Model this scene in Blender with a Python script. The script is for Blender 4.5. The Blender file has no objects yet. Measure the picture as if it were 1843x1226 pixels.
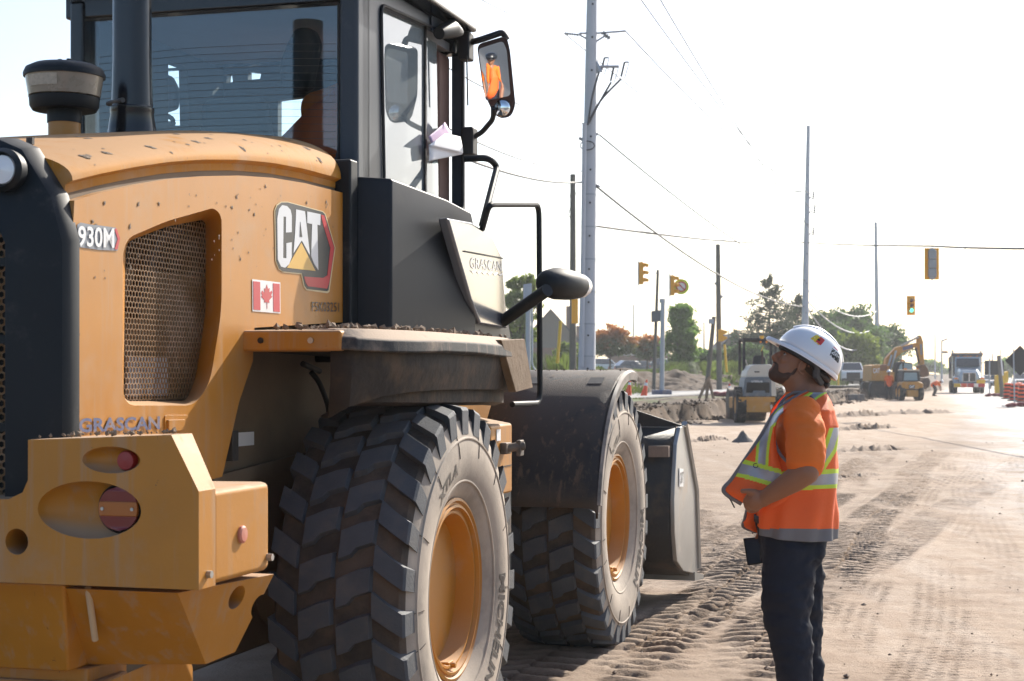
import bpy, bmesh, math, random
import numpy as np
from mathutils import Vector, Matrix, Euler
from mathutils.geometry import tessellate_polygon
random.seed(7); np.random.seed(7)
R = math.radians
SC = bpy.context.scene
COL = SC.collection
# ---------------------------------------------------------------- camera, sky, sun, exposure
F, CX, HY, CH = 2950.0, 921.5, 674.0, 1.55      # focal length (photo px), principal column, horizon row, eye height
cam = bpy.data.cameras.new('camera'); camo = bpy.data.objects.new('camera', cam); COL.objects.link(camo)
cam.sensor_width = 36; cam.lens = F/1843*36; cam.shift_y = (HY-613)/1843
camo.location = (0, 0, CH); camo.rotation_euler = (R(90), 0, 0)
cam.clip_start = .1; cam.clip_end = 6000
cam.dof.use_dof = True; cam.dof.focus_distance = 7.0; cam.dof.aperture_fstop = 9
SC.camera = camo
SUN_AZ, SUN_EL = 30.5, 33.0                     # degrees right of +Y, above horizon
wd = bpy.data.worlds.new('World'); SC.world = wd; wd.use_nodes = True
nt = wd.node_tree; bg = nt.nodes['Background']
sky = nt.nodes.new('ShaderNodeTexSky'); sky.sky_type = 'NISHITA'; sky.sun_disc = False
sky.sun_elevation = R(SUN_EL); sky.sun_rotation = R(SUN_AZ)
sky.air_density = .95; sky.dust_density = 2.0; sky.ozone_density = 2.0; sky.altitude = 100
nt.links.new(sky.outputs[0], bg.inputs[0]); bg.inputs[1].default_value = .115
sl = bpy.data.lights.new('sun', 'SUN'); sl.energy = 5.0; sl.angle = R(.5); sl.color = (1, .93, .82)
so = bpy.data.objects.new('sun', sl); COL.objects.link(so)
sd = Vector((math.sin(R(SUN_AZ))*math.cos(R(SUN_EL)), math.cos(R(SUN_AZ))*math.cos(R(SUN_EL)), math.sin(R(SUN_EL))))
so.rotation_euler = sd.to_track_quat('Z', 'Y').to_euler()
SC.view_settings.view_transform = 'Standard'; SC.view_settings.look = 'None'
SC.view_settings.gamma = 1; SC.view_settings.use_curve_mapping = False
SC.view_settings.exposure = 0.9
SC.render.engine = 'CYCLES'
SC.cycles.max_bounces = 8; SC.cycles.transparent_max_bounces = 16
SC.cycles.volume_bounces = 0
# ---------------------------------------------------------------- measuring helpers (a sight line met with a plane at a known distance)
def W(px, py, d):
    return Vector(((px-CX)/F*d, d, CH+(HY-py)/F*d))
def ground_d(py, z=0): return (CH-z)*F/(py-HY)
TH = R(15.9); LS, LC = math.sin(TH), math.cos(TH)
LO = (-0.183-1.25*LC, 6.47+1.25*LS)
def _loc(X, Y):
    a, b = X-LO[0], Y-LO[1]
    return (a*LC-b*LS, a*LS+b*LC)
def lv(px, py, v):                               # loader frame: x right, y forward, z up; plane x = v
    dx, dz = (px-CX)/F, (HY-py)/F
    t = (v+LO[0]*LC-LO[1]*LS)/(dx*LC-LS)
    x, y = _loc(t*dx, t); return Vector((v, y, CH+t*dz))
def lu(px, py, u):                               # plane y = u
    dx, dz = (px-CX)/F, (HY-py)/F
    t = (u+LO[0]*LS+LO[1]*LC)/(dx*LS+LC)
    x, y = _loc(t*dx, t); return Vector((x, u, CH+t*dz))
# ---------------------------------------------------------------- materials
MATS = {}
def _n(nt, t, **kw):
    n = nt.nodes.new(t)
    for k, v in kw.items(): setattr(n, k, v)
    return n
def _mix(nt, a, b, fac, blend='MIX'):
    m = nt.nodes.new('ShaderNodeMix'); m.data_type = 'RGBA'; m.blend_type = blend
    for i, s in ((6, a), (7, b)):
        if hasattr(s, 'links'): nt.links.new(s, m.inputs[i])
        else: m.inputs[i].default_value = (*s, 1) if len(s) == 3 else s
    if hasattr(fac, 'links'): nt.links.new(fac, m.inputs[0])
    else: m.inputs[0].default_value = fac
    return m.outputs[2]
def _math(nt, op, a, b=0, clamp=False):
    m = nt.nodes.new('ShaderNodeMath'); m.operation = op; m.use_clamp = clamp
    for i, s in ((0, a), (1, b)):
        if hasattr(s, 'links'): nt.links.new(s, m.inputs[i])
        else: m.inputs[i].default_value = s
    return m.outputs[0]
def _ramp(nt, fac, lo, hi):
    m = nt.nodes.new('ShaderNodeMapRange'); m.interpolation_type = 'SMOOTHSTEP'
    m.inputs[1].default_value = lo; m.inputs[2].default_value = hi
    nt.links.new(fac, m.inputs[0]); return m.outputs[0]
def _noise(nt, co, scale, detail=4, rough=.55, stretch=None):
    if stretch:
        mp = nt.nodes.new('ShaderNodeMapping'); mp.inputs['Scale'].default_value = stretch
        nt.links.new(co, mp.inputs[0]); co = mp.outputs[0]
    n = nt.nodes.new('ShaderNodeTexNoise'); n.inputs['Scale'].default_value = scale
    n.inputs['Detail'].default_value = detail; n.inputs['Roughness'].default_value = rough
    nt.links.new(co, n.inputs['Vector']); return n.outputs[0]
DUST = (.46, .345, .25)
def pmat(name, col, rough=.5, metal=0, var=.12, scale=6, dust=0, topdust=0, streak=0, speck=0, bump=0, bscale=40, coat=0,
         dustcol=DUST, emit=0, spec=.5, trans=0, sss=0, lowdust=None):
    if name in MATS: return MATS[name]
    m = bpy.data.materials.new(name); m.use_nodes = True; nt = m.node_tree
    b = nt.nodes['Principled BSDF']
    co = _n(nt, 'ShaderNodeTexCoord').outputs['Object']
    n1 = _noise(nt, co, scale)
    c = _mix(nt, tuple(x*(1-var) for x in col), tuple(min(1, x*(1+var)) for x in col), n1)
    rg = None
    if dust or topdust or streak or lowdust:
        fac = None
        if dust:
            fac = _math(nt, 'MULTIPLY', _ramp(nt, _noise(nt, co, scale*.7, 6, .65), .62-dust*.5, .82-dust*.25), min(1, .35+dust*.6))
        if streak:
            s = _math(nt, 'MULTIPLY', _ramp(nt, _noise(nt, co, 22, 5, .65, (1, 1, .07)), .50, .70), streak)
            fac = s if fac is None else _math(nt, 'MAXIMUM', fac, s)
        if topdust:
            g = _n(nt, 'ShaderNodeNewGeometry'); sp = _n(nt, 'ShaderNodeSeparateXYZ'); nt.links.new(g.outputs['Normal'], sp.inputs[0])
            up = _ramp(nt, sp.outputs[2], .25, .9)
            up = _math(nt, 'MULTIPLY', _math(nt, 'MULTIPLY', up, topdust), _ramp(nt, n1, .2, .5), True)
            fac = up if fac is None else _math(nt, 'MAXIMUM', fac, up)
        if lowdust:
            sp2 = _n(nt, 'ShaderNodeSeparateXYZ'); nt.links.new(co, sp2.inputs[0])
            z = _math(nt, 'ADD', sp2.outputs[2], _math(nt, 'MULTIPLY', _noise(nt, co, 5, 6, .7), .5))
            lo_ = _math(nt, 'MULTIPLY', _ramp(nt, z, lowdust[1]+.25, lowdust[0]+.25), lowdust[2])
            fac = lo_ if fac is None else _math(nt, 'MAXIMUM', fac, lo_)
        c = _mix(nt, c, dustcol, fac)
        rg = _math(nt, 'ADD', _math(nt, 'MULTIPLY', fac, .9-rough), rough, True)
    if speck:
        sp = _math(nt, 'MULTIPLY', _ramp(nt, _noise(nt, co, 34, 3, .7, (1, 1, .7)), .705, .735), _ramp(nt, _noise(nt, co, 2.3), .45, .6))
        c = _mix(nt, c, (.05, .035, .025), _math(nt, 'MULTIPLY', sp, speck))
    nt.links.new(c, b.inputs['Base Color'])
    if rg is not None: nt.links.new(rg, b.inputs['Roughness'])
    else: b.inputs['Roughness'].default_value = rough
    b.inputs['Metallic'].default_value = metal; b.inputs['Specular IOR Level'].default_value = spec
    b.inputs['Coat Weight'].default_value = coat; b.inputs['Coat Roughness'].default_value = .12
    if trans: b.inputs['Transmission Weight'].default_value = trans
    if sss:
        b.inputs['Subsurface Weight'].default_value = sss; b.inputs['Subsurface Radius'].default_value = (.01, .004, .002)
    if emit:
        b.inputs['Emission Color'].default_value = (*col, 1); b.inputs['Emission Strength'].default_value = emit
    if bump:
        bp = _n(nt, 'ShaderNodeBump'); bp.inputs['Strength'].default_value = bump; bp.inputs['Distance'].default_value = .01
        nt.links.new(_noise(nt, co, bscale, 6, .6), bp.inputs['Height']); nt.links.new(bp.outputs[0], b.inputs['Normal'])
    MATS[name] = m; return m
def glassmat(name, tint, refl=.12, rough=.0, opac=0.0):
    """thin window pane: tinted see-through plus a mirror share that grows at grazing angles; opac = pale film painting in sky sheen"""
    if name in MATS: return MATS[name]
    m = bpy.data.materials.new(name); m.use_nodes = True; nt = m.node_tree
    nt.nodes.remove(nt.nodes['Principled BSDF']); out = nt.nodes['Material Output']
    t = _n(nt, 'ShaderNodeBsdfTransparent'); t.inputs[0].default_value = (*tint, 1)
    g = _n(nt, 'ShaderNodeBsdfGlossy'); g.inputs['Roughness'].default_value = rough; g.inputs[0].default_value = (.95, .97, 1, 1)
    fr = _n(nt, 'ShaderNodeFresnel'); fr.inputs[0].default_value = 1.5
    fac = _math(nt, 'ADD', fr.outputs[0], refl-.04, True)
    mx = _n(nt, 'ShaderNodeMixShader'); nt.links.new(fac, mx.inputs[0]); nt.links.new(t.outputs[0], mx.inputs[1]); nt.links.new(g.outputs[0], mx.inputs[2])
    last = mx.outputs[0]
    if opac:
        d = _n(nt, 'ShaderNodeBsdfDiffuse'); d.inputs[0].default_value = (.55, .6, .62, 1)  # pale diffuse film stands in for reflected sky
        mx2 = _n(nt, 'ShaderNodeMixShader'); mx2.inputs[0].default_value = opac
        nt.links.new(last, mx2.inputs[1]); nt.links.new(d.outputs[0], mx2.inputs[2]); last = mx2.outputs[0]
    nt.links.new(last, out.inputs[0]); MATS[name] = m; return m
# ---------------------------------------------------------------- mesh helpers
class MB:
    def __init__(s): s.v = []; s.f = []; s.mi = []
    def add(s, vs, fs, mi=0):
        o = len(s.v); s.v += [tuple(v) for v in vs]
        for f in fs: s.f.append(tuple(i+o for i in f)); s.mi.append(mi)
        return s
    def box(s, a, b, mi=0, M=None):
        (x0, y0, z0), (x1, y1, z1) = a, b
        vs = [(x0,y0,z0),(x1,y0,z0),(x1,y1,z0),(x0,y1,z0),(x0,y0,z1),(x1,y0,z1),(x1,y1,z1),(x0,y1,z1)]
        if M is not None: vs = [M @ Vector(v) for v in vs]
        return s.add(vs, [(3,2,1,0),(4,5,6,7),(0,1,5,4),(1,2,6,5),(2,3,7,6),(3,0,4,7)], mi)
    def hexa(s, v8, mi=0):                        # bottom ring of 4, top ring of 4
        return s.add(v8, [(3,2,1,0),(4,5,6,7),(0,1,5,4),(1,2,6,5),(2,3,7,6),(3,0,4,7)], mi)
    def prism(s, pts, off, mi=0):                 # 3D polygon swept by vector off
        pts = [Vector(p) for p in pts]; n = len(pts); off = Vector(off)
        tri = tessellate_polygon([pts])
        vs = pts + [p+off for p in pts]
        fs = [tuple(t) for t in tri] + [tuple(i+n for i in reversed(t)) for t in tri]
        fs += [(i, (i+1) % n, (i+1) % n+n, i+n) for i in range(n)]
        return s.add(vs, fs, mi)
    def loft(s, rings, close=True, cap=True, mi=0, mif=None):
        n = len(rings[0]); o = len(s.v)
        for r in rings: s.v += [tuple(p) for p in r]
        for k in range(len(rings)-1):
            for i in range(n if close else n-1):
                j = (i+1) % n
                s.f.append((o+k*n+i, o+k*n+j, o+(k+1)*n+j, o+(k+1)*n+i)); s.mi.append(mif(k, i) if mif else mi)
        if cap and close:
            s.f.append(tuple(o+i for i in reversed(range(n)))); s.mi.append(mi)
            s.f.append(tuple(o+(len(rings)-1)*n+i for i in range(n))); s.mi.append(mi)
        return s
    def tube(s, pts, r, n=10, cap=True, mi=0):
        pts = [Vector(p) for p in pts]; rings = []
        rr = r if isinstance(r, (list, tuple)) else [r]*len(pts)
        up = None
        for i, p in enumerate(pts):
            a = pts[max(0, i-1)]; b = pts[min(len(pts)-1, i+1)]; t = (b-a).normalized()
            if up is None:
                up = Vector((0, 0, 1)) if abs(t.z) < .9 else Vector((1, 0, 0))
            x = t.cross(up).normalized(); y = x.cross(t).normalized(); up = y
            rings.append([p+(x*math.cos(q)+y*math.sin(q))*rr[i] for q in [2*math.pi*k/n for k in range(n)]])
        return s.loft(rings, True, cap, mi)
    def cyl(s, a, b, r, n=20, r2=None, mi=0):
        return s.tube([a, b], [r, r if r2 is None else r2], n, True, mi)
    def lathe(s, prof, M=None, n=32, mi=0, closed=False):   # prof: (radius, height) about local z
        rings = []
        for r, z in prof:
            ring = [Vector((r*math.cos(2*math.pi*k/n), r*math.sin(2*math.pi*k/n), z)) for k in range(n)]
            rings.append([M @ p for p in ring] if M is not None else ring)
        if closed: rings.append(rings[0])
        return s.loft(rings, True, not closed, mi)
    def ell(s, c, r, M=None, nu=16, nv=10, mi=0):
        rings = []
        for j in range(1, nv):
            ph = math.pi*j/nv
            rings.append([Vector((r[0]*math.sin(ph)*math.cos(2*math.pi*k/nu), r[1]*math.sin(ph)*math.sin(2*math.pi*k/nu), -r[2]*math.cos(ph))) for k in range(nu)])
        c = Vector(c)
        rings = [[(M @ p if M is not None else p)+c for p in q] for q in rings]
        o = len(s.v); s.loft(rings, True, False, mi)
        bt = Vector((0, 0, -r[2])); tp = Vector((0, 0, r[2]))
        if M is not None: bt = M @ bt; tp = M @ tp
        s.v += [tuple(bt+c), tuple(tp+c)]; nb = len(s.v)-2
        for k in range(nu):
            s.f.append((nb, o+(k+1) % nu, o+k)); s.mi.append(mi)
            t0 = o+(nv-2)*nu; s.f.append((nb+1, t0+k, t0+(k+1) % nu)); s.mi.append(mi)
        return s
    def grid(s, P, mif=None, mi=0):               # P[row][col]
        o = len(s.v); nr, nc = len(P), len(P[0])
        for r in P: s.v += [tuple(p) for p in r]
        for a in range(nr-1):
            for b in range(nc-1):
                s.f.append((o+a*nc+b, o+a*nc+b+1, o+(a+1)*nc+b+1, o+(a+1)*nc+b)); s.mi.append(mif(a, b) if mif else mi)
        return s
def smooth(me, ang=35):
    me.polygons.foreach_set('use_smooth', [True]*len(me.polygons))
    try: me.set_sharp_from_angle(angle=R(ang))
    except Exception: pass
def obj(name, mb, mat, parent=None, bevel=0, ang=35, seg=2, thick=0, fixn=True, sub=0, rot=None, loc=None):
    me = bpy.data.meshes.new(name)
    if isinstance(mb, MB):
        me.from_pydata(mb.v, [], mb.f)
        mats = mat if isinstance(mat, (list, tuple)) else [mat]
        for m in mats: me.materials.append(m)
        if len(mats) > 1: me.polygons.foreach_set('material_index', mb.mi)
    else:
        me = mb; me.name = name
        if mat is not None:
            me.materials.clear()
            for m in (mat if isinstance(mat, (list, tuple)) else [mat]): me.materials.append(m)
    if fixn:
        bm = bmesh.new(); bm.from_mesh(me); bmesh.ops.recalc_face_normals(bm, faces=bm.faces); bm.to_mesh(me); bm.free()
    if ang: smooth(me, ang)
    me.update()
    o = bpy.data.objects.new(name, me); COL.objects.link(o)
    if parent is not None: o.parent = parent
    if loc is not None: o.location = loc
    if rot is not None: o.rotation_euler = rot
    if thick:
        md = o.modifiers.new('solid', 'SOLIDIFY'); md.thickness = thick; md.offset = 0
    if bevel:
        md = o.modifiers.new('bevel', 'BEVEL'); md.width = bevel; md.segments = seg; md.limit_method = 'ANGLE'; md.angle_limit = R(28); md.harden_normals = True
    if sub:
        md = o.modifiers.new('sub', 'SUBSURF'); md.levels = sub; md.render_levels = sub
    return o
def empty(name, loc=(0, 0, 0), rz=0, parent=None):
    o = bpy.data.objects.new(name, None); COL.objects.link(o); o.location = loc; o.rotation_euler = (0, 0, rz); o.empty_display_size = .2
    if parent is not None: o.parent = parent
    return o
def tag(o, label, cat, group=None, kind=None):
    o['label'] = label; o['category'] = cat
    if group: o['group'] = group
    if kind: o['kind'] = kind
    return o
def struct(o):
    o['kind'] = 'structure'; return o
def stuff(o, label=None, cat=None):
    o['kind'] = 'stuff'
    if label: o['label'] = label; o['category'] = cat
    return o
def copy_tree(o, parent=None):
    c = o.copy(); COL.objects.link(c)
    if parent is not None: c.parent = parent
    for ch in list(o.children): copy_tree(ch, c)
    return c
_tmp_dg = None
def eval_mesh(o):
    dg = bpy.context.evaluated_depsgraph_get(); dg.update()
    me = bpy.data.meshes.new_from_object(o.evaluated_get(dg)); return me
def baked(mb, mods):
    """run modifiers on a mesh and hand back the finished mesh"""
    me = bpy.data.meshes.new('t'); me.from_pydata(mb.v, [], mb.f) if isinstance(mb, MB) else None
    if not isinstance(mb, MB): me = mb
    bm = bmesh.new(); bm.from_mesh(me); bmesh.ops.recalc_face_normals(bm, faces=bm.faces); bm.to_mesh(me); bm.free()
    o = bpy.data.objects.new('t', me); COL.objects.link(o)
    for fn in mods: fn(o)
    r = eval_mesh(o); bpy.data.objects.remove(o); return r
def remesh(mb, vox, sm=6, fac=.5):
    def f1(o):
        m = o.modifiers.new('r', 'REMESH'); m.mode = 'VOXEL'; m.voxel_size = vox; m.use_smooth_shade = True
        m = o.modifiers.new('s', 'SMOOTH'); m.iterations = sm; m.factor = fac
    return baked(mb, [f1])
def textmesh(txt, size=1, extrude=0, bold=0, align='CENTER', spacing=1.0):
    cu = bpy.data.curves.new('t', 'FONT'); cu.body = txt; cu.size = size; cu.extrude = extrude; cu.offset = bold
    cu.align_x = align; cu.align_y = 'CENTER'; cu.space_character = spacing; cu.resolution_u = 3
    o = bpy.data.objects.new('t', cu); COL.objects.link(o)
    me = eval_mesh(o); bpy.data.objects.remove(o); return me
def text_on(name, txt, mat, parent, org, ex, ey, height, width=None, bold=0, extrude=.001, lift=.002):
    """flat lettering in the plane (ex, ey) centred at org"""
    me = textmesh(txt, 1, 0, bold)
    vs = np.empty(len(me.vertices)*3); me.vertices.foreach_get('co', vs); vs = vs.reshape(-1, 3)
    lo, hi = vs.min(0), vs.max(0); c = (lo+hi)/2
    sy = height/(hi[1]-lo[1]); sx = sy if width is None else width/(hi[0]-lo[0])
    ex, ey = Vector(ex), Vector(ey); nz = ex.cross(ey).normalized(); org = Vector(org)
    mb = MB(); mb.v = [tuple(org+ex*float((p[0]-c[0])*sx)+ey*float((p[1]-c[1])*sy)+nz*lift) for p in vs]
    mb.f = [tuple(p.vertices) for p in me.polygons]; mb.mi = [0]*len(mb.f)
    return obj(name, mb, mat, parent, ang=0, fixn=False)
def bez(pts, n=8):
    """smooth curve through points (Catmull-Rom)"""
    P = [Vector(p) for p in pts]; out = []
    for i in range(len(P)-1):
        p0, p1, p2, p3 = P[max(0, i-1)], P[i], P[i+1], P[min(len(P)-1, i+2)]
        for k in range(n):
            t = k/n
            out.append(.5*((2*p1)+(p2-p0)*t+(2*p0-5*p1+4*p2-p3)*t*t+(3*p1-p0-3*p2+p3)*t**3))
    out.append(P[-1]); return out
def rounded(pts, r, n=4):
    """polyline (closed) with rounded corners"""
    P = [Vector(p) for p in pts]; out = []; m = len(P)
    for i in range(m):
        a, b, c = P[i-1], P[i], P[(i+1) % m]
        d1 = (a-b); d2 = (c-b); q = min(r, d1.length*.45, d2.length*.45)
        s, e = b+d1.normalized()*q, b+d2.normalized()*q
        for k in range(n+1):
            t = k/n; out.append(s*(1-t)**2+b*2*t*(1-t)+e*t*t)
    return out
def rpath(pts, r, n=5):
    """open polyline with rounded corners"""
    P = [Vector(p) for p in pts]; out = [P[0]]
    for i in range(1, len(P)-1):
        a, b, c = P[i-1], P[i], P[i+1]; d1, d2 = a-b, c-b; q = min(r, d1.length*.45, d2.length*.45)
        s, e = b+d1.normalized()*q, b+d2.normalized()*q
        for k in range(n+1):
            t = k/n; out.append(s*(1-t)**2+b*2*t*(1-t)+e*t*t)
    out.append(P[-1]); return out
# ================================================================ GROUND
def sstep(a, b, x): t = np.clip((x-a)/(b-a), 0, 1); return t*t*(3-2*t)
def vnoise(x, y, seed=0):
    xi, yi = np.floor(x).astype(np.int64), np.floor(y).astype(np.int64); xf, yf = x-xi, y-yi
    def hsh(a, b):
        n = (a*374761393+b*668265263+seed*1442695041) & 0x7fffffff
        n = (n ^ (n >> 13))*1274126177 & 0x7fffffff
        return ((n ^ (n >> 16)) & 0xffff)/65535.0
    u, v = xf*xf*(3-2*xf), yf*yf*(3-2*yf)
    return (hsh(xi, yi)*(1-u)+hsh(xi+1, yi)*u)*(1-v)+(hsh(xi, yi+1)*(1-u)+hsh(xi+1, yi+1)*u)*v
def fbm(x, y, seed=0, o=4):
    s = 0; a = .5
    for k in range(o): s = s+a*vnoise(x*2**k, y*2**k, seed+k*17); a *= .5
    return s
def bank_x(Y): return 6.6+(Y-55)*.335
def terrain(X, Y):
    """large relief: level work area, cut bank, raised verge on the left"""
    wob = (fbm(X*.35+5, Y*.35, 3)-.5)*1.4+(fbm(X*1.9, Y*1.9, 4, 2)-.5)*.9
    t = bank_x(Y)-X+wob
    z = .55*sstep(0, .22, t)*(.85+.4*fbm(X*.8, Y*.8, 9))
    z = z+1.0*sstep(10, 15, t)
    mound = np.exp(-((t-11.5)/2.2)**2)*sstep(60, 75, Y)*(1-sstep(118, 135, Y))
    z = z+mound*.75*fbm(X*.5, Y*.5, 21)*2
    z = z+sstep(16, 60, t)*.15
    z = z+(fbm(X*.6, Y*.6, 31)-.5)*.10*sstep(.2, 1.5, t)*(1-sstep(3.5, 4.2, t)*(1-sstep(9, 10, t)))
    # a low ridge of loose soil at the foot of the bank
    z = z+.10*np.exp(-((t+.7)/.5)**2)*fbm(X*1.2, Y*1.2, 41)*1.6*sstep(40, 50, Y)
    return z, t
# wheel tracks: (x at y=10, slope, half width, lug pitch, depth, kind)
TRACKS = [(.95, .285, .27, .17, .044, 0), (1.62, .30, .27, .17, .040, 0), (1.28, .24, .25, .16, .034, 0), (-.1, .285, .27, .17, .03, 0), (.45, .30, .26, .17, .038, 0),
          (2.05, .297, .22, .085, .018, 1), (2.55, .297, .20, .085, .012, 1), (3.55, .290, .25, .095, .012, 1), (2.95, .29, .2, .07, .006, 1), (4.6, .275, .25, .08, .005, 1), (.2, .31, .22, .08, .010, 1), (1.5, .40, .25, .16, .012, 0)]
def near_relief(X, Y):
    z = (fbm(X*.9, Y*.5, 51)-.5)*.030+(fbm(X*7, Y*7, 52)-.5)*.012+(fbm(X*22, Y*22, 53, 3)-.5)*.008
    dark = np.zeros_like(X)
    for x0, sl, hw, p, dep, kind in TRACKS:
        c = X-(x0+(Y-10)*sl)+.06*np.sin(Y*.7+x0*9); m = (1-sstep(hw*.85, hw*1.1, np.abs(c)))
        along = Y*1.04
        wear = sstep(.25, .70, fbm(X*1.6+x0*3, Y*.30+x0, 60)+(fbm(X*5, Y*5, 66)-.5)*.35)
        if kind == 0:
            ph = along/p+np.abs(c)/hw*.55+.5*(c > 0); tri = np.abs((ph % 1)-.5)*2
            wear = sstep(.30, .52, fbm(X*1.3+x0*3, Y*.35+x0, 60)+(fbm(X*6, Y*6, 66)-.5)*.25); lug = sstep(.38, .62, tri+(fbm(X*14, Y*14, 67)-.5)*.5)
            hgt = dep*(lug-.55)*m*wear*(.6+.8*fbm(X*3, Y*3, 68))+.012*np.exp(-((np.abs(c)-hw*1.15)/.05)**2)*wear
            dark = np.maximum(dark, m*wear*((1-lug)*.85+.25))  # track soil browner; hollows darker still, their shade put into the colour
        else:
            q = (c+hw)/(hw*.4); cols = np.floor(q); ph = along/p+cols*.37; tri = np.abs((ph % 1)-.5)*2
            inb = sstep(.08, .2, q % 1)*(1-sstep(.62, .78, q % 1)); lug = 1-sstep(.3, .7, tri)*inb
            hgt = dep*(lug-.6)*m*wear; dark = np.maximum(dark, m*wear*(1-lug)*(1.0 if x0 < 2.3 else .7)+m*wear*.10)
        z = z+hgt
    return z, dark
def ground_patch(xs, ys, fine):
    X, Y = np.meshgrid(xs, ys); z, t = terrain(X, Y); dark = np.zeros_like(X)
    if fine:
        fade = sstep(xs[0], xs[0]+.8, X)*(1-sstep(xs[-1]-.8, xs[-1], X))*sstep(ys[0], ys[0]+.3, Y)*(1-sstep(ys[-1]-3, ys[-1], Y))
        nz, dark = near_relief(X, Y); z = z+nz*fade; dark = dark*fade
    else:
        ins = (X > -4.4) & (X < 10.4) & (Y > 4.6) & (Y < 33.4)
        z = z-.12*ins+(fbm(X*.7, Y*.4, 71)-.5)*.05*(~ins)*sstep(34, 40, Y)
        for x0, sl, hw, p, dep, kind in TRACKS[:10]:
            c = X-(x0+(Y-10)*sl); dark = np.maximum(dark, np.exp(-(c/.5)**2)*.5*(kind == 1))
    edge = X-(3.5+(Y-10.7)*.252)+(fbm(X*.5, Y*.25, 81)-.5)*3.0
    asph = sstep(-.6, 2.2, edge)*(1-sstep(0, 1, t)); rear_dark = 1-sstep(1.0, 3.0, Y+(fbm(X*.5, Y*.5, 83)-.5)*2); asph = asph+rear_dark  # unseen dark ground behind the camera, added to cut bounced fill light
    asph = asph*(1-sstep(0, 1, t)*(1-rear_dark))
    soil = sstep(-1.2, .1, t+(fbm(X*.7, Y*.7, 91)-.5)*1.6)*sstep(30, 45, Y)
    near_l = (1-sstep(-.6, .9, X-(1.7+(Y-10)*.3)+(fbm(X*.9, Y*.5, 93)-.5)*2.2))*(1-sstep(30, 45, Y)); soil = np.maximum(soil, near_l*.30*(.5+fbm(X*1.5, Y*1.0, 94)))
    grass = sstep(13.5, 16, t+(fbm(X*.4, Y*.4, 95)-.5)*3)
    grass = np.maximum(grass, sstep(1.5, 2.2, t)*(1-sstep(4.2, 5, t))*sstep(.48, .56, fbm(X*.25, Y*.25, 97))*(1-sstep(66, 76, Y)))
    return X, Y, z, np.stack([asph, soil, grass, dark], -1)
patches = [ground_patch(np.arange(-5, 11.001, .032), np.concatenate([np.arange(4, 6.8, .06), np.arange(6.8, 15, .018), np.arange(15, 22, .035), np.arange(22, 34.001, .07)]), True),
           ground_patch(np.concatenate([np.arange(-60, -5, 1.5), np.arange(-5, 42, .22), np.arange(42, 120, 2)]), np.concatenate([np.arange(-20, 34, .75), np.arange(34, 150, .28), np.arange(150, 160, .6), np.arange(160, 420, 4)]), False)]
V_, F_, C_ = [], [], []; o = 0
for X, Y, z, c in patches:
    nr, nc = X.shape; V_.append(np.stack([X, Y, z], -1).reshape(-1, 3)); C_.append(c.reshape(-1, 4))
    i = np.arange(nr*nc).reshape(nr, nc)
    F_.append(np.stack([i[:-1, :-1], i[:-1, 1:], i[1:, 1:], i[1:, :-1]], -1).reshape(-1, 4)+o); o += nr*nc
V_.append(np.array([[-4000, -2000, -.30], [4000, -2000, -.30], [4000, 5500, -.30], [-4000, 5500, -.30]], float)); F_.append(np.array([[0, 1, 2, 3]])+o); C_.append(np.tile([[1.6, .0, .2, 0]], (4, 1)))
V_, F_, C_ = np.concatenate(V_), np.concatenate(F_), np.concatenate(C_)
def npmesh(name, V, Fq):
    me = bpy.data.meshes.new(name); me.vertices.add(len(V)); me.vertices.foreach_set('co', np.ascontiguousarray(V, np.float32).ravel())
    k = Fq.shape[1]; me.loops.add(Fq.size); me.loops.foreach_set('vertex_index', np.ascontiguousarray(Fq, np.int32).ravel())
    me.polygons.add(len(Fq)); me.polygons.foreach_set('loop_start', np.arange(0, Fq.size, k, dtype=np.int32))
    me.update(calc_edges=True); return me
gm = npmesh('ground', V_, F_)
for k_, nm_ in enumerate(('asph', 'soil', 'grass', 'track')):
    at = gm.attributes.new(nm_, 'FLOAT', 'POINT'); at.data.foreach_set('value', np.ascontiguousarray(C_[:, k_], np.float32))
gm.polygons.foreach_set('use_smooth', [True]*len(gm.polygons))
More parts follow.
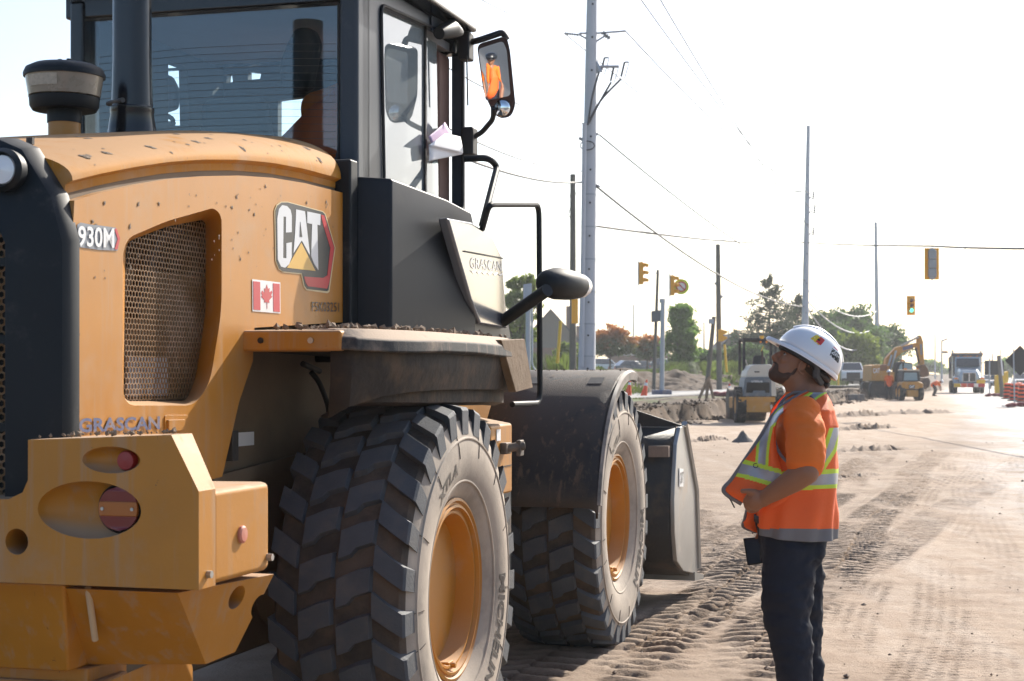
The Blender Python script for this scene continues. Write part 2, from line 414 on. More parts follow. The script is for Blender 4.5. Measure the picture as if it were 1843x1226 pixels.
def ground_mat():
    m = bpy.data.materials.new('earth'); m.use_nodes = True; nt = m.node_tree; b = nt.nodes['Principled BSDF']
    co = _n(nt, 'ShaderNodeTexCoord').outputs['Object']
    def attr(nm):
        a = _n(nt, 'ShaderNodeAttribute'); a.attribute_name = nm; return a.outputs['Fac']
    asph, soil, grass, dark = attr('asph'), attr('soil'), attr('grass'), attr('track')
    big = _noise(nt, co, .35, 5, .6); mid = _noise(nt, co, 2.2, 6, .65); fin = _noise(nt, co, 30, 5, .7); lng = _noise(nt, co, 1.0, 5, .6, (2.6, .25, 1))
    c = _mix(nt, (.29, .205, .142), (.39, .30, .225), _ramp(nt, mid, .3, .7))
    c = _mix(nt, c, (.43, .35, .28), _math(nt, 'MULTIPLY', _ramp(nt, lng, .45, .75), .7))
    c = _mix(nt, c, (.22, .155, .11), _math(nt, 'MULTIPLY', _ramp(nt, big, .52, .72), .45))
    c = _mix(nt, c, (.13, .09, .065), _math(nt, 'MULTIPLY', dark, .75, True))
    c = _mix(nt, c, (.33, .31, .30), _math(nt, 'MULTIPLY', asph, _ramp(nt, _math(nt, 'ADD', mid, _math(nt, 'MULTIPLY', lng, .4)), .5, .75)))
    c = _mix(nt, c, (.075, .074, .075), _math(nt, 'SUBTRACT', asph, 1.0, True))  # dark tone of the added ground behind the camera and the base sheet
    s = _mix(nt, (.045, .028, .017), (.12, .078, .048), _ramp(nt, mid, .35, .7)); c = _mix(nt, c, s, soil)
    g = _mix(nt, (.05, .075, .018), (.12, .14, .045), _ramp(nt, mid, .3, .7)); c = _mix(nt, c, g, grass)
    c = _mix(nt, c, (.07, .05, .04), _math(nt, 'MULTIPLY', _ramp(nt, fin, .62, .72), .35))
    nt.links.new(c, b.inputs['Base Color'])
    rr = _math(nt, 'SUBTRACT', .95, _math(nt, 'MULTIPLY', asph, .18)); nt.links.new(rr, b.inputs['Roughness'])
    b.inputs['Specular IOR Level'].default_value = .35
    bp = _n(nt, 'ShaderNodeBump'); bp.inputs['Strength'].default_value = .7; bp.inputs['Distance'].default_value = .02
    nt.links.new(_math(nt, 'ADD', _math(nt, 'ADD', _noise(nt, co, 26, 8, .75), _math(nt, 'MULTIPLY', _noise(nt, co, 70, 3, .6), .5)), _math(nt, 'MULTIPLY', _noise(nt, co, 4, 4, .6), 1.2)), bp.inputs['Height']); nt.links.new(bp.outputs[0], b.inputs['Normal'])
    return m
gob = bpy.data.objects.new('ground', gm); gm.materials.append(ground_mat()); COL.objects.link(gob); struct(gob)
def tz(X, Y): return float(terrain(np.array([X]), np.array([Y]))[0][0])
# loose pebbles and clods on the work area
pm = pmat('pebble', (.22, .165, .125), .95, var=.5, scale=2)
mb = MB(); rnd = random.Random(3)
for k in range(420):
    Y = 7.5+rnd.random()**1.6*32; X = rnd.uniform(-.05*Y, .36*Y); r = rnd.choice((.004, .005, .006, .008, .010, .016))*(1+Y/50)
    cz = r*.25; vs = []
    for a, b_, c_ in ((1,0,0),(-1,0,0),(0,1,0),(0,-1,0),(0,0,1),(0,0,-1)):
        vs.append((X+a*r*rnd.uniform(.7, 1.3), Y+b_*r*rnd.uniform(.7, 1.3), cz+c_*r*rnd.uniform(.5, .9)))
    mb.add(vs, [(0,2,4),(2,1,4),(1,3,4),(3,0,4),(2,0,5),(1,2,5),(3,1,5),(0,3,5)])
stuff(obj('pebbles', mb, pm, None, ang=0, fixn=False), 'small dark pebbles and clods scattered over the sandy ground', 'pebbles')
# broken soil along the cut bank
mb = MB(); rnd = random.Random(5); rr_ = np.random.RandomState(5); nb = 2600
Yb = rr_.uniform(46, 128, nb); tb_ = rr_.normal(.15, .55, nb); Xb = bank_x(Yb)-tb_; Zb, tt = terrain(Xb, Yb); keepb = (tt > -1.1) & (tt < 2.2)
for X, Y, Z in zip(Xb[keepb], Yb[keepb], Zb[keepb]):
    r = rnd.choice((.02, .03, .04, .05, .07, .10)); vs = []
    for a, b_, c_ in ((1,0,0),(-1,0,0),(0,1,0),(0,-1,0),(0,0,1),(0,0,-1)):
        vs.append((X+a*r*rnd.uniform(.6, 1.4), Y+b_*r*rnd.uniform(.6, 1.4), Z+r*.2+c_*r*rnd.uniform(.5, 1.1)))
    mb.add(vs, [(0,2,4),(2,1,4),(1,3,4),(3,0,4),(2,0,5),(1,2,5),(3,1,5),(0,3,5)])
stuff(obj('bank_clods', mb, pmat('bank_soil', (.085, .054, .034), .95, var=.5, scale=1.5, bump=.5, bscale=12), None, ang=0, fixn=False), 'broken dark soil lumps along the cut bank', 'soil')
# low ridges of scraped soil across the work area
def ridge(pts, w, h, seed):
    mb = MB(); r = random.Random(seed); rows = []
    n = 40
    for i in range(n):
        t = i/(n-1); X = pts[0][0]+(pts[1][0]-pts[0][0])*t; Y = pts[0][1]+(pts[1][1]-pts[0][1])*t+r.uniform(-.15, .15); e = math.sin(math.pi*t)**.5
        rows.append([(X, Y+dy*w*r.uniform(.7, 1.3), tz(X, Y)-.02+e*h*q*r.uniform(.4, 1.5)) for dy, q in ((-1, 0), (-.6, .5), (-.2, 1), (.2, .9), (.6, .45), (1, 0))])
    return mb.grid(rows)
RM = pmat('loose_soil', (.19, .135, .095), .95, var=.35, scale=3, bump=.6, bscale=14)
for k, (a, b_, d, w, h) in enumerate(((1500, 1640, 33, .5, .10), (1500, 1615, 46, .5, .14), (1498, 1590, 24.5, .3, .05), (1570, 1720, 64, .9, .16), (1240, 1310, 38, .5, .10), (1500, 1600, 60, .8, .18))):
    p0, p1 = W(a, 700, d), W(b_, 700, d*1.04); struct(obj('soil_ridge', ridge(((p0.x, p0.y), (p1.x, p1.y)), w, h, k), RM, None, ang=60))
# pale concrete sidewalk on the raised verge
mb = MB(); rows = []
for Y in np.arange(58, 150, 1.5):
    row = []
    for t in (9.2, 5.0):
        X = bank_x(Y)-t; row.append(Vector((X, Y, .0)))
    zz = max(tz(row[0].x, Y), tz(row[1].x, Y), .5)+.02
    rows.append([Vector((p.x, p.y, .60)) for p in row])
mb.grid(rows); struct(obj('sidewalk', mb, pmat('concrete_pale', (.20, .20, .205), .85, var=.15, scale=1.5, bump=.1), None, thick=.14))
# ---------------------------------------------------------------- grass and weeds
def blades(name, spots, mat, hmin, hmax, wd, seed, label, cat='weeds'):
    rng = np.random.RandomState(seed); P = np.array(spots); n = len(P)
    h = rng.uniform(hmin, hmax, n); a = rng.uniform(0, 6.283, n); ln = rng.uniform(.1, .5, n)*h; w = wd*rng.uniform(.6, 1.3, n)
    dx, dy = np.cos(a), np.sin(a); sx, sy = -dy*w, dx*w
    v = np.empty((n, 5, 3)); z0 = P[:, 2]-.05
    v[:, 0] = np.stack([P[:, 0]-sx, P[:, 1]-sy, z0], -1); v[:, 1] = np.stack([P[:, 0]+sx, P[:, 1]+sy, z0], -1)
    mx, my = P[:, 0]+dx*ln*.4, P[:, 1]+dy*ln*.4
    v[:, 2] = np.stack([mx+sx*1.2, my+sy*1.2, z0+h*.6], -1); v[:, 3] = np.stack([mx-sx*1.2, my-sy*1.2, z0+h*.6], -1)
    v[:, 4] = np.stack([P[:, 0]+dx*ln, P[:, 1]+dy*ln, z0+h], -1)
    i = np.arange(n)[:, None]*5
    T = np.concatenate([i+np.array([[0, 1, 2]]), i+np.array([[0, 2, 3]]), i+np.array([[3, 2, 4]])])
    me = npmesh(name, v.reshape(-1, 3), T); me.materials.append(mat); ob = bpy.data.objects.new(name, me); COL.objects.link(ob)
    return stuff(ob, label, cat)
def leafmat(name, col, var=.35, tr=.35):
    if name in MATS: return MATS[name]
    m = bpy.data.materials.new(name); m.use_nodes = True; nt = m.node_tree; out = nt.nodes['Material Output']; b = nt.nodes['Principled BSDF']
    co = _n(nt, 'ShaderNodeTexCoord').outputs['Object']; f = _ramp(nt, _noise(nt, co, 1.7, 4, .6), .3, .7)
    c = _mix(nt, tuple(x*(1-var) for x in col), tuple(x*(1+var) for x in col), f)
    nt.links.new(c, b.inputs['Base Color']); b.inputs['Roughness'].default_value = .6; b.inputs['Specular IOR Level'].default_value = .3
    t = _n(nt, 'ShaderNodeBsdfTranslucent'); c2 = _mix(nt, c, (1, 1, .3), .25, 'MULTIPLY'); nt.links.new(c2, t.inputs[0])
    mx = _n(nt, 'ShaderNodeMixShader'); mx.inputs[0].default_value = tr; nt.links.new(b.outputs[0], mx.inputs[1]); nt.links.new(t.outputs[0], mx.inputs[2])
    nt.links.new(mx.outputs[0], out.inputs[0]); MATS[name] = m; return m
WEED = leafmat('weed_green', (.10, .135, .035), .6, .45)
def spots_box(n, pxr, dr, seed):
    r = np.random.RandomState(seed); d = r.uniform(*dr, n); X = (r.uniform(*pxr, n)-CX)/F*d
    return np.stack([X, d, terrain(X, d)[0]], -1)
blades('weed_patch', spots_box(2200, (925, 1046), (62, 80), 1), WEED, .25, 1.0, .04, 1, 'tall green weeds between the grey steel post and the big concrete pole')
blades('weed_patch', spots_box(1500, (1185, 1345), (106, 124), 2), WEED, .2, 1.1, .075, 2, 'tall weeds growing on the soil mound behind the leaning wooden post')
blades('weed_patch', spots_box(1800, (1400, 1525), (128, 150), 3), WEED, .4, 1.3, .07, 3, 'weeds beside the yellow marker post near the white pickup')
blades('weed_patch', spots_box(1500, (1050, 1170), (62, 84), 5), WEED, .08, .25, .03, 5, 'short grass around the two orange cones')
blades('weed_patch', spots_box(2500, (1070, 1200), (105, 140), 6), WEED, .1, .5, .05, 6, 'grass strip in front of the parked cars')
# ---------------------------------------------------------------- trees
BARK = pmat('bark', (.075, .055, .04), .9, var=.35, bump=.5, bscale=20)
def tree(name, label, px, d, ytop, hw_px, mat, shape='round', leaf=.22, n=5200, crown_bottom=.25, seed=0, base_y=None, group=None, lean=0):
    r = random.Random(seed); rng = np.random.RandomState(seed)
    s = F/d; X = (px-CX)/s; zb = tz(X, d); H = CH+(HY-ytop)/s-zb; hw = hw_px/s*1.12
    root = empty(name, (X, d, zb)); tag(root, label, 'tree', group)
    tr = MB(); k = H*.55; tr.tube([(0, 0, -.1), (lean*.2, 0, H*.2), (lean*.5, .05, H*.45), (lean, 0, H*.8)], [.035*H*.7, .026*H*.7, .018*H*.7, .006*H], 8)
    zb_ = H*crown_bottom; ch = H-zb_
    cl = []
    if shape == 'pine':
        nl = 20
        for i in range(nl):
            f = i/(nl-1); z = zb_+ch*f; rad = hw*(1-f)**.75*r.uniform(.75, 1.15)+.2
            for j in range(max(3, int(10*(1-f))+2)):
                a = r.uniform(0, 6.28); q = rad*r.uniform(.45, 1); c = (q*math.cos(a), q*math.sin(a), z+r.uniform(-.25, .35)); cl.append((c, (rad*.34+.15, rad*.34+.15, .30+.05*H*.2)))
                tr.tube([(0, 0, z-.2), c], [.05, .02], 5)
    else:
        for i in range(90):
            if shape == 'round': u = rng.normal(size=3); u /= np.linalg.norm(u); q = r.uniform(.45, .88); c = (u[0]*hw*q, u[1]*hw*q, zb_+ch*.5+u[2]*ch*.45*q)
            else:                     # 'cone' - egg shape, wide below
                f = r.random()**.9; rad = hw*(.35+.65*math.sin(math.pi*min(1, (1-f)*.75+.12))); a = r.uniform(0, 6.28); q = r.uniform(.3, .85); c = (rad*q*math.cos(a), rad*q*math.sin(a), zb_+ch*(.08+f*.85))
            q = r.uniform(.12, .32); cl.append((c, (hw*q, hw*q, min(ch, hw*2)*.42*q)))
            if i % 4 == 0: tr.tube([(0, 0, zb_*.8+.1*H), (c[0]*.5, c[1]*.5, (zb_+c[2])*.5), c], [.012*H, .008*H, .003*H], 5)
    obj('trunk', tr, BARK, root)
    cnt = [max(40, int(n*c[1][0]**2/sum(q[1][0]**2 for q in cl))) for c in cl]
    C = np.concatenate([np.tile(c[0], (m, 1)) for c, m in zip(cl, cnt)]); Rd = np.concatenate([np.tile(c[1], (m, 1)) for c, m in zip(cl, cnt)])
    m = len(C); u = rng.normal(size=(m, 3)); u /= np.linalg.norm(u, axis=1)[:, None]; q = rng.uniform(.35, 1.08, (m, 1)); q[rng.rand(m) < .22] *= 1.35; Pc = C+u*Rd*q
    a = rng.normal(size=(m, 3)); a /= np.linalg.norm(a, axis=1)[:, None]; b = np.cross(a, rng.normal(size=(m, 3))); b /= np.linalg.norm(b, axis=1)[:, None]
    L_ = leaf*rng.uniform(.6, 1.4, (m, 1)); wv = .5 if shape != 'pine' else .28
    vv = np.stack([Pc-a*L_, Pc+b*L_*wv, Pc+a*L_, Pc-b*L_*wv], 1).reshape(-1, 3)
    me = npmesh('crown', vv, np.arange(m*4).reshape(-1, 4)); me.materials.append(mat)
    co = bpy.data.objects.new('crown', me); COL.objects.link(co); co.parent = root
    return root
LG1 = leafmat('leaf_mid', (.14, .25, .055), .4, .55); LG2 = leafmat('leaf_fresh', (.18, .24, .045), .35, .5); LG3 = leafmat('leaf_deep', (.09, .155, .055), .4, .5); LGP = leafmat('needle', (.05, .075, .04), .3, .3)
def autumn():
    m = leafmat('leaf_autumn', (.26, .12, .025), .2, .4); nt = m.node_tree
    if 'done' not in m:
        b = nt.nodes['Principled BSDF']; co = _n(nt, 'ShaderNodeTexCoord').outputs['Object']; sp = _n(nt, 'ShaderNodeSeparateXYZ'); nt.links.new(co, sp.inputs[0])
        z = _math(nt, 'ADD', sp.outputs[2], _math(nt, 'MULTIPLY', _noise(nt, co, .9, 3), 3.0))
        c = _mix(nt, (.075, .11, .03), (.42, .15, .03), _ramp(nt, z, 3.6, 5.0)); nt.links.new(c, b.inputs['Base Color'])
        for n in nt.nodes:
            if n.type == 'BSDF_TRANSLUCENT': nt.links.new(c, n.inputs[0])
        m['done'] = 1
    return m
AUT = autumn()
tree('leafy_tree', 'slim green tree showing right of the loader cab above the steel post', 938, 105, 492, 34, LG2, 'cone', .15, 6000, .15, 11)
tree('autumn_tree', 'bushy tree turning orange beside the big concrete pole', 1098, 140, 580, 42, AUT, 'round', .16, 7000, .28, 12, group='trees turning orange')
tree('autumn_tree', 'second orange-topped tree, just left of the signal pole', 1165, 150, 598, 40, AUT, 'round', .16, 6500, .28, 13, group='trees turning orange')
tree('leafy_tree', 'egg-shaped bright green tree right of the signal pole', 1228, 128, 548, 36, LG1, 'cone', .15, 9000, .06, 14)
tree('pine_tree', 'tall ragged dark pine with open branches left of the hard hat', 1385, 150, 505, 66, LGP, 'pine', .22, 9000, .1, 15)
tree('pine_tree', 'dense dark pine standing behind the white hard hat', 1436, 160, 538, 50, LGP, 'pine', .24, 8000, .05, 16)
tree('leafy_tree', 'broad dark green tree filling the skyline right of the hard hat', 1530, 178, 545, 68, LG3, 'round', .26, 10000, .08, 17)
tree('leafy_tree', 'yellow-green tree behind the white pickup', 1535, 158, 585, 44, LG2, 'round', .2, 7000, .06, 18)
tree('leafy_tree', 'dark tree standing behind the excavator', 1592, 190, 568, 46, LG3, 'round', .24, 7500, .06, 19)
tree('leafy_tree', 'low dark tree left of the roller beneath the pine', 1340, 135, 612, 38, LG3, 'round', .18, 5000, .05, 20)
tree('leafy_tree', 'low bushy tree left of the small amber signal', 1268, 140, 626, 30, LG3, 'round', .16, 4200, .05, 21)
tree('leafy_tree', 'bush-like tree between the dark-roofed house and the wooden pole', 1022, 120, 612, 24, LG2, 'round', .15, 3500, .05, 22)
tree('far_tree', 'hazy far tree behind the excavator bucket', 1672, 330, 646, 22, LG1, 'round', .35, 2600, .08, 23)
tree('far_tree', 'hazy far tree just left of the dump truck', 1700, 420, 662, 14, LG1, 'round', .4, 1800, .08, 24)
tree('far_tree', 'hazy far tree at the right picture edge behind the black diamond sign', 1826, 300, 640, 36, LG1, 'round', .35, 3000, .08, 25)
tree('leafy_tree', 'shaded tree between the pine and the low roof at left of the roller', 1308, 170, 628, 26, LG3, 'round', .2, 3500, .05, 26)
tree('leafy_tree', 'green tree rising left of the first broad tree, behind the concrete pole', 1485, 172, 556, 40, LG3, 'round', .22, 8000, .08, 27)
# ---------------------------------------------------------------- houses
BRK = pmat('house_brick', (.20, .105, .075), .9, var=.2, scale=3); ROOF = pmat('roof_shingle', (.055, .058, .065), .9, var=.2, scale=4); SID = pmat('house_siding', (.26, .23, .20), .8, var=.08); PANE = pmat('window_pane', (.05, .06, .075), .1, coat=1); TRIM = pmat('white_trim', (.7, .7, .7), .6)
def house(label, px0, px1, ytop, d, wallf=.55, gable=True, name='house', wm=None, rz=0, depth=9):
    s = F/d; X0, X1 = (px0-CX)/s, (px1-CX)/s; w = X1-X0; cx = (X0+X1)/2; zb = tz(cx, d); H = CH+(HY-ytop)/s-zb; wh = H*wallf
    root = empty(name, (cx, d+depth/2, zb), rz); tag(root, label, 'house', 'houses beyond the parked cars')
    h, e = w/2, depth/2
    obj('wall', MB().box((-h, -e, -.3), (h, e, wh)), wm or BRK, root)
    if gable:
        obj('gable', MB().prism([(-h, -e, wh), (h, -e, wh), (0, -e, H-.1)], (0, depth, 0)), pmat('gable_brown', (.15, .12, .10), .8), root)
        for sx in (-1, 1): obj('roof', MB().prism([(sx*(h+.4), -e-.4, wh-.3), (0, -e-.4, H), (0, -e-.4, H-.2), (sx*(h+.4), -e-.4, wh-.5)], (0, depth+.8, 0)), ROOF, root)
    else:
        obj('roof', MB().hexa([(-h-.4, -e-.4, wh), (h+.4, -e-.4, wh), (h+.4, e+.4, wh), (-h-.4, e+.4, wh), (-h*.45, -e*.1, H), (h*.45, -e*.1, H), (h*.45, e*.1, H), (-h*.45, e*.1, H)]), ROOF, root)
    n = max(1, int(w/3.2))
    for k in range(n):
        x = -h+w*(k+.5)/n
        for z in ([wh*.25, wh*.65] if wh > 4 else [wh*.45]):
            wd_ = obj('window', MB().box((x-.6, -e-.06, z-.6), (x+.6, -e+.02, z+.6)), TRIM, root)
            obj('pane', MB().box((x-.5, -e-.08, z-.5), (x+.5, -e-.05, z+.5)), PANE, wd_)
    obj('chimney', MB().box((h*.5, 0, wh), (h*.5+.7, .7, H+.5)), BRK, root)
    return root
house('brick house with steep dark roof between the steel post and the wooden pole', 930, 1052, 556, 190, .40)
house('low dark-roofed house right of the slim green tree', 1010, 1050, 592, 215, .5, wm=SID)
house('brick house behind the orange trees', 1100, 1205, 608, 230, .5, False)
house('pale house with grey roof showing left of the small amber signal', 1288, 1345, 600, 205, .5)
house('grey-roofed house behind the pines', 1345, 1420, 598, 230, .45, False, wm=SID)
# ---------------------------------------------------------------- haze
hz = obj('haze', MB().box((-420, -60, -1.6), (520, 640, 30)), pmat('x', (1, 1, 1)), None, ang=0); hz['kind'] = 'stuff'; hz['label'] = 'pale summer haze hanging in the air'; hz['category'] = 'haze'
hm = bpy.data.materials.new('haze'); hm.use_nodes = True; nt = hm.node_tree; nt.nodes.remove(nt.nodes['Principled BSDF'])
pv = _n(nt, 'ShaderNodeVolumePrincipled'); pv.inputs['Density'].default_value = .00045; pv.inputs['Color'].default_value = (.95, .97, 1, 1); pv.inputs['Anisotropy'].default_value = .3
nt.links.new(pv.outputs[0], nt.nodes['Material Output'].inputs['Volume']); hz.data.materials.clear(); hz.data.materials.append(hm)
# ================================================================ WHEEL LOADER (loader frame: x right, y forward, z up)
YEL = pmat('loader_yellow', (.45, .18, .012), .45, var=.12, dust=.26, topdust=.7, streak=.35, speck=.9, coat=.12, dustcol=(.42, .275, .155))
YELD = pmat('loader_yellow_dirty', (.43, .175, .013), .5, var=.14, dust=.2, topdust=.95, streak=.55, speck=.8, dustcol=(.36, .245, .155), bump=.06, bscale=60)
RIMY = pmat('rim_yellow', (.47, .19, .014), .45, var=.1, dust=.25, topdust=.5, dustcol=(.44, .32, .21))
BLK = pmat('loader_black', (.004, .007, .010), .5, var=.2, dust=.08, topdust=.35, spec=.3, bump=.05, bscale=300, dustcol=(.2, .19, .18))
BLKG = pmat('cab_black_gloss', (.006, .007, .010), .26, var=.1, topdust=.10, coat=.3, spec=.4, dustcol=(.15, .14, .13))
BLKD = pmat('fender_black', (.010, .012, .015), .7, var=.3, dust=.25, topdust=.95, streak=.3, bump=.25, bscale=120)
MUD = pmat('muddy_plastic', (.025, .019, .014), .85, var=.4, scale=9, dust=.45, dustcol=(.13, .08, .045), bump=.6, bscale=30)
FRM = pmat('frame_dirty', (.17, .12, .07), .75, var=.3, dust=.5, dustcol=(.20, .14, .09))
GREYSHEEN = pmat('cab_grey_sheen', (.085, .10, .125), .25, var=.04, coat=.9)  # grey stands in for sky reflected on the black cover
CABF = pmat('cab_frame_paint', (.035, .045, .06), .4, var=.1, spec=.3, dust=.1, dustcol=(.2, .2, .2))
INT = pmat('cab_interior', (.013, .016, .019), .7, var=.2)
RUB = pmat('rubber_seal', (.008, .008, .009), .6)
TREAD = pmat('tyre_tread', (.062, .070, .082), .72, var=.3, scale=9, dust=.4, topdust=.2, dustcol=(.125, .115, .105), bump=.25, bscale=90)
GROOVE = pmat('tyre_groove', (.045, .037, .031), .9, var=.3, dust=.5, dustcol=(.14, .10, .07), bump=.5, bscale=60)
SIDEW = pmat('tyre_sidewall', (.22, .19, .16), .8, var=.12, scale=5, dust=.8, dustcol=(.46, .385, .31), bump=.12, bscale=90)
LETT = pmat('tyre_lettering', (.085, .07, .058), .8)
STEEL = pmat('bare_steel', (.42, .42, .41), .38, metal=.85, var=.2, dust=.2)
DKST = pmat('dark_steel', (.07, .065, .06), .6, metal=.4, var=.3, dust=.35)
WHT = pmat('decal_white', (.75, .75, .74), .45, var=.05, dust=.15)
RED = pmat('decal_red', (.50, .02, .03), .4, dust=.1)
DBLK = pmat('decal_black', (.02, .022, .026), .35, dust=.1)
DGRY = pmat('decal_grey', (.20, .22, .25), .4)
BLUE = pmat('decal_blue', (.10, .115, .21), .55, var=.3, scale=30, dust=.35, dustcol=(.45, .32, .2))
AMB = pmat('lens_amber', (.8, .25, .02), .2, coat=.6)
LENSR = pmat('lens_red', (.15, .006, .004), .3, coat=.15)
LENSW = pmat('lens_clear', (.72, .75, .78), .12, coat=1)
GLR = glassmat('cab_glass_rear', (.84, .92, .94), .055)
GLS = glassmat('cab_glass_side', (.80, .89, .88), .16, 0, .22)
CLODM = pmat('dry_clod', (.20, .145, .10), .95, var=.3, bump=.4, bscale=80)
L = empty('wheel_loader', (LO[0], LO[1], 0), -TH)
tag(L, 'large dusty yellow wheel loader with black cab, nearest machine, filling the left half', 'loader')
HX = .70
# ---- hood --------------------------------------------------------------------
ys = np.linspace(-1.99, .07, 26)
gp = [lv(x, y, HX) for x, y in ((118, 362), (180, 345), (250, 330), (310, 320), (370, 315), (430, 314), (490, 318), (550, 328), (617, 345))]
def zg(y): return float(np.interp(y, [p.y for p in gp], [p.z for p in gp]))
def zc(y): return float(np.interp(y, [-2.0, -1.5, -1.0, -.5, .1], [2.215, 2.315, 2.405, 2.485, 2.555]))
def hood_ring(y):
    g = zg(y)+.052; c = zc(y); out = []
    for t in np.linspace(0, 1, 18):
        a = t*math.pi/2
        x = (HX-.005)*math.cos(a)**.62; z = g+(c-g)*math.sin(a)**.92
        out.append((x, y, z))
    return out
P = []
for y in ys:
    r = hood_ring(y); row = [(HX-.03, y, zg(y)+.015), (HX-.03, y, zg(y)+.04)] + r
    row += [(-p[0], p[1], p[2]) for p in reversed(row[:-1])]
    P.append(row)
mb = MB().grid(P)
for yy, row in ((0, P[0]), (1, P[-1])):
    o = len(mb.v); mb.v += [tuple(p) for p in row]; mb.f.append(tuple(range(o, o+len(row)))); mb.mi.append(0)
YELH = pmat('hood_dusty', (.43, .178, .016), .75, spec=.2, var=.14, dust=.35, topdust=.6, streak=.3, speck=1, dustcol=(.42, .285, .18), bump=.08, bscale=40)
hood = obj('hood', mb, YELH, L, ang=40)
mb = MB()                                          # dark groove filler under the lip
mb.grid([[(HX-.03, y, zg(y)-.03), (HX-.034, y, zg(y)+.02)] for y in ys])
obj('hood_seam', mb, FRM, L)
# side panel with the recessed grille opening
side_px = [(134, 361), (180, 347), (250, 332), (310, 322), (370, 317), (430, 316), (490, 320), (550, 330), (617, 347), (618, 580), (458, 590), (455, 650), (430, 725), (400, 858), (345, 872), (106, 900)]
hole_px = [(221, 432), (300, 398), (385, 374), (399, 388), (399, 560), (378, 690), (350, 730), (221, 730)]
mesh_px = [(226, 436), (300, 408), (364, 396), (370, 402), (370, 560), (352, 680), (336, 722), (222, 722)]
def yz(px, v=HX): p = lv(px[0], px[1], v); return Vector((v, p.y, p.z))
outer = [yz(p) for p in side_px]
hole = rounded([yz(p) for p in hole_px], .07, 4)
inn = rounded([Vector((HX-.085, p.y, p.z)) for p in [yz(q, HX-.085) for q in mesh_px]], .04, 4)
def side_panel(sx):
    mb = MB(); po, ph, pi = outer, hole, inn
    flat = lambda q: [Vector((p.y, p.z, 0)) for p in q]
    tri = tessellate_polygon([flat(po), flat(ph)]); al = po+ph; n = len(po); m = len(ph)
    mid = [Vector((HX-.02, (a.y*.9+b.y*.1), (a.z*.9+b.z*.1))) for a, b in zip(ph, pi)]
    vs = al+mid+pi+[Vector((HX-.03, p.y, p.z)) for p in po]
    vs = [Vector((sx*p.x, p.y, p.z)) for p in vs]
    fs = [tuple(t) for t in tri]
    for i in range(m):
        j = (i+1) % m
        fs.append((n+i, n+j, n+m+j, n+m+i)); fs.append((n+m+i, n+m+j, n+2*m+j, n+2*m+i))
    k = n+3*m
    for i in range(n): fs.append((i, (i+1) % n, k+(i+1) % n, k+i))
    mb.add(vs, fs); return mb
sp = obj('side_panel', side_panel(1), YEL, L, ang=32)
obj('side_panel', side_panel(-1), YEL, L, ang=32)
# honeycomb grille sheet
def inside(poly, y, z):
    c = False; n = len(poly)
    for i in range(n):
        a, b = poly[i], poly[i-1]
        if (a.z > z) != (b.z > z) and y < (b.y-a.y)*(z-a.z)/(b.z-a.z)+a.y: c = not c
    return c
def hexsheet(poly, plane_x, R_, r_):
    mb = MB(); dy = R_*math.sqrt(3); dz = R_*1.5
    y0, y1 = min(p.y for p in poly), max(p.y for p in poly); z0, z1 = min(p.z for p in poly), max(p.z for p in poly)
    k = 0; z = z0
    while z <= z1:
        y = y0+(dy/2 if k % 2 else 0)
        while y <= y1:
            if inside(poly, y, z):
                vs = []
                for q in range(6):
                    a = R(30+60*q); vs.append((plane_x, y+R_*1.01*math.cos(a), z+R_*1.01*math.sin(a)))
                for q in range(6):
                    a = R(30+60*q); vs.append((plane_x, y+r_*math.cos(a), z+r_*math.sin(a)))
                for q in range(6):
                    a = R(30+60*q); vs.append((plane_x-.004, y+r_*math.cos(a), z+r_*math.sin(a)))
                mb.add(vs, [(q, (q+1) % 6, 6+(q+1) % 6, 6+q) for q in range(6)]+[(6+q, 6+(q+1) % 6, 12+(q+1) % 6, 12+q) for q in range(6)])
            y += dy
        z += dz; k += 1
    return mb
GRM = pmat('grille_metal', (.22, .12, .045), .5, var=.2, dust=.35)
obj('side_grille', hexsheet(inn, HX-.082,   .0115, .0096), GRM, L, ang=0, fixn=False)
mb = MB().prism([Vector((HX-.2, p.y, p.z)) for p in inn], (-.02, 0, 0)); obj('grille_backing', mb, pmat('grille_dark', (.012, .011, .01), .9), L)
mb = MB(); a = yz((240, 640), HX-.1); b = yz((312, 712), HX-.1)
mb.box((HX-.13, a.y, b.z), (HX-.12, b.y, a.z)); obj('data_label', mb, pmat('label_grey', (.45, .46, .48), .5, var=.3, scale=40), L)
mb = MB(); p = yz((345, 520), HX-.1); mb.tube([(HX-.14, p.y-.35, p.z-.1), (HX-.14, p.y-.2, p.z+.15), (HX-.14, p.y, p.z+.2)], .03); obj('hose', mb, RUB, L)
# access latch and small white sticker under the grille
pl = rounded([yz(p, HX+.004) for p in ((297, 747), (340, 747), (340, 795), (297, 800))], .015)
lt = obj('latch', MB().prism(pl, (-.02, 0, 0)), YEL, L, bevel=.003)
obj('latch_handle', MB().prism([yz(p, HX+.012) for p in ((304, 756), (334, 755), (334, 775), (304, 777))], (-.012, 0, 0)), YEL, lt, bevel=.003)
obj('sticker', MB().prism([yz(p, HX+.003) for p in ((325, 803), (340, 803), (340, 827), (325, 815))], (-.002, 0, 0)), WHT, L)
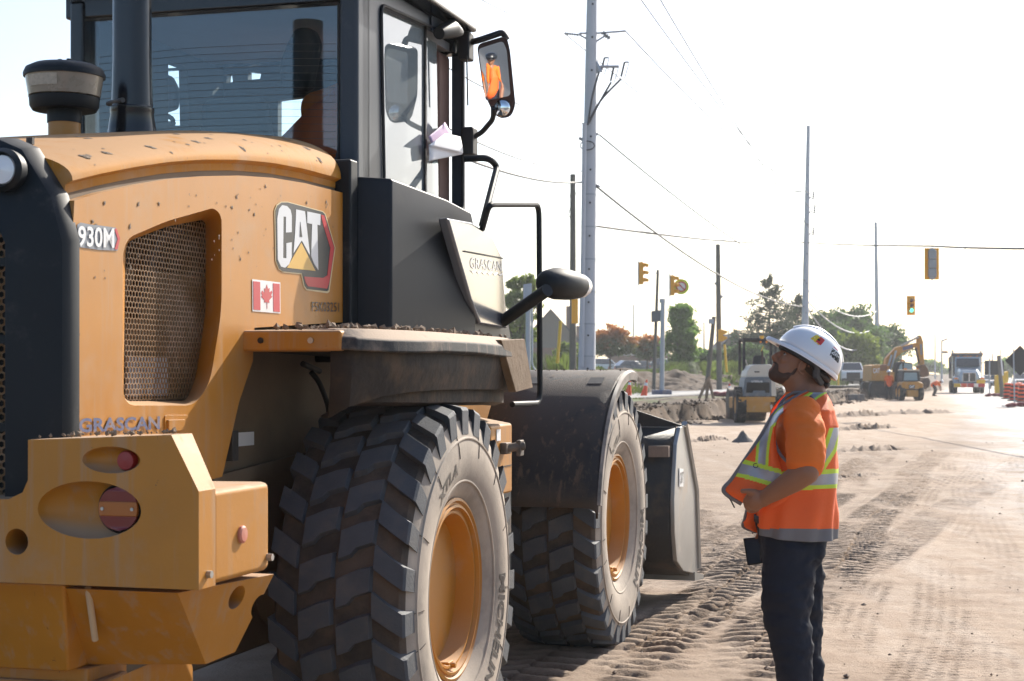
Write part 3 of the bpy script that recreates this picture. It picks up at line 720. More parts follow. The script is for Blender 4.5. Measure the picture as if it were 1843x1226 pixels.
# ---- engine frame behind the panel -------------------------------------------------
mb = MB().box((-.55, -1.9, .78), (.55, .6, 1.9)); obj('engine_frame', mb, FRM, L, bevel=.01)
mb = MB().prism([lv(x, y, .555) for x, y in ((375, 858), (600, 800), (600, 830), (500, 850), (375, 880))], (.02, 0, 0)); obj('frame_rail', mb, FRM, L)
mb = MB().prism([lv(x, y, .56) for x, y in ((424, 779), (456, 777), (456, 801), (424, 804))], (.003, 0, 0)); obj('warning_label', mb, WHT, L)
mb = MB(); q = lv(410, 805, .57); mb.box((.56, q.y-.02, q.z-.05), (.60, q.y+.03, q.z+.06)); obj('bracket', mb, DKST, L, bevel=.004)
mb = MB().tube(bez([lv(560, 670, .6), lv(575, 690, .62), lv(590, 730, .62), lv(592, 755, .6)]), .011); obj('hose', mb, RUB, L)
mb = MB().tube([lv(545, 655, .6), lv(575, 668, .6)], .012); obj('hose', mb, RUB, L)
# rear frame below, belly
mb = MB().box((-.42, -1.6, .45), (.42, .9, .80)); obj('rear_frame', mb, FRM, L, bevel=.02)
mb = MB().box((-.36, .8, .42), (.36, 4.1, 1.2)); obj('front_frame', mb, FRM, L, bevel=.03)
mb = MB().cyl((-.75, 0, .70), (.75, 0, .70), .17, 20); mb.box((-.22, -.3, .45), (.22, .3, .95)); obj('axle', mb, FRM, L, bevel=.02)
mb = MB().cyl((-.75, 3, .735), (.75, 3, .735), .17, 20); obj('axle', mb, FRM, L)
# ---- black rear grille surround ------------------------------------------------------
def ring_rear(y, inset, ztop):
    # half outline of the surround seen from behind, x>=0
    xo = HX+.012-inset
    return [(xo, y, .86), (xo, y, ztop-.30), (xo-.035, y, ztop-.17), (xo-.13, y, ztop-.03), (xo-.2, y, ztop), (.3, y, ztop+.012), (0, y, ztop+.015)]
rows = []
for y, inset, zt in ((-1.985, -.002, 2.235), (-2.03, -.002, 2.230), (-2.055, .012, 2.222), (-2.072, .045, 2.20)):
    r = ring_rear(y, inset, zt); rows.append(r+[(-p[0], p[1], p[2]) for p in reversed(r[:-1])])
gx = .555
inner = [(gx, -2.115, .95), (gx, -2.115, 1.6), (gx, -2.115, 1.92), (gx-.02, -2.115, 1.96), (gx-.06, -2.115, 1.98), (.3, -2.115, 1.98), (0, -2.115, 1.98)]
rows.append(inner+[(-p[0], p[1], p[2]) for p in reversed(inner[:-1])])
rows.append([(p[0]*.98, -2.02, p[2]) for p in rows[-1]])
obj('grille_surround', MB().grid(rows), BLK, L, ang=30)
mb = MB()
gpoly = [Vector((0, -.55, .96)), Vector((0, .55, .96)), Vector((0, .55, 1.975)), Vector((0, -.55, 1.975))]
hs = hexsheet([Vector((0, a.y, a.z)) for a in gpoly], 0, .013, .0098)
hs.v = [(y, -2.06+x, z) for x, y, z in hs.v]
obj('rear_grille', hs, GRM, L, ang=0, fixn=False)
for z in (1.15, 1.4, 1.65, 1.87):
    obj('grille_bar', MB().box((-.55, -2.085, z-.012), (.55, -2.07, z+.012)), BLK, L)
obj('radiator', MB().box((-.56, -1.98, .9), (.56, -1.93, 2.0)), pmat('grille_dark', (.012, .011, .01), .9), L)
for sx in (1, -1):                                 # round work lamps at the top of the surround
    c = lu(3, 305, -2.12); M = Matrix.Translation((sx*c.x, -2.10, c.z)) @ Matrix.Rotation(R(90), 4, 'X')
    lamp = obj('work_lamp', MB().lathe([(.0, -.02), (.058, -.02), (.062, .015), (.05, .03), (.044, .012), (0, .012)], M, 28), BLK, L, ang=40)
    obj('lens', MB().lathe([(.0, .014), (.042, .014), (.04, .02), (0, .026)], M, 24), LENSW, lamp)
for x in (.2, .36, .5):
    obj('hood_bolt', MB().cyl((x, -1.9+.0, 2.23), (x, -1.9, 2.25), .012, 6), DKST, L)
# ---- counterweight -------------------------------------------------------------------
CWX, CWB = 1.2, -2.2
def cw_body(sx):
    pts = [(.40, 1.205), (.62, 1.205), (.665, 1.225), (.682, 1.26), (.682, 1.37), (1.118, 1.388), (1.199, 1.238), (1.199, .975), (.40, .975)]
    pts = [(sx*x, z) for x, z in pts]
    return pts
pts = cw_body(1)[1:-1]; full = [(x, z) for x, z in pts] + [(-x, z) for x, z in reversed(pts)]
mb = MB()
# solid: back plate with shaped top, depth varies so that the top ledge tapers to the corner
back = [Vector((x, CWB, z)) for x, z in full]
front = [Vector((x, CWB+(.36 if abs(x) < .9 else .12 if abs(x) < 1.15 else .10), z)) for x, z in full]
n = len(back); tri = tessellate_polygon([[Vector((p.x, p.z, 0)) for p in back]])
mb.add(back+front, [tuple(t) for t in tri]+[tuple(i+n for i in reversed(t)) for t in tri]+[(i, (i+1) % n, (i+1) % n+n, i+n) for i in range(n)])
def cut(mesh_mb, cutters):
    def f(o):
        for cmb in cutters:
            me = bpy.data.meshes.new('c'); me.from_pydata(cmb.v, [], cmb.f)
            bm = bmesh.new(); bm.from_mesh(me); bmesh.ops.recalc_face_normals(bm, faces=bm.faces); bm.to_mesh(me); bm.free()
            c = bpy.data.objects.new('c', me); COL.objects.link(c); CUT.append(c)
            m = o.modifiers.new('b', 'BOOLEAN'); m.operation = 'DIFFERENCE'; m.object = c; m.solver = 'EXACT'
    CUT = []
    me = baked(mesh_mb, [f])
    for c in CUT: bpy.data.objects.remove(c)
    return me
c1, c2 = lu(200, 828, CWB), lu(160, 918, CWB)
cutters = []
for sx in (1, -1):
    cutters.append(MB().ell((sx*c1.x, CWB, c1.z), (.088, .050, .036), None, 28, 16))
    cutters.append(MB().ell((sx*c2.x, CWB, c2.z), (.158, .075, .078), None, 32, 16))
    h = lu(30, 975, CWB)
    cutters.append(MB().cyl((sx*h.x, CWB-.1, h.z), (sx*h.x, CWB+.12, h.z), .036, 20))
me = cut(mb, cutters)
cw = obj('counterweight', me, YELD, L, bevel=.012, ang=32)
for sx in (1, -1):
    q = lu(231, 829, CWB+.03); M = Matrix.Translation((sx*q.x, CWB+.03, q.z)) @ Matrix.Rotation(R(90), 4, 'X')
    obj('reflector', MB().lathe([(0, -.03), (.027, -.03), (.028, .01), (.024, .018), (0, .02)], M, 24), pmat('reflector_red', (.26, .014, .016), .35), cw)
    q = lu(220, 915, CWB+.03); M = Matrix.Translation((sx*q.x, CWB+.035, q.z)) @ Matrix.Rotation(R(90), 4, 'X')
    tl = obj('tail_light', MB().lathe([(0, -.05), (.066, -.05), (.068, .015), (.063, .022), (.060, .016), (0, .016)], M, 36), RUB, cw, ang=40)
    zs = [(-.06, -.02), (-.02, .02), (.02, .06)]
    for k, (a, b) in enumerate(zs):
        mb = MB(); pr = []
        for t in np.linspace(a, b, 7):
            w = math.sqrt(max(0, .0595**2-t*t)); pr.append((w, t))
        ring = [Vector((sx*q.x+w, CWB+.035-.018, q.z+t)) for w, t in pr]+[Vector((sx*q.x-w, CWB+.035-.018, q.z+t)) for w, t in reversed(pr)]
        mb.prism(ring, (0, -.010 if k != 1 else -.013, 0)); obj('lens', mb, [LENSR, pmat('lens_dull_amber', (.34, .10, .008), .3, coat=.15), LENSR][k], tl, bevel=.003)
    for dx in (-.045, .045):
        obj('lens_screw', MB().cyl((sx*q.x+dx, CWB+.003, q.z), (sx*q.x+dx, CWB-.0, q.z), .005, 8), STEEL, tl)
# side block ahead of the corner plate
for sx in (1, -1):
    mb = MB(); a, b = CWB+.095, -1.735
    mb.hexa([(sx*.75, a, .975), (sx*1.195, a, .975), (sx*1.195, b, .975), (sx*.75, b, .975), (sx*.75, a, 1.232), (sx*1.195, a, 1.236), (sx*1.195, b, 1.236), (sx*.75, b, 1.232)])
    blk = obj('counterweight_block', mb, YELD, L, bevel=.02, seg=3)
    q = lv(437, 962, CWX); M = Matrix.Translation((sx*1.196, q.y, q.z)) @ Matrix.Rotation(R(90*sx), 4, 'Y')
    obj('reflector', MB().lathe([(0, -.01), (.024, -.01), (.025, .006), (.02, .01), (0, .011)], M, 20), pmat('side_reflector', (.55, .14, .09), .5, dust=.4), blk)
    for px in ((374, 1034), (484, 1003)):
        q = lv(*px, CWX); obj('bolt', MB().cyl((sx*1.19, q.y, q.z), (sx*1.212, q.y, q.z), .011, 6), STEEL, blk)
    # tapering lower wedge with the two tie-down holes
    w = MB().hexa([(sx*.60, -1.92, .70), (sx*1.07, -1.90, .72), (sx*1.10, -1.77, .735), (sx*.60, -1.65, .70),
                   (sx*.60, -2.13, .955), (sx*1.10, -2.13, .955), (sx*1.195, -1.705, .960), (sx*.60, -1.65, .955)])
    hc = []
    for px in ((437, 1075), (470, 1090)):
        q = lv(*px, 1.16); hc.append(MB().cyl((sx*1.05, q.y-.0, q.z), (sx*1.3, q.y-.02, q.z), .034, 18))
    obj('lower_counterweight', cut(w, hc), YELD, L, bevel=.008, ang=32)
mb = MB().hexa([(-.70, -2.02, .70), (.70, -2.02, .70), (.70, -1.6, .70), (-.70, -1.6, .70), (-.76, -2.145, .968), (.76, -2.145, .968), (.76, -1.6, .968), (-.76, -1.6, .968)])
obj('counterweight_belly', mb, YELD, L, bevel=.01)
q0, q1 = lu(165, 1056, -2.10), lu(178, 1150, -2.03)
obj('overflow_pipe', MB().cyl((q0.x, -2.12, q0.z), (q1.x, -2.05, q1.z), .0095, 8), pmat('pale_pipe', (.5, .36, .22), .7), L)
mb = MB().box((-.74, -1.97, .60), (.74, -1.75, .66)); mb.box((-.72, -1.95, .60), (.72, -1.72, .70))
obj('hitch_beam', mb, YELD, L, bevel=.008)
mb = MB().prism([(.74, -1.97, .60), (.93, -1.75, .69), (.93, -1.70, .62), (.80, -1.80, .58)], (0, .0, .05)); obj('hitch_plate', mb, YELD, L, bevel=.006)
# ---- exhaust stack, air precleaner ----------------------------------------------------
def up(x, y): return Matrix.Translation((x, y, 0))
c = lu(238, 100, -.55); sx_, sy_ = c.x, -.55
s_ = 1/ (F/6.26)                                     # metres per px at that distance
obj('exhaust_stack', MB().lathe([(0, 2.30), (.096, 2.30), (.094, 2.44), (.090, 2.49), (.081, 2.545), (.083, 2.55), (.083, 2.565), (.078, 2.57), (.073, 2.75), (.073, 3.25), (.066, 3.25), (.066, 2.6), (0, 2.6)], up(sx_, sy_), 36), BLKG, L, ang=40)
obj('clamp', MB().tube([(sx_-.085, sy_-.03, 2.583), (sx_+.01, sy_-.088, 2.583)], .010), DKST, L)
c = lu(116, 160, -.85); px_, py_ = c.x, -.85
obj('intake_pipe', MB().lathe([(0, 2.3), (.058, 2.3), (.058, 2.475), (0, 2.475)], up(px_, py_), 24), YEL, L)
obj('intake_collar', MB().lathe([(0, 2.47), (.062, 2.47), (.062, 2.525), (0, 2.525)], up(px_, py_), 24), BLK, L)
pc = obj('precleaner', MB().lathe([(0, 2.515), (.115, 2.515), (.124, 2.53), (.126, 2.56), (.128, 2.562), (0, 2.565)], up(px_, py_), 36), BLK, L, ang=30)
obj('bowl', MB().lathe([(.120, 2.563), (.128, 2.566), (.140, 2.64), (.132, 2.64), (.122, 2.57)], up(px_, py_), 36, closed=True), pmat('smoky_bowl', (.24, .20, .15), .25, coat=.4, dust=.3), pc, ang=30)
obj('cap', MB().lathe([(0, 2.636), (.146, 2.636), (.147, 2.648), (.138, 2.668), (.11, 2.682), (0, 2.69)], up(px_, py_), 36), BLK, pc, ang=40)
for dx in (-.015, .015):
    obj('wing_nut', MB().box((px_+dx*1.2-.006, py_-.006, 2.685), (px_+dx*1.2+.006, py_+.006, 2.705)), BLK, pc)
obj('bowl_sticker', MB().grid([[(px_+.137*math.sin(a)*k, py_-.137*math.cos(a)*k, z) for a in np.linspace(-.55, .35, 8)] for k, z in ((.985, 2.59), (1.025, 2.63))]), pmat('bowl_label', (.42, .36, .28), .5, var=.5, scale=60), pc)
# ---- rear fender platform ------------------------------------------------------------
def fend_outline(ins=0):
    pts = [(.70, -.86), (1.05, -.86), (1.12, -.84), (1.19, -.70), (1.235, -.52), (1.26, -.3), (1.265, .1), (1.262, .62), (1.24, .86)]
    return [(x-ins*(1 if x > .71 else 0), y+ins*(1 if y < -.2 else 0)) for x, y in pts]
oz = fend_outline()
top = lambda ins, z0, z1: [Vector((x, y, z)) for (x, y), z in zip(fend_outline(ins), np.linspace(z0, z1, len(oz)))]
def slab(pa, pb):                                    # ring pa (lower) to pb (upper), closed on the machine side
    mb = MB(); la = pa+[Vector((.5, pa[-1].y, pa[-1].z)), Vector((.5, pa[0].y, pa[0].z))]; lb = pb+[Vector((.5, pb[-1].y, pb[-1].z)), Vector((.5, pb[0].y, pb[0].z))]
    mb.loft([la, lb]); return mb
# yellow rear beam (first two outline points) and black rubber rest
yb = MB().hexa([(.66, -.865, 1.632), (1.07, -.865, 1.632), (1.05, -.6, 1.632), (.66, -.6, 1.632), (.66, -.865, 1.705), (1.07, -.865, 1.703), (1.05, -.6, 1.715), (.66, -.6, 1.715)])
fb = obj('fender_beam', yb, YELD, L, bevel=.012, seg=3)
obj('beam_end', MB().hexa([(.655, -.868, 1.60), (.69, -.868, 1.60), (.69, -.84, 1.60), (.655, -.84, 1.60), (.655, -.868, 1.66), (.69, -.868, 1.66), (.69, -.84, 1.66), (.655, -.84, 1.66)]), YELD, fb, bevel=.003)
for px in ((470, 613), (560, 613)):
    q = lu(*px, -.866); obj('bolt', MB().cyl((q.x, -.87, q.z), (q.x, -.875, q.z), .011, 8), RUB if px[0] < 500 else STEEL, fb)
pa = [Vector((x, y, z)) for (x, y), z in zip(oz[1:], (1.636, 1.632, 1.628, 1.628, 1.634, 1.634, 1.622, 1.61))]
pm_ = [Vector((x-.004, y+.004, z+.045)) for (x, y), z in zip(oz[1:], (1.636, 1.632, 1.628, 1.628, 1.632, 1.632, 1.626, 1.615))]
pb = [Vector((x-.05, y+.04*(1 if y < -.2 else 0), 1.712)) for (x, y) in oz[1:]]
pa[0].x += .02; pm_[0].x += .02; pb[0].x += .02
mb = MB(); ext = lambda q: q+[Vector((.6, q[-1].y, q[-1].z)), Vector((.6, q[0].y+.25, q[0].z))]
mb.loft([ext(pa), ext(pm_), ext(pb)]); fend = obj('rear_fender', mb, BLKD, L, bevel=.008, ang=50)
# inner liner: hangs under the platform, follows the wheel
mb = MB(); rows = []
for k, (x, y) in enumerate(fend_outline(.035)[1:]):
    lowz = (1.40, 1.44, 1.475, 1.49, 1.495, 1.495, 1.49, 1.48)[k]
    rows.append([Vector((x, y, 1.635)), Vector((x-.01, y+.02, (1.635+lowz)/2)), Vector((x-.03, y+.05, lowz)), Vector((x-.10, y+.16, lowz-.004))])
mb.grid(rows); obj('fender_liner', mb, MUD, L, thick=.012)
mb = MB(); rows = []
for k, (x, y) in enumerate(fend_outline(.10)[2:]):
    lowz = (1.458, 1.455, 1.452, 1.448, 1.444, 1.438, 1.43)[k]
    rows.append([Vector((x, y+.03, 1.54)), Vector((x, y+.03, lowz+.0)), Vector((x-.05, y+.06, lowz-.012))])
mb.grid(rows); obj('fender_skirt', mb, MUD, L, thick=.02)
mb = MB().prism([lv(x, y, 1.225) for x, y in ((888, 612), (931, 610), (946, 698), (915, 706))], (.035, 0, 0)); obj('fender_flap', mb, pmat('muddy_yellow', (.15, .095, .05), .85, var=.4, scale=12, dust=.5, dustcol=(.22, .155, .10), bump=.4, bscale=40), L, bevel=.004)
# ---- cab ------------------------------------------------------------------------------
# lower side cover: black faceted body, its door side greyed as if reflecting sky
bx = [(.69, .16), (.865, .20), (.955, .72), (.995, .97), (1.0, 1.66), (.69, 1.70)]
cvz = [2.345, 2.335, 2.30, 2.29, 2.10, 2.16]
tin = [(.69, .18), (.853, .235), (.935, .72), (.972, .97), (.955, 1.62), (.69, 1.66)]
lowr = [Vector((x, y, 1.70)) for x, y in bx]
sh_ = [Vector((x, y, z-.10)) for (x, y), z in zip(bx, cvz)]; sh_[4].z = 2.16
tp = [Vector((x, y, z)) for (x, y), z in zip(tin, [2.375, 2.365, 2.325, 2.29, 2.235, 2.235])]
def cover(i0, i1):
    mb = MB(); r0, r1, r2 = lowr[i0:i1], sh_[i0:i1], tp[i0:i1]
    cl = lambda q: q+[Vector((.6, q[-1].y, q[-1].z)), Vector((.6, q[0].y, q[0].z))]
    mb.loft([cl(r0), cl(r1), cl(r2)]); return mb
BLKC = pmat('cover_black', (.016, .019, .024), .45, var=.2, dust=.05, spec=.2, dustcol=(.12, .11, .10))
obj('cab_lower_cover', cover(0, 4), BLKC, L, bevel=.012, seg=3, ang=25)
# door side of the black body, sky reflection painted as grey, slanted edge
A_ = [lv(x, y, 1.005) for x, y in ((806, 392), (850, 400), (887, 425), (904, 462), (914, 591), (865, 583), (848, 540))]
gc = obj('side_cover_sheen', MB().prism(A_, (-.05, 0, 0)), GREYSHEEN, L, bevel=.012, seg=3)
mb = MB().hexa([(.6, .98, 1.70), (.985, .98, 1.70), (.98, 1.62, 1.70), (.6, 1.64, 1.70), (.6, .98, 2.27), (.95, .98, 2.27), (.95, 1.45, 2.16), (.6, 1.55, 2.16)])
obj('cab_lower_cover', mb, BLKC, L, bevel=.01)
s0, s1 = lv(835, 451, 1.007), lv(905, 464, 1.007)
obj('cover_seam', MB().prism([s0, s1, s1+Vector((0, 0, -.006)), s0+Vector((0, 0, -.006))], (.003, 0, 0)), RUB, gc)
# base of the cab
obj('cab_base', MB().box((-.69, .14, 1.60), (.68, 1.75, 2.33)), BLKG, L, bevel=.015)
obj('cab_gap_panel', MB().box((.40, .075, 1.70), (.735, .16, 2.43)), BLK, L, bevel=.01)
# side frame with the window opening (right and left)
o_px = [(652, -45), (838, 66), (838, 394), (690, 356), (652, 350)]
h_px = [(684, 8), (831, 74), (831, 380), (690, 347)]
fo = [yz(p, .70) for p in o_px]; fh = rounded([yz(p, .70) for p in h_px], .05, 4)
def frame_plate(po, ph, sx, t):
    mb = MB(); n, m = len(po), len(ph)
    fl = lambda q: [Vector((p.y, p.z, 0)) for p in q]
    tri = tessellate_polygon([fl(po), fl(ph)])
    vs = po+ph+[p-Vector((t, 0, 0)) for p in po+ph]; vs = [Vector((p.x*sx, p.y, p.z)) for p in vs]; k = n+m
    fs = [tuple(q) for q in tri]+[tuple(i+k for i in reversed(q)) for q in tri]
    fs += [(i, (i+1) % n, k+(i+1) % n, k+i) for i in range(n)]+[(n+i, n+(i+1) % m, k+n+(i+1) % m, k+n+i) for i in range(m)]
    return mb.add(vs, fs)
obj('cab_side_frame', frame_plate(fo, fh, 1, .055), CABF, L, bevel=.008, ang=32)
seal = [Vector((.705, p.y, p.z)) for p in fh]; obj('window_seal', MB().tube(seal+[seal[0]], .008, 8), RUB, L)
xr = [yz(p, .672) for p in ((684, 2), (766, 42), (766, 374), (684, 352))]
win = obj('sliding_pane', MB().prism(xr, (.006, 0, 0)), GLS, L)
a, b = yz((766, 40), .685), yz((766, 368), .685)
obj('pane_edge', MB().box((.66, a.y-.008, b.z), (.688, a.y+.006, a.z)), RUB, win)
a2 = [yz(p, .655) for p in ((767, 60), (784, 66), (788, 375), (767, 370))]
obj('sliding_pane', MB().prism(a2, (.005, 0, 0)), GLS, L)
# roof
rz = yz((862, 54), .80)
mb = MB().hexa([(-.80, .02, 3.255), (.80, .02, 3.255), (.80, rz.y, rz.z-.015), (-.80, rz.y, rz.z-.015), (-.76, .1, 3.38), (.76, .1, 3.38), (.76, rz.y-.05, 3.40), (-.76, rz.y-.05, 3.40)])
obj('roof', mb, BLKG, L, bevel=.02, seg=3)
obj('cab_header', MB().box((-.69, .26, 3.12), (.69, .34, 3.30)), BLKG, L, bevel=.01); obj('cab_header', MB().box((-.69, 1.6, 3.15), (.69, 1.7, 3.3)), BLKG, L, bevel=.01)
mb = MB().prism([yz(p, .705) for p in ((775, 28), (812, 45), (812, 68), (775, 55))], (.006, 0, 0)); obj('wiper_plate', mb, CABF, L)
q = yz((780, 42), .712)
# rear pillars and rear window
obj('rear_pillar', MB().box((.615, .24, 2.3), (.70, .40, 3.2)), CABF, L, bevel=.02)
obj('rear_pillar', MB().box((-.66, .24, 2.1), (-.59, .40, 3.2)), BLKG, L, bevel=.02)
obj('rear_window', MB().box((-.60, .300, 2.25), (.615, .306, 3.125)), GLR, L)
mb = MB().tube(rpath([(.60, .296, 3.115), (.60, .296, 2.42), (.2, .296, 2.42)], .1, 6), .013, 8); obj('window_seal', mb, RUB, L)
# heater lines in the rear glass
for z in np.arange(2.50, 2.98, .031):
    w_ = obj('heater_wire', MB().tube([(-.55, .2985, z-.012), (-.1, .2985, z+.004), (.3, .2985, z), (.58, .2985, z-.015)], .0006, 4), DKST, L)
# interior: added dark panels over the far side and front, small openings left
def wall_with_holes(pts, holes, off):
    mb = MB(); al = list(pts); polys = [pts]+holes
    for h in holes: al += h
    ax = max(range(3), key=lambda i: abs(off[i])); ii = [i for i in range(3) if i != ax]
    tri = tessellate_polygon([[Vector((p[ii[0]], p[ii[1]], 0)) for p in q] for q in polys])
    k = len(al); off = Vector(off); vs = al+[p+off for p in al]
    fs = [tuple(t) for t in tri]+[tuple(i+k for i in reversed(t)) for t in tri]; o = 0
    for q in polys:
        n = len(q); fs += [(o+i, o+(i+1) % n, o+(i+1) % n+k, o+i+k) for i in range(n)]; o += n
    return mb.add(vs, fs)
LWX = -.62
hl = [[yz(p, LWX) for p in ((303, 128), (338, 126), (340, 226), (303, 226))], [yz(p, LWX) for p in ((303, 110), (334, 121), (303, 123))]]
obj('cab_dark_panel', wall_with_holes([Vector((LWX, y, z)) for y, z in ((.3, 1.8), (1.75, 1.8), (1.75, 3.2), (.3, 3.2))], hl, (-.05, 0, 0)), INT, L)
hf = [[lu(*p, 1.70) for p in ((500, 180), (566, 172), (530, 258), (500, 262))], [lu(*p, 1.70) for p in ((409, 134), (417, 131), (419, 148), (407, 150))], [lu(*p, 1.70) for p in ((446, 128), (470, 131), (468, 142), (446, 144))]]
obj('cab_front_dark_panel', wall_with_holes([Vector((x, 1.70, z)) for x, z in ((-.62, 1.8), (.16, 1.8), (.16, 3.2), (-.62, 3.2))], hf, (0, .05, 0)), INT, L)  # added dark panel, cut short to let sun in on the operator
obj('cab_ceiling', MB().box((-.62, .34, 3.16), (.66, 1.7, 3.2)), pmat('headliner', (.22, .23, .24), .9), L)
# inside trim seen through the open half of the window
obj('inner_trim', MB().box((.55, 1.50, 2.3), (.64, 1.68, 3.15)), pmat('trim_brown', (.16, .085, .065), .7, var=.2), L, bevel=.02)
obj('console', MB().box((.2, 1.15, 2.2), (.62, 1.55, 2.52)), INT, L, bevel=.02)
obj('joystick', MB().tube([(.5, 1.3, 2.5), (.5, 1.28, 2.62)], .016).ell((.5, 1.28, 2.64), (.026, .026, .04)), INT, L)
# seat
st = obj('seat', MB().box((-.28, .62, 2.10), (.25, 1.15, 2.28)), INT, L, bevel=.05, seg=4)
SEATM = pmat('seat_fabric', (.028, .032, .036), .9, var=.25)
obj('seat_back', MB().hexa([(-.18, .50, 2.2), (.22, .50, 2.2), (.22, .66, 2.2), (-.18, .66, 2.2), (-.14, .46, 2.78), (.17, .46, 2.78), (.17, .55, 2.78), (-.14, .55, 2.78)]), SEATM, L, bevel=.05, seg=4)
hr = [lu(x, y, .50) for x, y in ((502, 158), (500, 110), (515, 75), (530, 48), (560, 48), (570, 75), (562, 115), (553, 160))]
obj('headrest', MB().prism(hr, (0, .09, 0)), pmat('headrest_black', (.012, .010, .009), .8, var=.4, scale=14, dust=.1), L, bevel=.025, seg=3)
obj('monitor', MB().prism([lu(x, y, 1.3) for x, y in ((277, 130), (305, 135), (320, 165), (315, 195), (285, 205), (277, 200))], (0, .05, 0)), INT, L, bevel=.015)
obj('steering_wheel', MB().tube([lu(290, 225, 1.3)]+[lu(295+18*math.cos(a), 222+14*math.sin(a), 1.25) for a in np.linspace(0, 6.0, 16)], .012), INT, L)
# mirror
arm1 = rpath([yz((836, 78), .72), lv(858, 74, .80), lv(905, 58, .93), lv(913, 72, .95)], .04)
obj('mirror_arm', MB().tube(arm1, .016), RUB, L)
arm2 = rpath([yz((836, 255), .72), lv(866, 240, .80), lv(888, 214, .90), lv(888, 195, .92)], .04)
obj('mirror_arm', MB().tube(arm2, .013), RUB, L)
for px in ((838, 84), (845, 255)):
    q = yz(px, .74); obj('mirror_bracket', MB().box((q.x-.03, q.y-.04, q.z-.07), (q.x+.03, q.y+.05, q.z+.07)), RUB, L, bevel=.01)
mc = [(858, 80), (905, 66), (913, 70), (918, 90), (928, 190), (920, 210), (902, 214), (888, 205), (870, 165)]
MC = lv(892, 140, .93); EYE = Vector((*_loc(0, 0), CH)); MN = (Vector((EYE.x+.05, EYE.y, EYE.z-.05))-MC).normalized()
def lp(px, py, off=0):                            # sight line met with the mirror plane
    a = lu(px, py, MC.y-.2); dr = (a-EYE).normalized(); t = (MC+MN*off-EYE).dot(MN)/dr.dot(MN); return EYE+dr*t
mo = obj('mirror_housing', MB().prism(rounded([lp(*p) for p in mc], .03), MN*-.07), BLKG, L, bevel=.015, seg=3)
gpx = rounded([Vector((x, y, 0)) for x, y in ((861, 88), (905, 74), (912, 90), (919, 172), (874, 182))], 6, 3)
MIRR = pmat('mirror_glass', (.82, .85, .86), .015, metal=1, var=.01)
gc_ = lp(890, 130, .004); rings = []
for k in (1, .75, .5, .25):
    rings.append([gc_+(lp(p.x, p.y, .004)-gc_)*k for p in gpx])
def bulge(p, Rs): return p-MN*((p-gc_).length**2/(2*Rs))+MN*.006
mbm = MB(); mbm.loft([[bulge(p, 7) for p in r] for r in rings], True, False); n_ = len(gpx); mbm.v.append(tuple(bulge(gc_, 7)))
for q in range(n_): mbm.f.append((3*n_+q, 3*n_+(q+1) % n_, len(mbm.v)-1)); mbm.mi.append(0)
obj('mirror_glass', mbm, MIRR, mo, ang=80)
cc = lp(903, 194, -.008); obj('spot_mirror', MB().ell(cc, (.046, .03, .046)), MIRR, mo, ang=80)
obj('antenna', MB().tube([yz((840, 100), .76), yz((842, 190), .76)], .004, 6), RUB, L)
obj('side_lamp', MB().tube([yz((790, 60), .74), yz((812, 52), .76), yz((828, 58), .76)], [.03, .045, .02], 12), RUB, L)
# hand rails, steps
obj('grab_rail', MB().tube(rpath([yz((835, 286), .73), lv(880, 284, .85), lv(895, 300, .87), lv(868, 405, .93)], .07), .017), BLK, L)
hv = 1.10
obj('hand_rail', MB().tube(rpath([lv(868, 412, 1.0), lv(880, 368, hv), lv(970, 368, hv), lv(972, 726, hv), lv(922, 728, hv-.04)], .07), .0145), BLK, L)
# turn-signal lamp on its stalk
st0, st1 = lv(905, 578, 1.0), lv(985, 522, 1.28)
sk = obj('lamp_stalk', MB().tube([st0, st1], .030, 14), BLK, L)
st2 = lv(1048, 512, 1.34); dr = (st2-st1).normalized()
a0 = lv(978, 508, 1.25); a1 = lv(1050, 516, 1.36)
pod = MB().tube([a0.lerp(a1, t) for t in (0, .08, .3, .6, .85, .95)], [.04, .062, .080, .077, .064, .052], 18); pod.v = [(x, y, a0.z+(z-a0.z)*.95) for x, y, z in pod.v]
po = obj('lamp_pod', pod, BLK, L, ang=60)
obj('lens', MB().tube([a0.lerp(a1, t) for t in (.86, .95, 1.02, 1.06)], [.062, .056, .047, .024], 16), LENSW, po, ang=60)
# tool box / steps behind rear wheel
tb = [lv(x, y, 1.13) for x, y in ((862, 745), (893, 724), (955, 757), (957, 882), (916, 892), (868, 880))]
B0 = lu(916, 892, .62); 
box = MB().hexa([(.62, .58, 1.02), (1.18, .58, 1.02), (1.18, .92, 1.02), (.62, .92, 1.02), (.62, .58, 1.43), (1.18, .58, 1.33), (1.18, .92, 1.33), (.62, .92, 1.43)])
tb_ = obj('battery_box', box, YELD, L, bevel=.012)
q = Vector((1.182, .74, 1.22)); obj('box_latch', MB().box((1.18, .72, 1.20), (1.21, .80, 1.25)).cyl((1.2, .76, 1.225), (1.27, .80, 1.235), .02, 10).box((1.24, .77, 1.19), (1.26, .83, 1.26)), DKST, tb_, bevel=.004)
obj('box_seam', MB().box((1.1815, .60, 1.142), (1.183, .90, 1.146)), RUB, tb_)
for z0, z1 in ((1.26, 1.31), (1.06, 1.12)): obj('box_label', MB().box((1.1815, .66, z0), (1.184, .72, z1)), WHT, tb_)
# steps between axles
obj('step_tank', MB().box((.5, .95, .55), (1.0, 1.55, 1.25)), BLKD, L, bevel=.02)
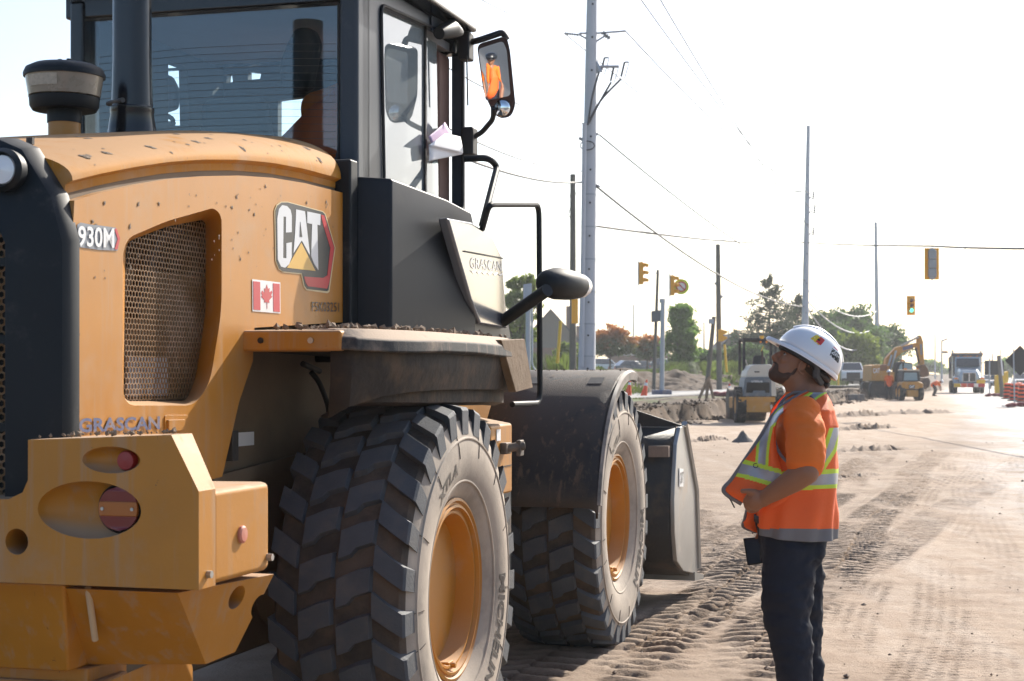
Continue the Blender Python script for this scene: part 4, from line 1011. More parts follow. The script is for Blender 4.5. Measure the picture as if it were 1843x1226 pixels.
# ---- front fender ----------------------------------------------------------------------
FA = Vector((0, 3.0, .735)); P = []
for a in np.linspace(80, 172, 22):
    rr = .835 if a < 150 else .835+.03*(a-150)/46
    P.append([(x, FA.y+rr*math.cos(R(a)), FA.z+(rr+.0)*math.sin(R(a))-dz) for x, dz in ((.62, 0), (.9, 0), (1.2, .0), (1.265, .006), (1.285, .03), (1.285, .055))])
BLKF = pmat('front_fender_black', (.016, .017, .019), .62, var=.3, dust=.2, topdust=.4, streak=.8, bump=.3, bscale=150, dustcol=(.16, .115, .08), lowdust=(.85, 1.05, .4))
ff = obj('front_fender', MB().grid(P), BLKF, L, thick=.012, ang=40)
P = []
for a in np.linspace(80, 171, 22):
    c_, s_ = math.cos(R(a)), math.sin(R(a)); rr = .835 if a < 150 else .835+.03*(a-150)/46
    P.append([Vector((1.286, FA.y+(rr+.006)*c_, FA.z+(rr+.006)*s_)), Vector((1.302, FA.y+(rr-.006)*c_, FA.z+(rr-.006)*s_)), Vector((1.300, FA.y+(rr-.05)*c_, FA.z+(rr-.05)*s_)), Vector((1.284, FA.y+(rr-.05)*c_, FA.z+(rr-.05)*s_))])
obj('fender_lip', MB().loft(P), pmat('fender_lip_dusty', (.06, .058, .055), .6, dust=.7, dustcol=(.42, .36, .31)), ff, ang=50)
for sx in (.80, 1.16):
    M = Matrix.Translation((sx, FA.y, FA.z)) @ Matrix.Rotation(R(22), 4, 'X')
    obj('fender_vent', MB().box((-.04, -.045, .825), (.04, .045, .843), M=M), RUB, ff)
# ---- boom and bucket --------------------------------------------------------------------
for sx in (-.45, .45):
    obj('boom_arm', MB().prism([(sx-.05, 1.9, 1.75), (sx-.05, 2.3, 1.95), (sx-.05, 3.4, 1.25), (sx-.05, 4.5, .55), (sx-.05, 4.4, .25), (sx-.05, 3.2, .95), (sx-.05, 1.9, 1.45)], (.1, 0, 0)), YELD, L, bevel=.02)
obj('boom_tower', MB().prism([(.3, 1.75, 1.0), (.3, 1.8, 2.12), (.3, 2.15, 2.12), (.3, 2.9, 1.0)], (.06, 0, 0)).prism([(-.36, 1.75, 1.0), (-.36, 1.8, 2.12), (-.36, 2.15, 2.12), (-.36, 2.9, 1.0)], (.06, 0, 0)), YELD, L, bevel=.01)
BK = pmat('bucket_black', (.022, .021, .02), .6, metal=.1, var=.4, scale=10, dust=.3, dustcol=(.12, .08, .05), bump=.3, bscale=50)
BKS = pmat('bucket_worn_steel', (.36, .36, .35), .34, metal=.65, var=.12, scale=5, dust=.25)
bw = 1.30
prof = [lv(x, y, bw) for x, y in ((1222, 770), (1216, 800), (1213, 850), (1211, 900), (1212, 960), (1216, 1010), (1228, 1028), (1252, 1034))]
prof_o = [Vector((0, p.y, p.z)) for p in prof]
topb = Vector((0, prof_o[0].y+.10, prof_o[0].z+.02))
rows = [[Vector((x, p.y+(.02 if abs(x) > 1.2 else 0)*0, p.z)) for x in np.linspace(-bw+.02, bw-.02, 5)] for p in prof_o]
bk = obj('bucket', MB().grid(rows), BK, L, thick=.03, ang=40)
sidep = [Vector((bw-.02, p.y, p.z)) for p in prof_o]+[Vector((bw-.02, p.y, p.z)) for p in [lv(1250, 1034, bw), lv(1238, 900, bw), lv(1231, 762, bw)]]
tipy = prof_o[-1].y
sidep = [Vector((bw-.02, p.y, p.z)) for p in prof_o]+[Vector((bw-.02, tipy+.05, .22)), Vector((bw-.02, tipy-.05, .75)), Vector((bw-.02, prof_o[0].y+.16, 1.215))]
for sx in (1, -1):
    q = [Vector((p.x*sx, p.y, p.z)) for p in sidep]
    spn = obj('bucket_side', MB().prism(q, (.03*sx, 0, 0)), BKS, bk, bevel=.006)
    e = [Vector((sx*(bw+.012), prof_o[0].y+.14, 1.225)), Vector((sx*(bw+.012), tipy-.06, .75)), Vector((sx*(bw+.012), tipy+.04, .2))]
    obj('side_cutter', MB().tube(e, .022, 6), BKS, bk)
gd = [lu(x, y, prof_o[0].y) for x, y in ((1010, 705), (1140, 737), (1234, 768), (1010, 768))]
obj('spill_guard', MB().prism([Vector((p.x, prof_o[0].y-.0, p.z)) for p in gd]+[], (0, .025, 0)), BK, bk)
obj('bucket_lip', MB().box((-bw, prof_o[0].y-.02, prof_o[0].z-.012), (bw-.03, prof_o[0].y+.01, prof_o[0].z+.006)), BKS, bk)
obj('cutting_edge', MB().hexa([(-bw, tipy-.15, .13), (bw+.02, tipy-.15, .13), (bw+.02, tipy+.22, .10), (-bw, tipy+.22, .10), (-bw, tipy-.15, .19), (bw+.02, tipy-.15, .19), (bw+.02, tipy+.22, .13), (-bw, tipy+.22, .13)]), BKS, bk)
pq = [lu(x, y, prof_o[2].y-.05) for x, y in ((1167, 803), (1203, 803), (1203, 823), (1167, 823))]
obj('bucket_plate', MB().prism(pq, (0, .06, 0)), pmat('plate_rusty', (.22, .16, .12), .7, var=.4, scale=20), bk)
cb = [lv(x, y, bw+.013) for x, y in ((1222, 843), (1229, 844), (1229, 876), (1222, 876))]
badge = obj('bucket_badge', MB().prism(cb, (.004, 0, 0)), WHT, bk)
text_on('bucket_lettering', 'CAT', DBLK, bk, (bw+.018, sum(p.y for p in cb)/4, sum(p.z for p in cb)/4), (0, 1, 0), (0, 0, 1), .075, (cb[1].y-cb[0].y)*.8, .02)
# ---- wheels -------------------------------------------------------------------------------
TR, NP = .742, 27
PIT = 2*math.pi/NP
def rtop(w): return TR-.022*(abs(w)/.26)**2.5
def rbase(w): return TR-.034-.02*(abs(w)/.26)**2
def tyre_mesh():
    mb = MB(); n = 112
    prof = [(.195, .345), (.235, .385), (.262, .45), (.274, .52), (.272, .575), (.262, .625), (.252, .670), (.235, .695), (.15, .712), (.05, .716), (-.05, .716), (-.15, .712), (-.235, .695), (-.252, .670), (-.262, .625), (-.272, .575), (-.274, .52), (-.262, .45), (-.235, .385), (-.195, .345)]
    rings = [[Vector((w, -r*math.cos(2*math.pi*k/n), r*math.sin(2*math.pi*k/n))) for k in range(n)] for w, r in prof]
    mb.loft(rings, True, False, 0, lambda k, i: 1 if 6 <= k <= 12 else 2)
    for w_, r_, d in ((.269, .598, .004), (.255, .43, .003)):           # raised sidewall ribs
        mb.loft([[Vector((w, -r*math.cos(2*math.pi*k/n), r*math.sin(2*math.pi*k/n))) for k in range(n)] for w, r in ((w_-.003, r_-.008), (w_+d, r_-.003), (w_+d, r_+.003), (w_-.006, r_+.008))], True, False, 2)
    def P3(w, s, r): a = s*PIT; return Vector((w, -r*math.cos(a), r*math.sin(a)))
    bl = [(-.136, -.42), (-.090, -.32), (-.070, -.16), (-.008, -.03), (-.008, .50), (-.060, .42), (-.136, .22)]
    shapes = {'B': (bl, 0), 'C': ([(w+.146, s-.27) for w, s in bl], 0)}
    for k in range(NP):
        jit = random.uniform(-.02, .02)
        for key, (poly, _) in shapes.items():
            cw_ = sum(p[0] for p in poly)/len(poly); cs = sum(p[1] for p in poly)/len(poly)
            top = [P3(cw_+(w-cw_)*.96, k+jit+cs+(s-cs)*.94, rtop(w)) for w, s in poly]
            bs = [P3(cw_+(w-cw_)*1.10, k+jit+cs+(s-cs)*1.12, rbase(w)-.003) for w, s in poly]
            o = len(mb.v); mb.loft([bs, top], True, False, 0)
            m = len(poly); mb.f.append(tuple(o+m+i for i in range(m))); mb.mi.append(0)
        for sg in (1, -1):                                                # shoulder lugs, wrap onto the sidewall
            off = .08 if sg > 0 else .5
            if sg > 0: q = [(.146, .60), (.205, .34), (.258, .14), (.258, -.36), (.205, -.16), (.146, .08)]
            else: q = [(-.258, .54), (-.205, .34), (-.150, .12), (-.150, -.38), (-.205, -.18), (-.258, .02)]
            rr = [rtop(w) for w, s in q]
            top = [P3(w*.995, k+s+off, r) for (w, s), r in zip(q, rr)]
            bs = []
            for (w, s) in q:
                if abs(w) > .25: bs.append((w/abs(w)*.266, s, .615))
                elif abs(w) > .2: bs.append((w, s, .672))
                else: bs.append((w*.96, s, .688))
            cs = sum(s for w, s in q)/6
            bs = [P3(w, k+off+cs+(s-cs)*1.1, r) for w, s, r in bs]
            mid = [P3(w+(.006*sg if abs(w) > .25 else 0), k+s+off, r-.012) for (w, s), r in zip(q, rr)]
            o = len(mb.v); mb.loft([bs, mid, top], True, False, 0); mb.f.append(tuple(o+12+i for i in range(6))); mb.mi.append(0)
    for k in range(0, NP):                                                # hairline mould marks on the sidewall
        a = (k+.15)*PIT
        if k % 2: continue
        p = [Vector((w+.0015, -r*math.cos(a), r*math.sin(a))) for w, r in ((.263, .622), (.272, .578), (.274, .53))]
        mb.tube(p, .0022, 4, True, 1)
    return mb
def rim_mesh():
    M = Matrix.Rotation(R(90), 4, 'Y')
    pr = [(.350, .13), (.352, .205), (.362, .212), (.362, .222), (.350, .226), (.342, .214), (.336, .214), (.334, .222), (.324, .224), (.320, .205), (.312, .200), (.310, .208), (.300, .208), (.296, .19), (.288, .10), (.283, .0), (.275, -.02), (.20, -.03), (.14, -.02), (.125, .0), (.12, .03), (.0, .035)]
    return MB().lathe(pr, M, 64)
def arc_text(txt, r, h, a_mid, width, bold, flip=False):
    me = textmesh(txt, 1, 0, bold)
    vs = np.empty(len(me.vertices)*3); me.vertices.foreach_get('co', vs); vs = vs.reshape(-1, 3)
    lo, hi = vs.min(0), vs.max(0); c = (lo+hi)/2; mb = MB()
    for p in vs:
        u = (p[0]-c[0])/(hi[0]-lo[0])*width; t = (p[1]-c[1])/(hi[1]-lo[1])*h
        # seen from the right side (+x), forward is to the right; angle a measured from forward, counter-clockwise
        ang = a_mid-u/r; rr = r+t
        w = .2755 if rr > .45 else .27
        w = float(np.interp(rr, [.40, .45, .52, .575, .61], [.245, .262, .274, .272, .266]))+.0025
        mb.v.append((w, rr*math.cos(ang), rr*math.sin(ang)))
    mb.f = [tuple(p.vertices) for p in me.polygons]; mb.mi = [0]*len(mb.f); return mb
tym = tyre_mesh(); tyo = None
def wheel(cx_, cy_, cz_, mirror, tyre_me=None, rim_me=None, rot=0):
    w = empty('wheel', (cx_, cy_, cz_), 0, L)
    if mirror: w.rotation_euler = (0, 0, math.pi)
    if tyre_me is None:
        t = obj('tyre', tym, [TREAD, GROOVE, SIDEW], w, ang=40, bevel=.007, seg=3)
    else:
        t = bpy.data.objects.new('tyre', tyre_me); COL.objects.link(t); t.parent = w
        md = t.modifiers.new('bevel', 'BEVEL'); md.width = .007; md.segments = 3; md.limit_method = 'ANGLE'; md.angle_limit = R(28); md.harden_normals = True
    t.rotation_euler = (rot, 0, 0)
    if rim_me is None: r = obj('rim', rim_mesh(), RIMY, w, ang=30)
    else:
        r = bpy.data.objects.new('rim', rim_me); COL.objects.link(r); r.parent = w
    if not mirror:
        for txt, a, wd_, h_, rr in (('XTLA', R(118), .26, .055, .50), ('MICHELIN', R(-28), .50, .062, .50)):
            obj('sidewall_lettering', arc_text(txt, rr, h_, a, wd_, .03), LETT, w, ang=0, fixn=False)
        obj('valve', MB().box((.17, -.03, -.315), (.205, .03, -.285)).cyl((.2, 0, -.30), (.225, 0, -.30), .012, 8), RIMY, w, bevel=.004)
    return t, r
t, r = wheel(.985, 0, .70, False, rot=.05)
wheel(.985, 3.0, .735, False, t.data, r.data, .17)
wheel(-.985, 0, .70, True, t.data, r.data); wheel(-.985, 3.0, .735, True, t.data, r.data)
# ---- decals --------------------------------------------------------------------------------
def dec(name, zpts, mat, layer, parent=None, ox=420, oy=320, s=3.4055):
    x = HX+.0015+.0012*layer
    pts = [yz((ox+a/s, oy+b/s), HX) for a, b in zpts]
    return obj(name, MB().prism([Vector((x, p.y, p.z)) for p in pts], (.001, 0, 0)), mat, parent or L, ang=0)
lg = dec('logo_plate', [(248, 200), (262, 165), (290, 147), (330, 147), (545, 205), (562, 222), (622, 430), (585, 700), (572, 708), (445, 690), (428, 670), (412, 592), (300, 580), (272, 560), (254, 510)], pmat('decal_cream', (.62, .50, .28), .45), 0)
dec('logo_ground', [(254, 200), (266, 170), (292, 152), (330, 152), (542, 210), (556, 225), (616, 430), (578, 690), (568, 696), (448, 682), (434, 664), (416, 586), (300, 574), (276, 556), (259, 508)], pmat('decal_charcoal', (.012, .014, .018), .4), 1, lg)
dec('logo_red', [(530, 226), (550, 232), (612, 430), (582, 640), (568, 680), (450, 665), (436, 640), (428, 606), (545, 614), (570, 598), (588, 430), (545, 290)], RED, 2, lg)
dec('letter_c', [(262, 250), (272, 192), (292, 168), (322, 174), (344, 198), (351, 232), (351, 334), (315, 336), (315, 240), (300, 238), (298, 492), (318, 494), (318, 402), (351, 396), (350, 490), (335, 530), (310, 552), (285, 545), (265, 500)], pmat('decal_silver', (.58, .60, .63), .35), 2, lg)
dec('letter_a', [(378, 194), (432, 206), (463, 478), (412, 384), (362, 462), (372, 330)], MATS['decal_silver'], 2, lg)
dec('letter_a_counter', [(402, 270), (399, 362), (414, 364)], MATS['decal_charcoal'], 3, lg)
dec('letter_t', [(446, 207), (528, 224), (526, 292), (508, 288), (514, 567), (486, 524), (470, 480), (476, 284), (446, 278)], MATS['decal_silver'], 2, lg)
dec('logo_triangle', [(410, 398), (497, 572), (322, 552)], pmat('decal_gold', (.60, .36, .07), .4), 2, lg)
fl = dec('flag_decal', [(112, 622), (284, 642), (285, 832), (114, 818)], WHT, 0)
dec('flag_band', [(117, 634), (159, 639), (161, 812), (119, 808)], pmat('flag_red', (.52, .06, .07), .5, dust=.15), 1, fl)
dec('flag_band', [(238, 647), (279, 651), (280, 824), (241, 820)], MATS['flag_red'], 1, fl)
leaf = [(200, 655), (208, 682), (217, 676), (216, 704), (230, 692), (233, 704), (226, 722), (234, 728), (214, 752), (216, 768), (203, 764), (203, 803), (201, 803), (200, 763), (184, 765), (186, 750), (165, 728), (172, 722), (166, 705), (172, 692), (186, 706), (184, 678), (193, 683)]
dec('maple_leaf', leaf, MATS['flag_red'], 1, fl)
def side_text(name, txt, p0, p1, hpx, mat, bold=.0, layer=1, v=HX, parent=None):
    a, b = lv(*p0, v), lv(*p1, v); ex = (b-a); wd_ = ex.length; mid = (a+b)/2
    d = (LO[0]**2)  # unused
    y0 = lv((p0[0]+p1[0])/2, (p0[1]+p1[1])/2-hpx/2, v); y1 = lv((p0[0]+p1[0])/2, (p0[1]+p1[1])/2+hpx/2, v)
    ey = Vector((0, 0, 1)); ex.normalize()
    return text_on(name, txt, mat, parent or L, mid+Vector((.0015*layer, 0, 0)), ex, ey, (y0-y1).length, wd_, bold)
bd = dec('model_plate', [(545, 690), (570, 675), (640, 690), (700, 695), (820, 712), (850, 790), (832, 875), (700, 870), (560, 850), (548, 830)], DGRY, 0, None, 0, 230, 3.954)
dec('model_arrow', [(808, 722), (822, 716), (848, 790), (828, 868), (808, 864), (830, 792)], RED, 1, bd, 0, 230, 3.954)
side_text('model_number', '930M', (138, 425), (203, 429), 37, WHT, .02, 2, HX, bd)
side_text('serial_number', 'F5K03251', (560, 552), (609, 553), 17, DBLK, .0)
side_text('company_lettering', 'GRASCAN', (140, 766), (286, 761), 25, BLUE, .03)
side_text('company_lettering', 'GRASCAN', (846, 473), (902, 480), 19, WHT, .0, 0, 1.0055)
mb = MB(); zz = [lv(846+58*t, 487+6*t+(4 if k % 2 else 0), 1.005) for k, t in enumerate(np.linspace(0, 1, 13))]
mb.tube(zz, .003, 4); obj('lettering_underline', mb, WHT, gc)
# clods of dry earth lying on the machine
mb = MB()
def clod(c, r):
    M = Euler((random.random()*6, random.random()*6, random.random()*6)).to_matrix().to_4x4()
    ic = [Vector((random.uniform(.75, 1.2)*a, random.uniform(.7, 1.2)*b, random.uniform(.6, 1)*c_)) for a, b, c_ in ((1,0,0),(-1,0,0),(0,1,0),(0,-1,0),(0,0,1),(0,0,-1))]
    vs = [Vector(c)+(M @ (p*r)) for p in ic]
    mb.add(vs, [(0,2,4),(2,1,4),(1,3,4),(3,0,4),(2,0,5),(1,2,5),(3,1,5),(0,3,5)])
for k in range(330):
    y = random.uniform(-.80, .75); xm = 1.0+.2*min(1, (y+.8)/.5); x = .72+random.random()**.7*(xm-.72)
    r = random.choice((.004, .005, .006, .009, .012, .016, .021)); clod((x, y, 1.714+r*.4), r)
for k in range(60):
    x = random.uniform(.69, 1.1); y = CWB+random.uniform(.01, .10 if x > .9 else .3); r = random.choice((.004, .005, .007, .010)); clod((x, y, 1.372+.0035+(x-.68)*.04+r*.4), r)
for k in range(26):
    r = random.choice((.004, .006, .008)); clod((random.uniform(.7, 1.25), random.uniform(2.75, 3.0), 1.573+r*.3), r)
for k in range(14):
    r = random.choice((.004, .006, .01)); x = random.uniform(.7, 1.1); clod((x, random.uniform(.62, .9), 1.43-.18*(x-.62)+r*.3), r)
def splat(c, n, r):
    c, n = Vector(c), Vector(n).normalized(); a = n.orthogonal().normalized(); b_ = n.cross(a); k = 9; ph_ = random.random()*6
    ring = [c+(a*math.cos(q)+b_*math.sin(q))*r*random.uniform(.5, 1.3) for q in np.linspace(0, 2*math.pi, k+1)[:-1]]
    i0 = len(mb.v); mb.v += [tuple(p+n*.001) for p in ring]+[tuple(c+n*r*.25)]
    for i in range(k): mb.f.append((i0+i, i0+(i+1) % k, i0+k)); mb.mi.append(0)
for k in range(34):
    y = random.uniform(-1.85, -.1); row = hood_ring(y); i = random.randint(2, 12); p = Vector(row[i]); q = Vector(row[i+1]); nrm = Vector((0, 1, .15)).cross(q-p); nrm = nrm if nrm.z > 0 else -nrm
    splat(p.lerp(q, random.random()), nrm, random.choice((.004, .005, .007, .010, .018)))
for k in range(60):
    y = random.uniform(-1.9, 0.0); splat((HX+.0006, y, zg(y)-random.uniform(.03, .30)), (1, 0, 0), random.choice((.003, .004, .005, .008)))
obj('dirt_clods', mb, CLODM, L, ang=0, fixn=False)['kind'] = 'stuff'
# ================================================================ PEOPLE
SKIN = pmat('skin_tan', (.27, .125, .07), .5, var=.12, scale=14, sss=.12, bump=.1, bscale=160, spec=.4)
SHIRT = pmat('shirt_orange', (.78, .16, .015), .85, var=.06, bump=.25, bscale=40)
VEST = pmat('vest_orange', (.85, .13, .02), .7, var=.08, bump=.2, bscale=60)
LIME = pmat('vest_lime', (.55, .72, .06), .7, var=.06)
SILV = pmat('vest_reflective', (.36, .37, .40), .35, metal=.3, var=.12, scale=25)
BIND = pmat('vest_binding', (.16, .155, .16), .7)
PANT = pmat('work_trousers', (.015, .019, .031), .8, var=.3, scale=7, bump=.35, bscale=25, spec=.25)
BOOT = pmat('work_boot', (.11, .065, .035), .7, var=.3, dust=.4)
BEARD = pmat('beard', (.085, .048, .034), .85, var=.5, scale=60, bump=.8, bscale=220)
HATW = pmat('hat_white', (.74, .75, .77), .28, var=.03, coat=.5, dust=.05)
DARK = pmat('strap_black', (.015, .015, .017), .6)
def limb(mb, pts, rad, n=14, sub=6):
    """tapering limb through joints, smooth"""
    P = bez(pts, sub); m = len(P)-1; k = len(rad)-1
    rr = [float(np.interp(i/m*k, range(k+1), rad)) for i in range(m+1)]
    mb.tube(P, rr, n); mb.ell(P[0], (rr[0],)*3); mb.ell(P[-1], (rr[-1],)*3); return mb
def wrinkle(me, amp, sc, seed=0):
    n = len(me.vertices); v = np.empty(n*3); me.vertices.foreach_get('co', v); v = v.reshape(-1, 3); nn = np.empty(n*3); me.vertices.foreach_get('normal', nn); nn = nn.reshape(-1, 3)
    h = fbm(v[:, 0]*sc+v[:, 1]*sc*.6+50, v[:, 2]*sc*1.6+v[:, 1]*sc*.5+50, seed, 3)-.45
    h2 = np.abs(fbm(v[:, 0]*sc*.8+v[:, 1]*sc+20, v[:, 2]*sc*2.4+90, seed+5, 2)-.4)
    v = v+nn*((h*1.2-h2*.9)*amp)[:, None]; me.vertices.foreach_set('co', v.ravel()); me.update(); return me
def hardhat(parent, M, mat, detail=True, rx=.142, ry=.116, rz_=.125):
    """M: head frame -> parent frame; hat frame x forward, z up, origin at the rim centre"""
    rows = []; n = 40
    for j in range(13):
        ph = R(90*j/12.0); row = []
        for k in range(n):
            a = 2*math.pi*k/n; rr = math.cos(ph)**.85
            row.append(M @ Vector((rx*rr*math.cos(a), ry*rr*math.sin(a), rz_*math.sin(ph)**.95)))
        rows.append(row)
    mb = MB(); mb.loft(list(reversed(rows)), True, False)
    # rolled rim and front peak
    rim = []
    for f, z in ((1.0, .004), (1.03, .0), (1.05, -.008), (1.04, -.014), (.99, -.010), (.985, .0)):
        row = []
        for k in range(n):
            a = 2*math.pi*k/n; c = max(0, math.cos(a)); pk = .045*c**3; e = f if f > 1 else f
            row.append(M @ Vector(((rx*e+(pk if f > 1 else pk*.2))*math.cos(a), ry*e*math.sin(a), z-.012*c**3)))
        rim.append(row)
    mb.loft(rim, True, False); h = obj('hard_hat', mb, mat, parent, ang=60, thick=.003)
    if detail:
        rg = [M @ Vector((rx*1.01*math.cos(t), 0, rz_*1.012*math.sin(t))) for t in np.linspace(R(35), R(150), 18)]
        obj('crown_ridge', MB().tube(rg, .012, 8), mat, h)
    return h
WR = Vector((1.215, 6.9, 0))
def pw(px, py, dy=0): return W(px, py, 6.9+dy)-WR
man = empty('person', WR); tag(man, 'bearded man in white hard hat and open orange vest looking up at the cab', 'person')
# ---- body (one continuous skin): head, neck, arms, hands, trunk, legs
tilt = R(33); ear = pw(1440, 658, 0)
HM = Matrix(((-math.cos(tilt), 0, math.sin(tilt), ear.x), (0, -1, 0, ear.y), (math.sin(tilt), 0, math.cos(tilt), ear.z), (0, 0, 0, 1)))   # x fwd, y his left (towards camera is -world y), z up
H3 = HM.to_3x3()
def hd(f, s, w): return HM @ Vector((f, s, w))
b = MB()
def he(c, r, rot=None): b.ell(hd(*c), r, H3 if rot is None else H3 @ rot, 20, 14)
he((-.005, 0, .055), (.102, .077, .090)); he((.028, 0, .01), (.068, .068, .085)); he((.040, 0, -.045), (.056, .058, .058)); he((.058, 0, -.082), (.034, .040, .030))
he((.012, 0, -.06), (.055, .060, .05)); he((.079, 0, .026), (.017, .050, .013)); he((.074, .034, -.022), (.018, .022, .016)); he((.074, -.034, -.022), (.018, .022, .016))
b.tube([hd(.092, 0, .012), hd(.104, 0, -.012), hd(.113, 0, -.030), hd(.100, 0, -.040)], [.009, .011, .013, .010], 10); b.ell(hd(.109, 0, -.031), (.013,)*3)
for s in (-1, 1): he((.098, s*.012, -.035), (.010, .008, .008))
he((.088, 0, -.056), (.014, .022, .006)); he((.086, 0, -.066), (.013, .020, .006)); he((.083, 0, -.084), (.018, .022, .014))
limb(b, [hd(.005, 0, -.03), pw(1440, 700), pw(1450, 730)], [.060, .061, .072], 18)
limb(b, [pw(1452, 712), pw(1440, 800), pw(1432, 900), pw(1425, 975)], [.085, .12, .13, .11], 18)
sh = pw(1446, 752, -.19); el = pw(1452, 850, -.36); wr = pw(1382, 893, -.265)
limb(b, [sh+Vector((0, .02, 0)), sh.lerp(el, .5)+Vector((0, -.015, 0)), el], [.055, .060, .050]); limb(b, [el, el.lerp(wr, .35), wr], [.050, .050, .033])
sh2 = pw(1446, 752, .19); el2 = pw(1440, 850, .27); wr2 = pw(1392, 935, .22)
limb(b, [sh2, sh2.lerp(el2, .5), el2], [.064, .058, .046]); limb(b, [el2, el2.lerp(wr2, .4), wr2], [.046, .044, .030])
for dy, k in ((-.095, 0), (.10, 1)):
    hp = pw(1427+6*k, 985, dy); kn = pw(1418+30*k, 1120, dy*1.15); an = pw(1438+22*k, 1300, dy*1.2)
    limb(b, [hp, kn, an], [.085, .058, .045]); b.ell(an+Vector((-.07, 0, -.05)), (.12, .04, .035))
# near hand: gripping the vest edge
pc_ = pw(1360, 902, -.235)
ax = (pc_-wr).normalized()
b.ell(wr.lerp(pc_, .55), (.050, .026, .036), Matrix.Rotation(R(-10), 3, 'Y')); b.ell(pc_, (.040, .026, .040))
kn0 = [pw(1352, 890, -0.240), pw(1348, 897, -0.237), pw(1348, 905, -0.233), pw(1352, 912, -0.227)]
tip = [[pw(1345, 896, -0.215), pw(1352, 902, -0.193), pw(1362, 903, -0.190)], [pw(1341, 903, -0.213), pw(1349, 909, -0.190), pw(1360, 908, -0.185)], [pw(1343, 911, -0.210), pw(1351, 915, -0.187), pw(1361, 913, -0.183)], [pw(1348, 918, -0.207), pw(1356, 920, -0.187), pw(1364, 917, -0.183)]]
for k, q in zip(kn0, tip): limb(b, [pc_.lerp(k, .5), k]+q, [.013, .0125, .0115, .0105, .009], 8, 3)
limb(b, [pw(1371, 893, -0.245), pw(1358, 886, -0.255), pw(1346, 884, -0.250), pw(1336, 884, -0.243)], [.017, .0145, .012, .010], 8, 4)
# far hand with fingers round the phone
pc2 = pw(1378, 958, .215); b.ell(wr2.lerp(pc2, .5), (.030, .018, .042)); b.ell(pc2, (.030, .018, .036))
for i, (x, y) in enumerate(((1366, 966), (1366, 974), (1368, 981), (1371, 988))):
    limb(b, [pc2, pw(x+6, y-4, .245), pw(x, y, .238), pw(x-3, y+2, .222)], [.011, .010, .009, .008], 8, 3)
limb(b, [pc2, pw(1370, 956, .19), pw(1364, 963, .182), pw(1361, 968, .180)], [.012, .010, .009, .008], 8, 3)
obj('body', remesh(b, .0055, 4, .5), SKIN, man, ang=80, fixn=False)
# ears, eyes, brows, beard, hair
for s in (1, -1):
    e = MB(); ring = [hd(-.004+.019*math.cos(a)+.004*math.sin(a), s*(.073+.010*(1 if math.cos(a) < .3 else .3)), -.002+.030*math.sin(a)) for a in np.linspace(-2.2, 2.9, 18)]
    e.tube(ring, [.0045+.002*math.sin(i/17*3.14) for i in range(18)], 8); e.ell(hd(0, s*.072, -.004), (.014, .005, .022), H3); obj('ear', e, SKIN, man, ang=80)
    obj('eye', MB().ell(hd(.0785, s*.031, .003), (.0110,)*3), pmat('eye_white', (.32, .29, .27), .25), man)
    obj('iris', MB().ell(hd(.0865, s*.033, .004), (.004, .0055, .0055), H3), pmat('iris_dark', (.03, .02, .015), .15), man)
    obj('eyebrow', MB().tube([hd(.092, s*.012, .024), hd(.093, s*.03, .029), hd(.080, s*.050, .026)], .005, 6), BEARD, man)
    obj('eyelid', MB().tube([hd(.086, s*.018, .008), hd(.0925, s*.031, .0125), hd(.082, s*.045, .008)], .0032, 6), SKIN, man)
bd_ = MB()
def hb(c, r): bd_.ell(hd(*c), r, H3, 18, 12)
hb((.062, 0, -.088), (.036, .041, .031)); hb((.042, 0, -.080), (.042, .054, .034)); hb((.028, .034, -.068), (.022, .028, .026)); hb((.028, -.034, -.068), (.022, .028, .026)); hb((.014, .051, -.036), (.008, .014, .030)); hb((.014, -.051, -.036), (.008, .014, .030))
hb((.094, 0, -.0475), (.012, .024, .0065)); hb((.076, .025, -.066), (.020, .016, .026)); hb((.076, -.025, -.066), (.020, .016, .026))
obj('beard', remesh(bd_, .006, 4, .5), BEARD, man, ang=80, fixn=False)
hr_ = MB(); hr_.ell(hd(-.012, 0, .052), (.099, .0795, .086), H3, 20, 14); obj('hair', hr_, pmat('hair_short', (.06, .035, .024), .8, var=.4, scale=40), man)
# ---- shirt
s_ = MB()
rings = []
def tring(y, x0, x1, hwid, n=28, dx=0, pw_=2.4):
    c = pw((x0+x1)/2, y); a = (x1-x0)/2/427.5; out = []
    for k in range(n):
        t = 2*math.pi*k/n; ct, st = math.cos(t), math.sin(t)
        out.append(Vector((c.x+a*math.copysign(abs(ct)**(2/pw_), ct), hwid*math.copysign(abs(st)**(2/pw_), st), c.z)))
    return out
TOR = [(708, 1424, 1474, .075), (722, 1412, 1484, .125), (738, 1400, 1490, .185), (765, 1390, 1495, .205), (800, 1380, 1496, .20), (840, 1371, 1496, .192), (880, 1364, 1495, .188), (920, 1362, 1493, .188), (955, 1364, 1488, .185)]
s_.loft([tring(*r) for r in TOR])
limb(s_, [sh+Vector((.0, .012, .006)), sh.lerp(el, .5)+Vector((0, -.018, 0)), sh.lerp(el, .80)], [.083, .083, .080], 18)
limb(s_, [sh2+Vector((0, -.012, .006)), sh2.lerp(el2, .5), sh2.lerp(el2, .78)], [.083, .081, .076], 18)
limb(s_, [pw(1441, 716), pw(1449, 722)], [.069, .072], 18)
obj('shirt', wrinkle(wrinkle(remesh(s_, .009, 5, .5), .016, 8, 3), .010, 18, 6), SHIRT, man, ang=80, fixn=False)
obj('shirt_tail', MB().prism([pw(x, y, .03) for x, y in ((1474, 950), (1492, 950), (1491, 968), (1483, 978), (1476, 968))], (0, .05, 0)), SHIRT, man)
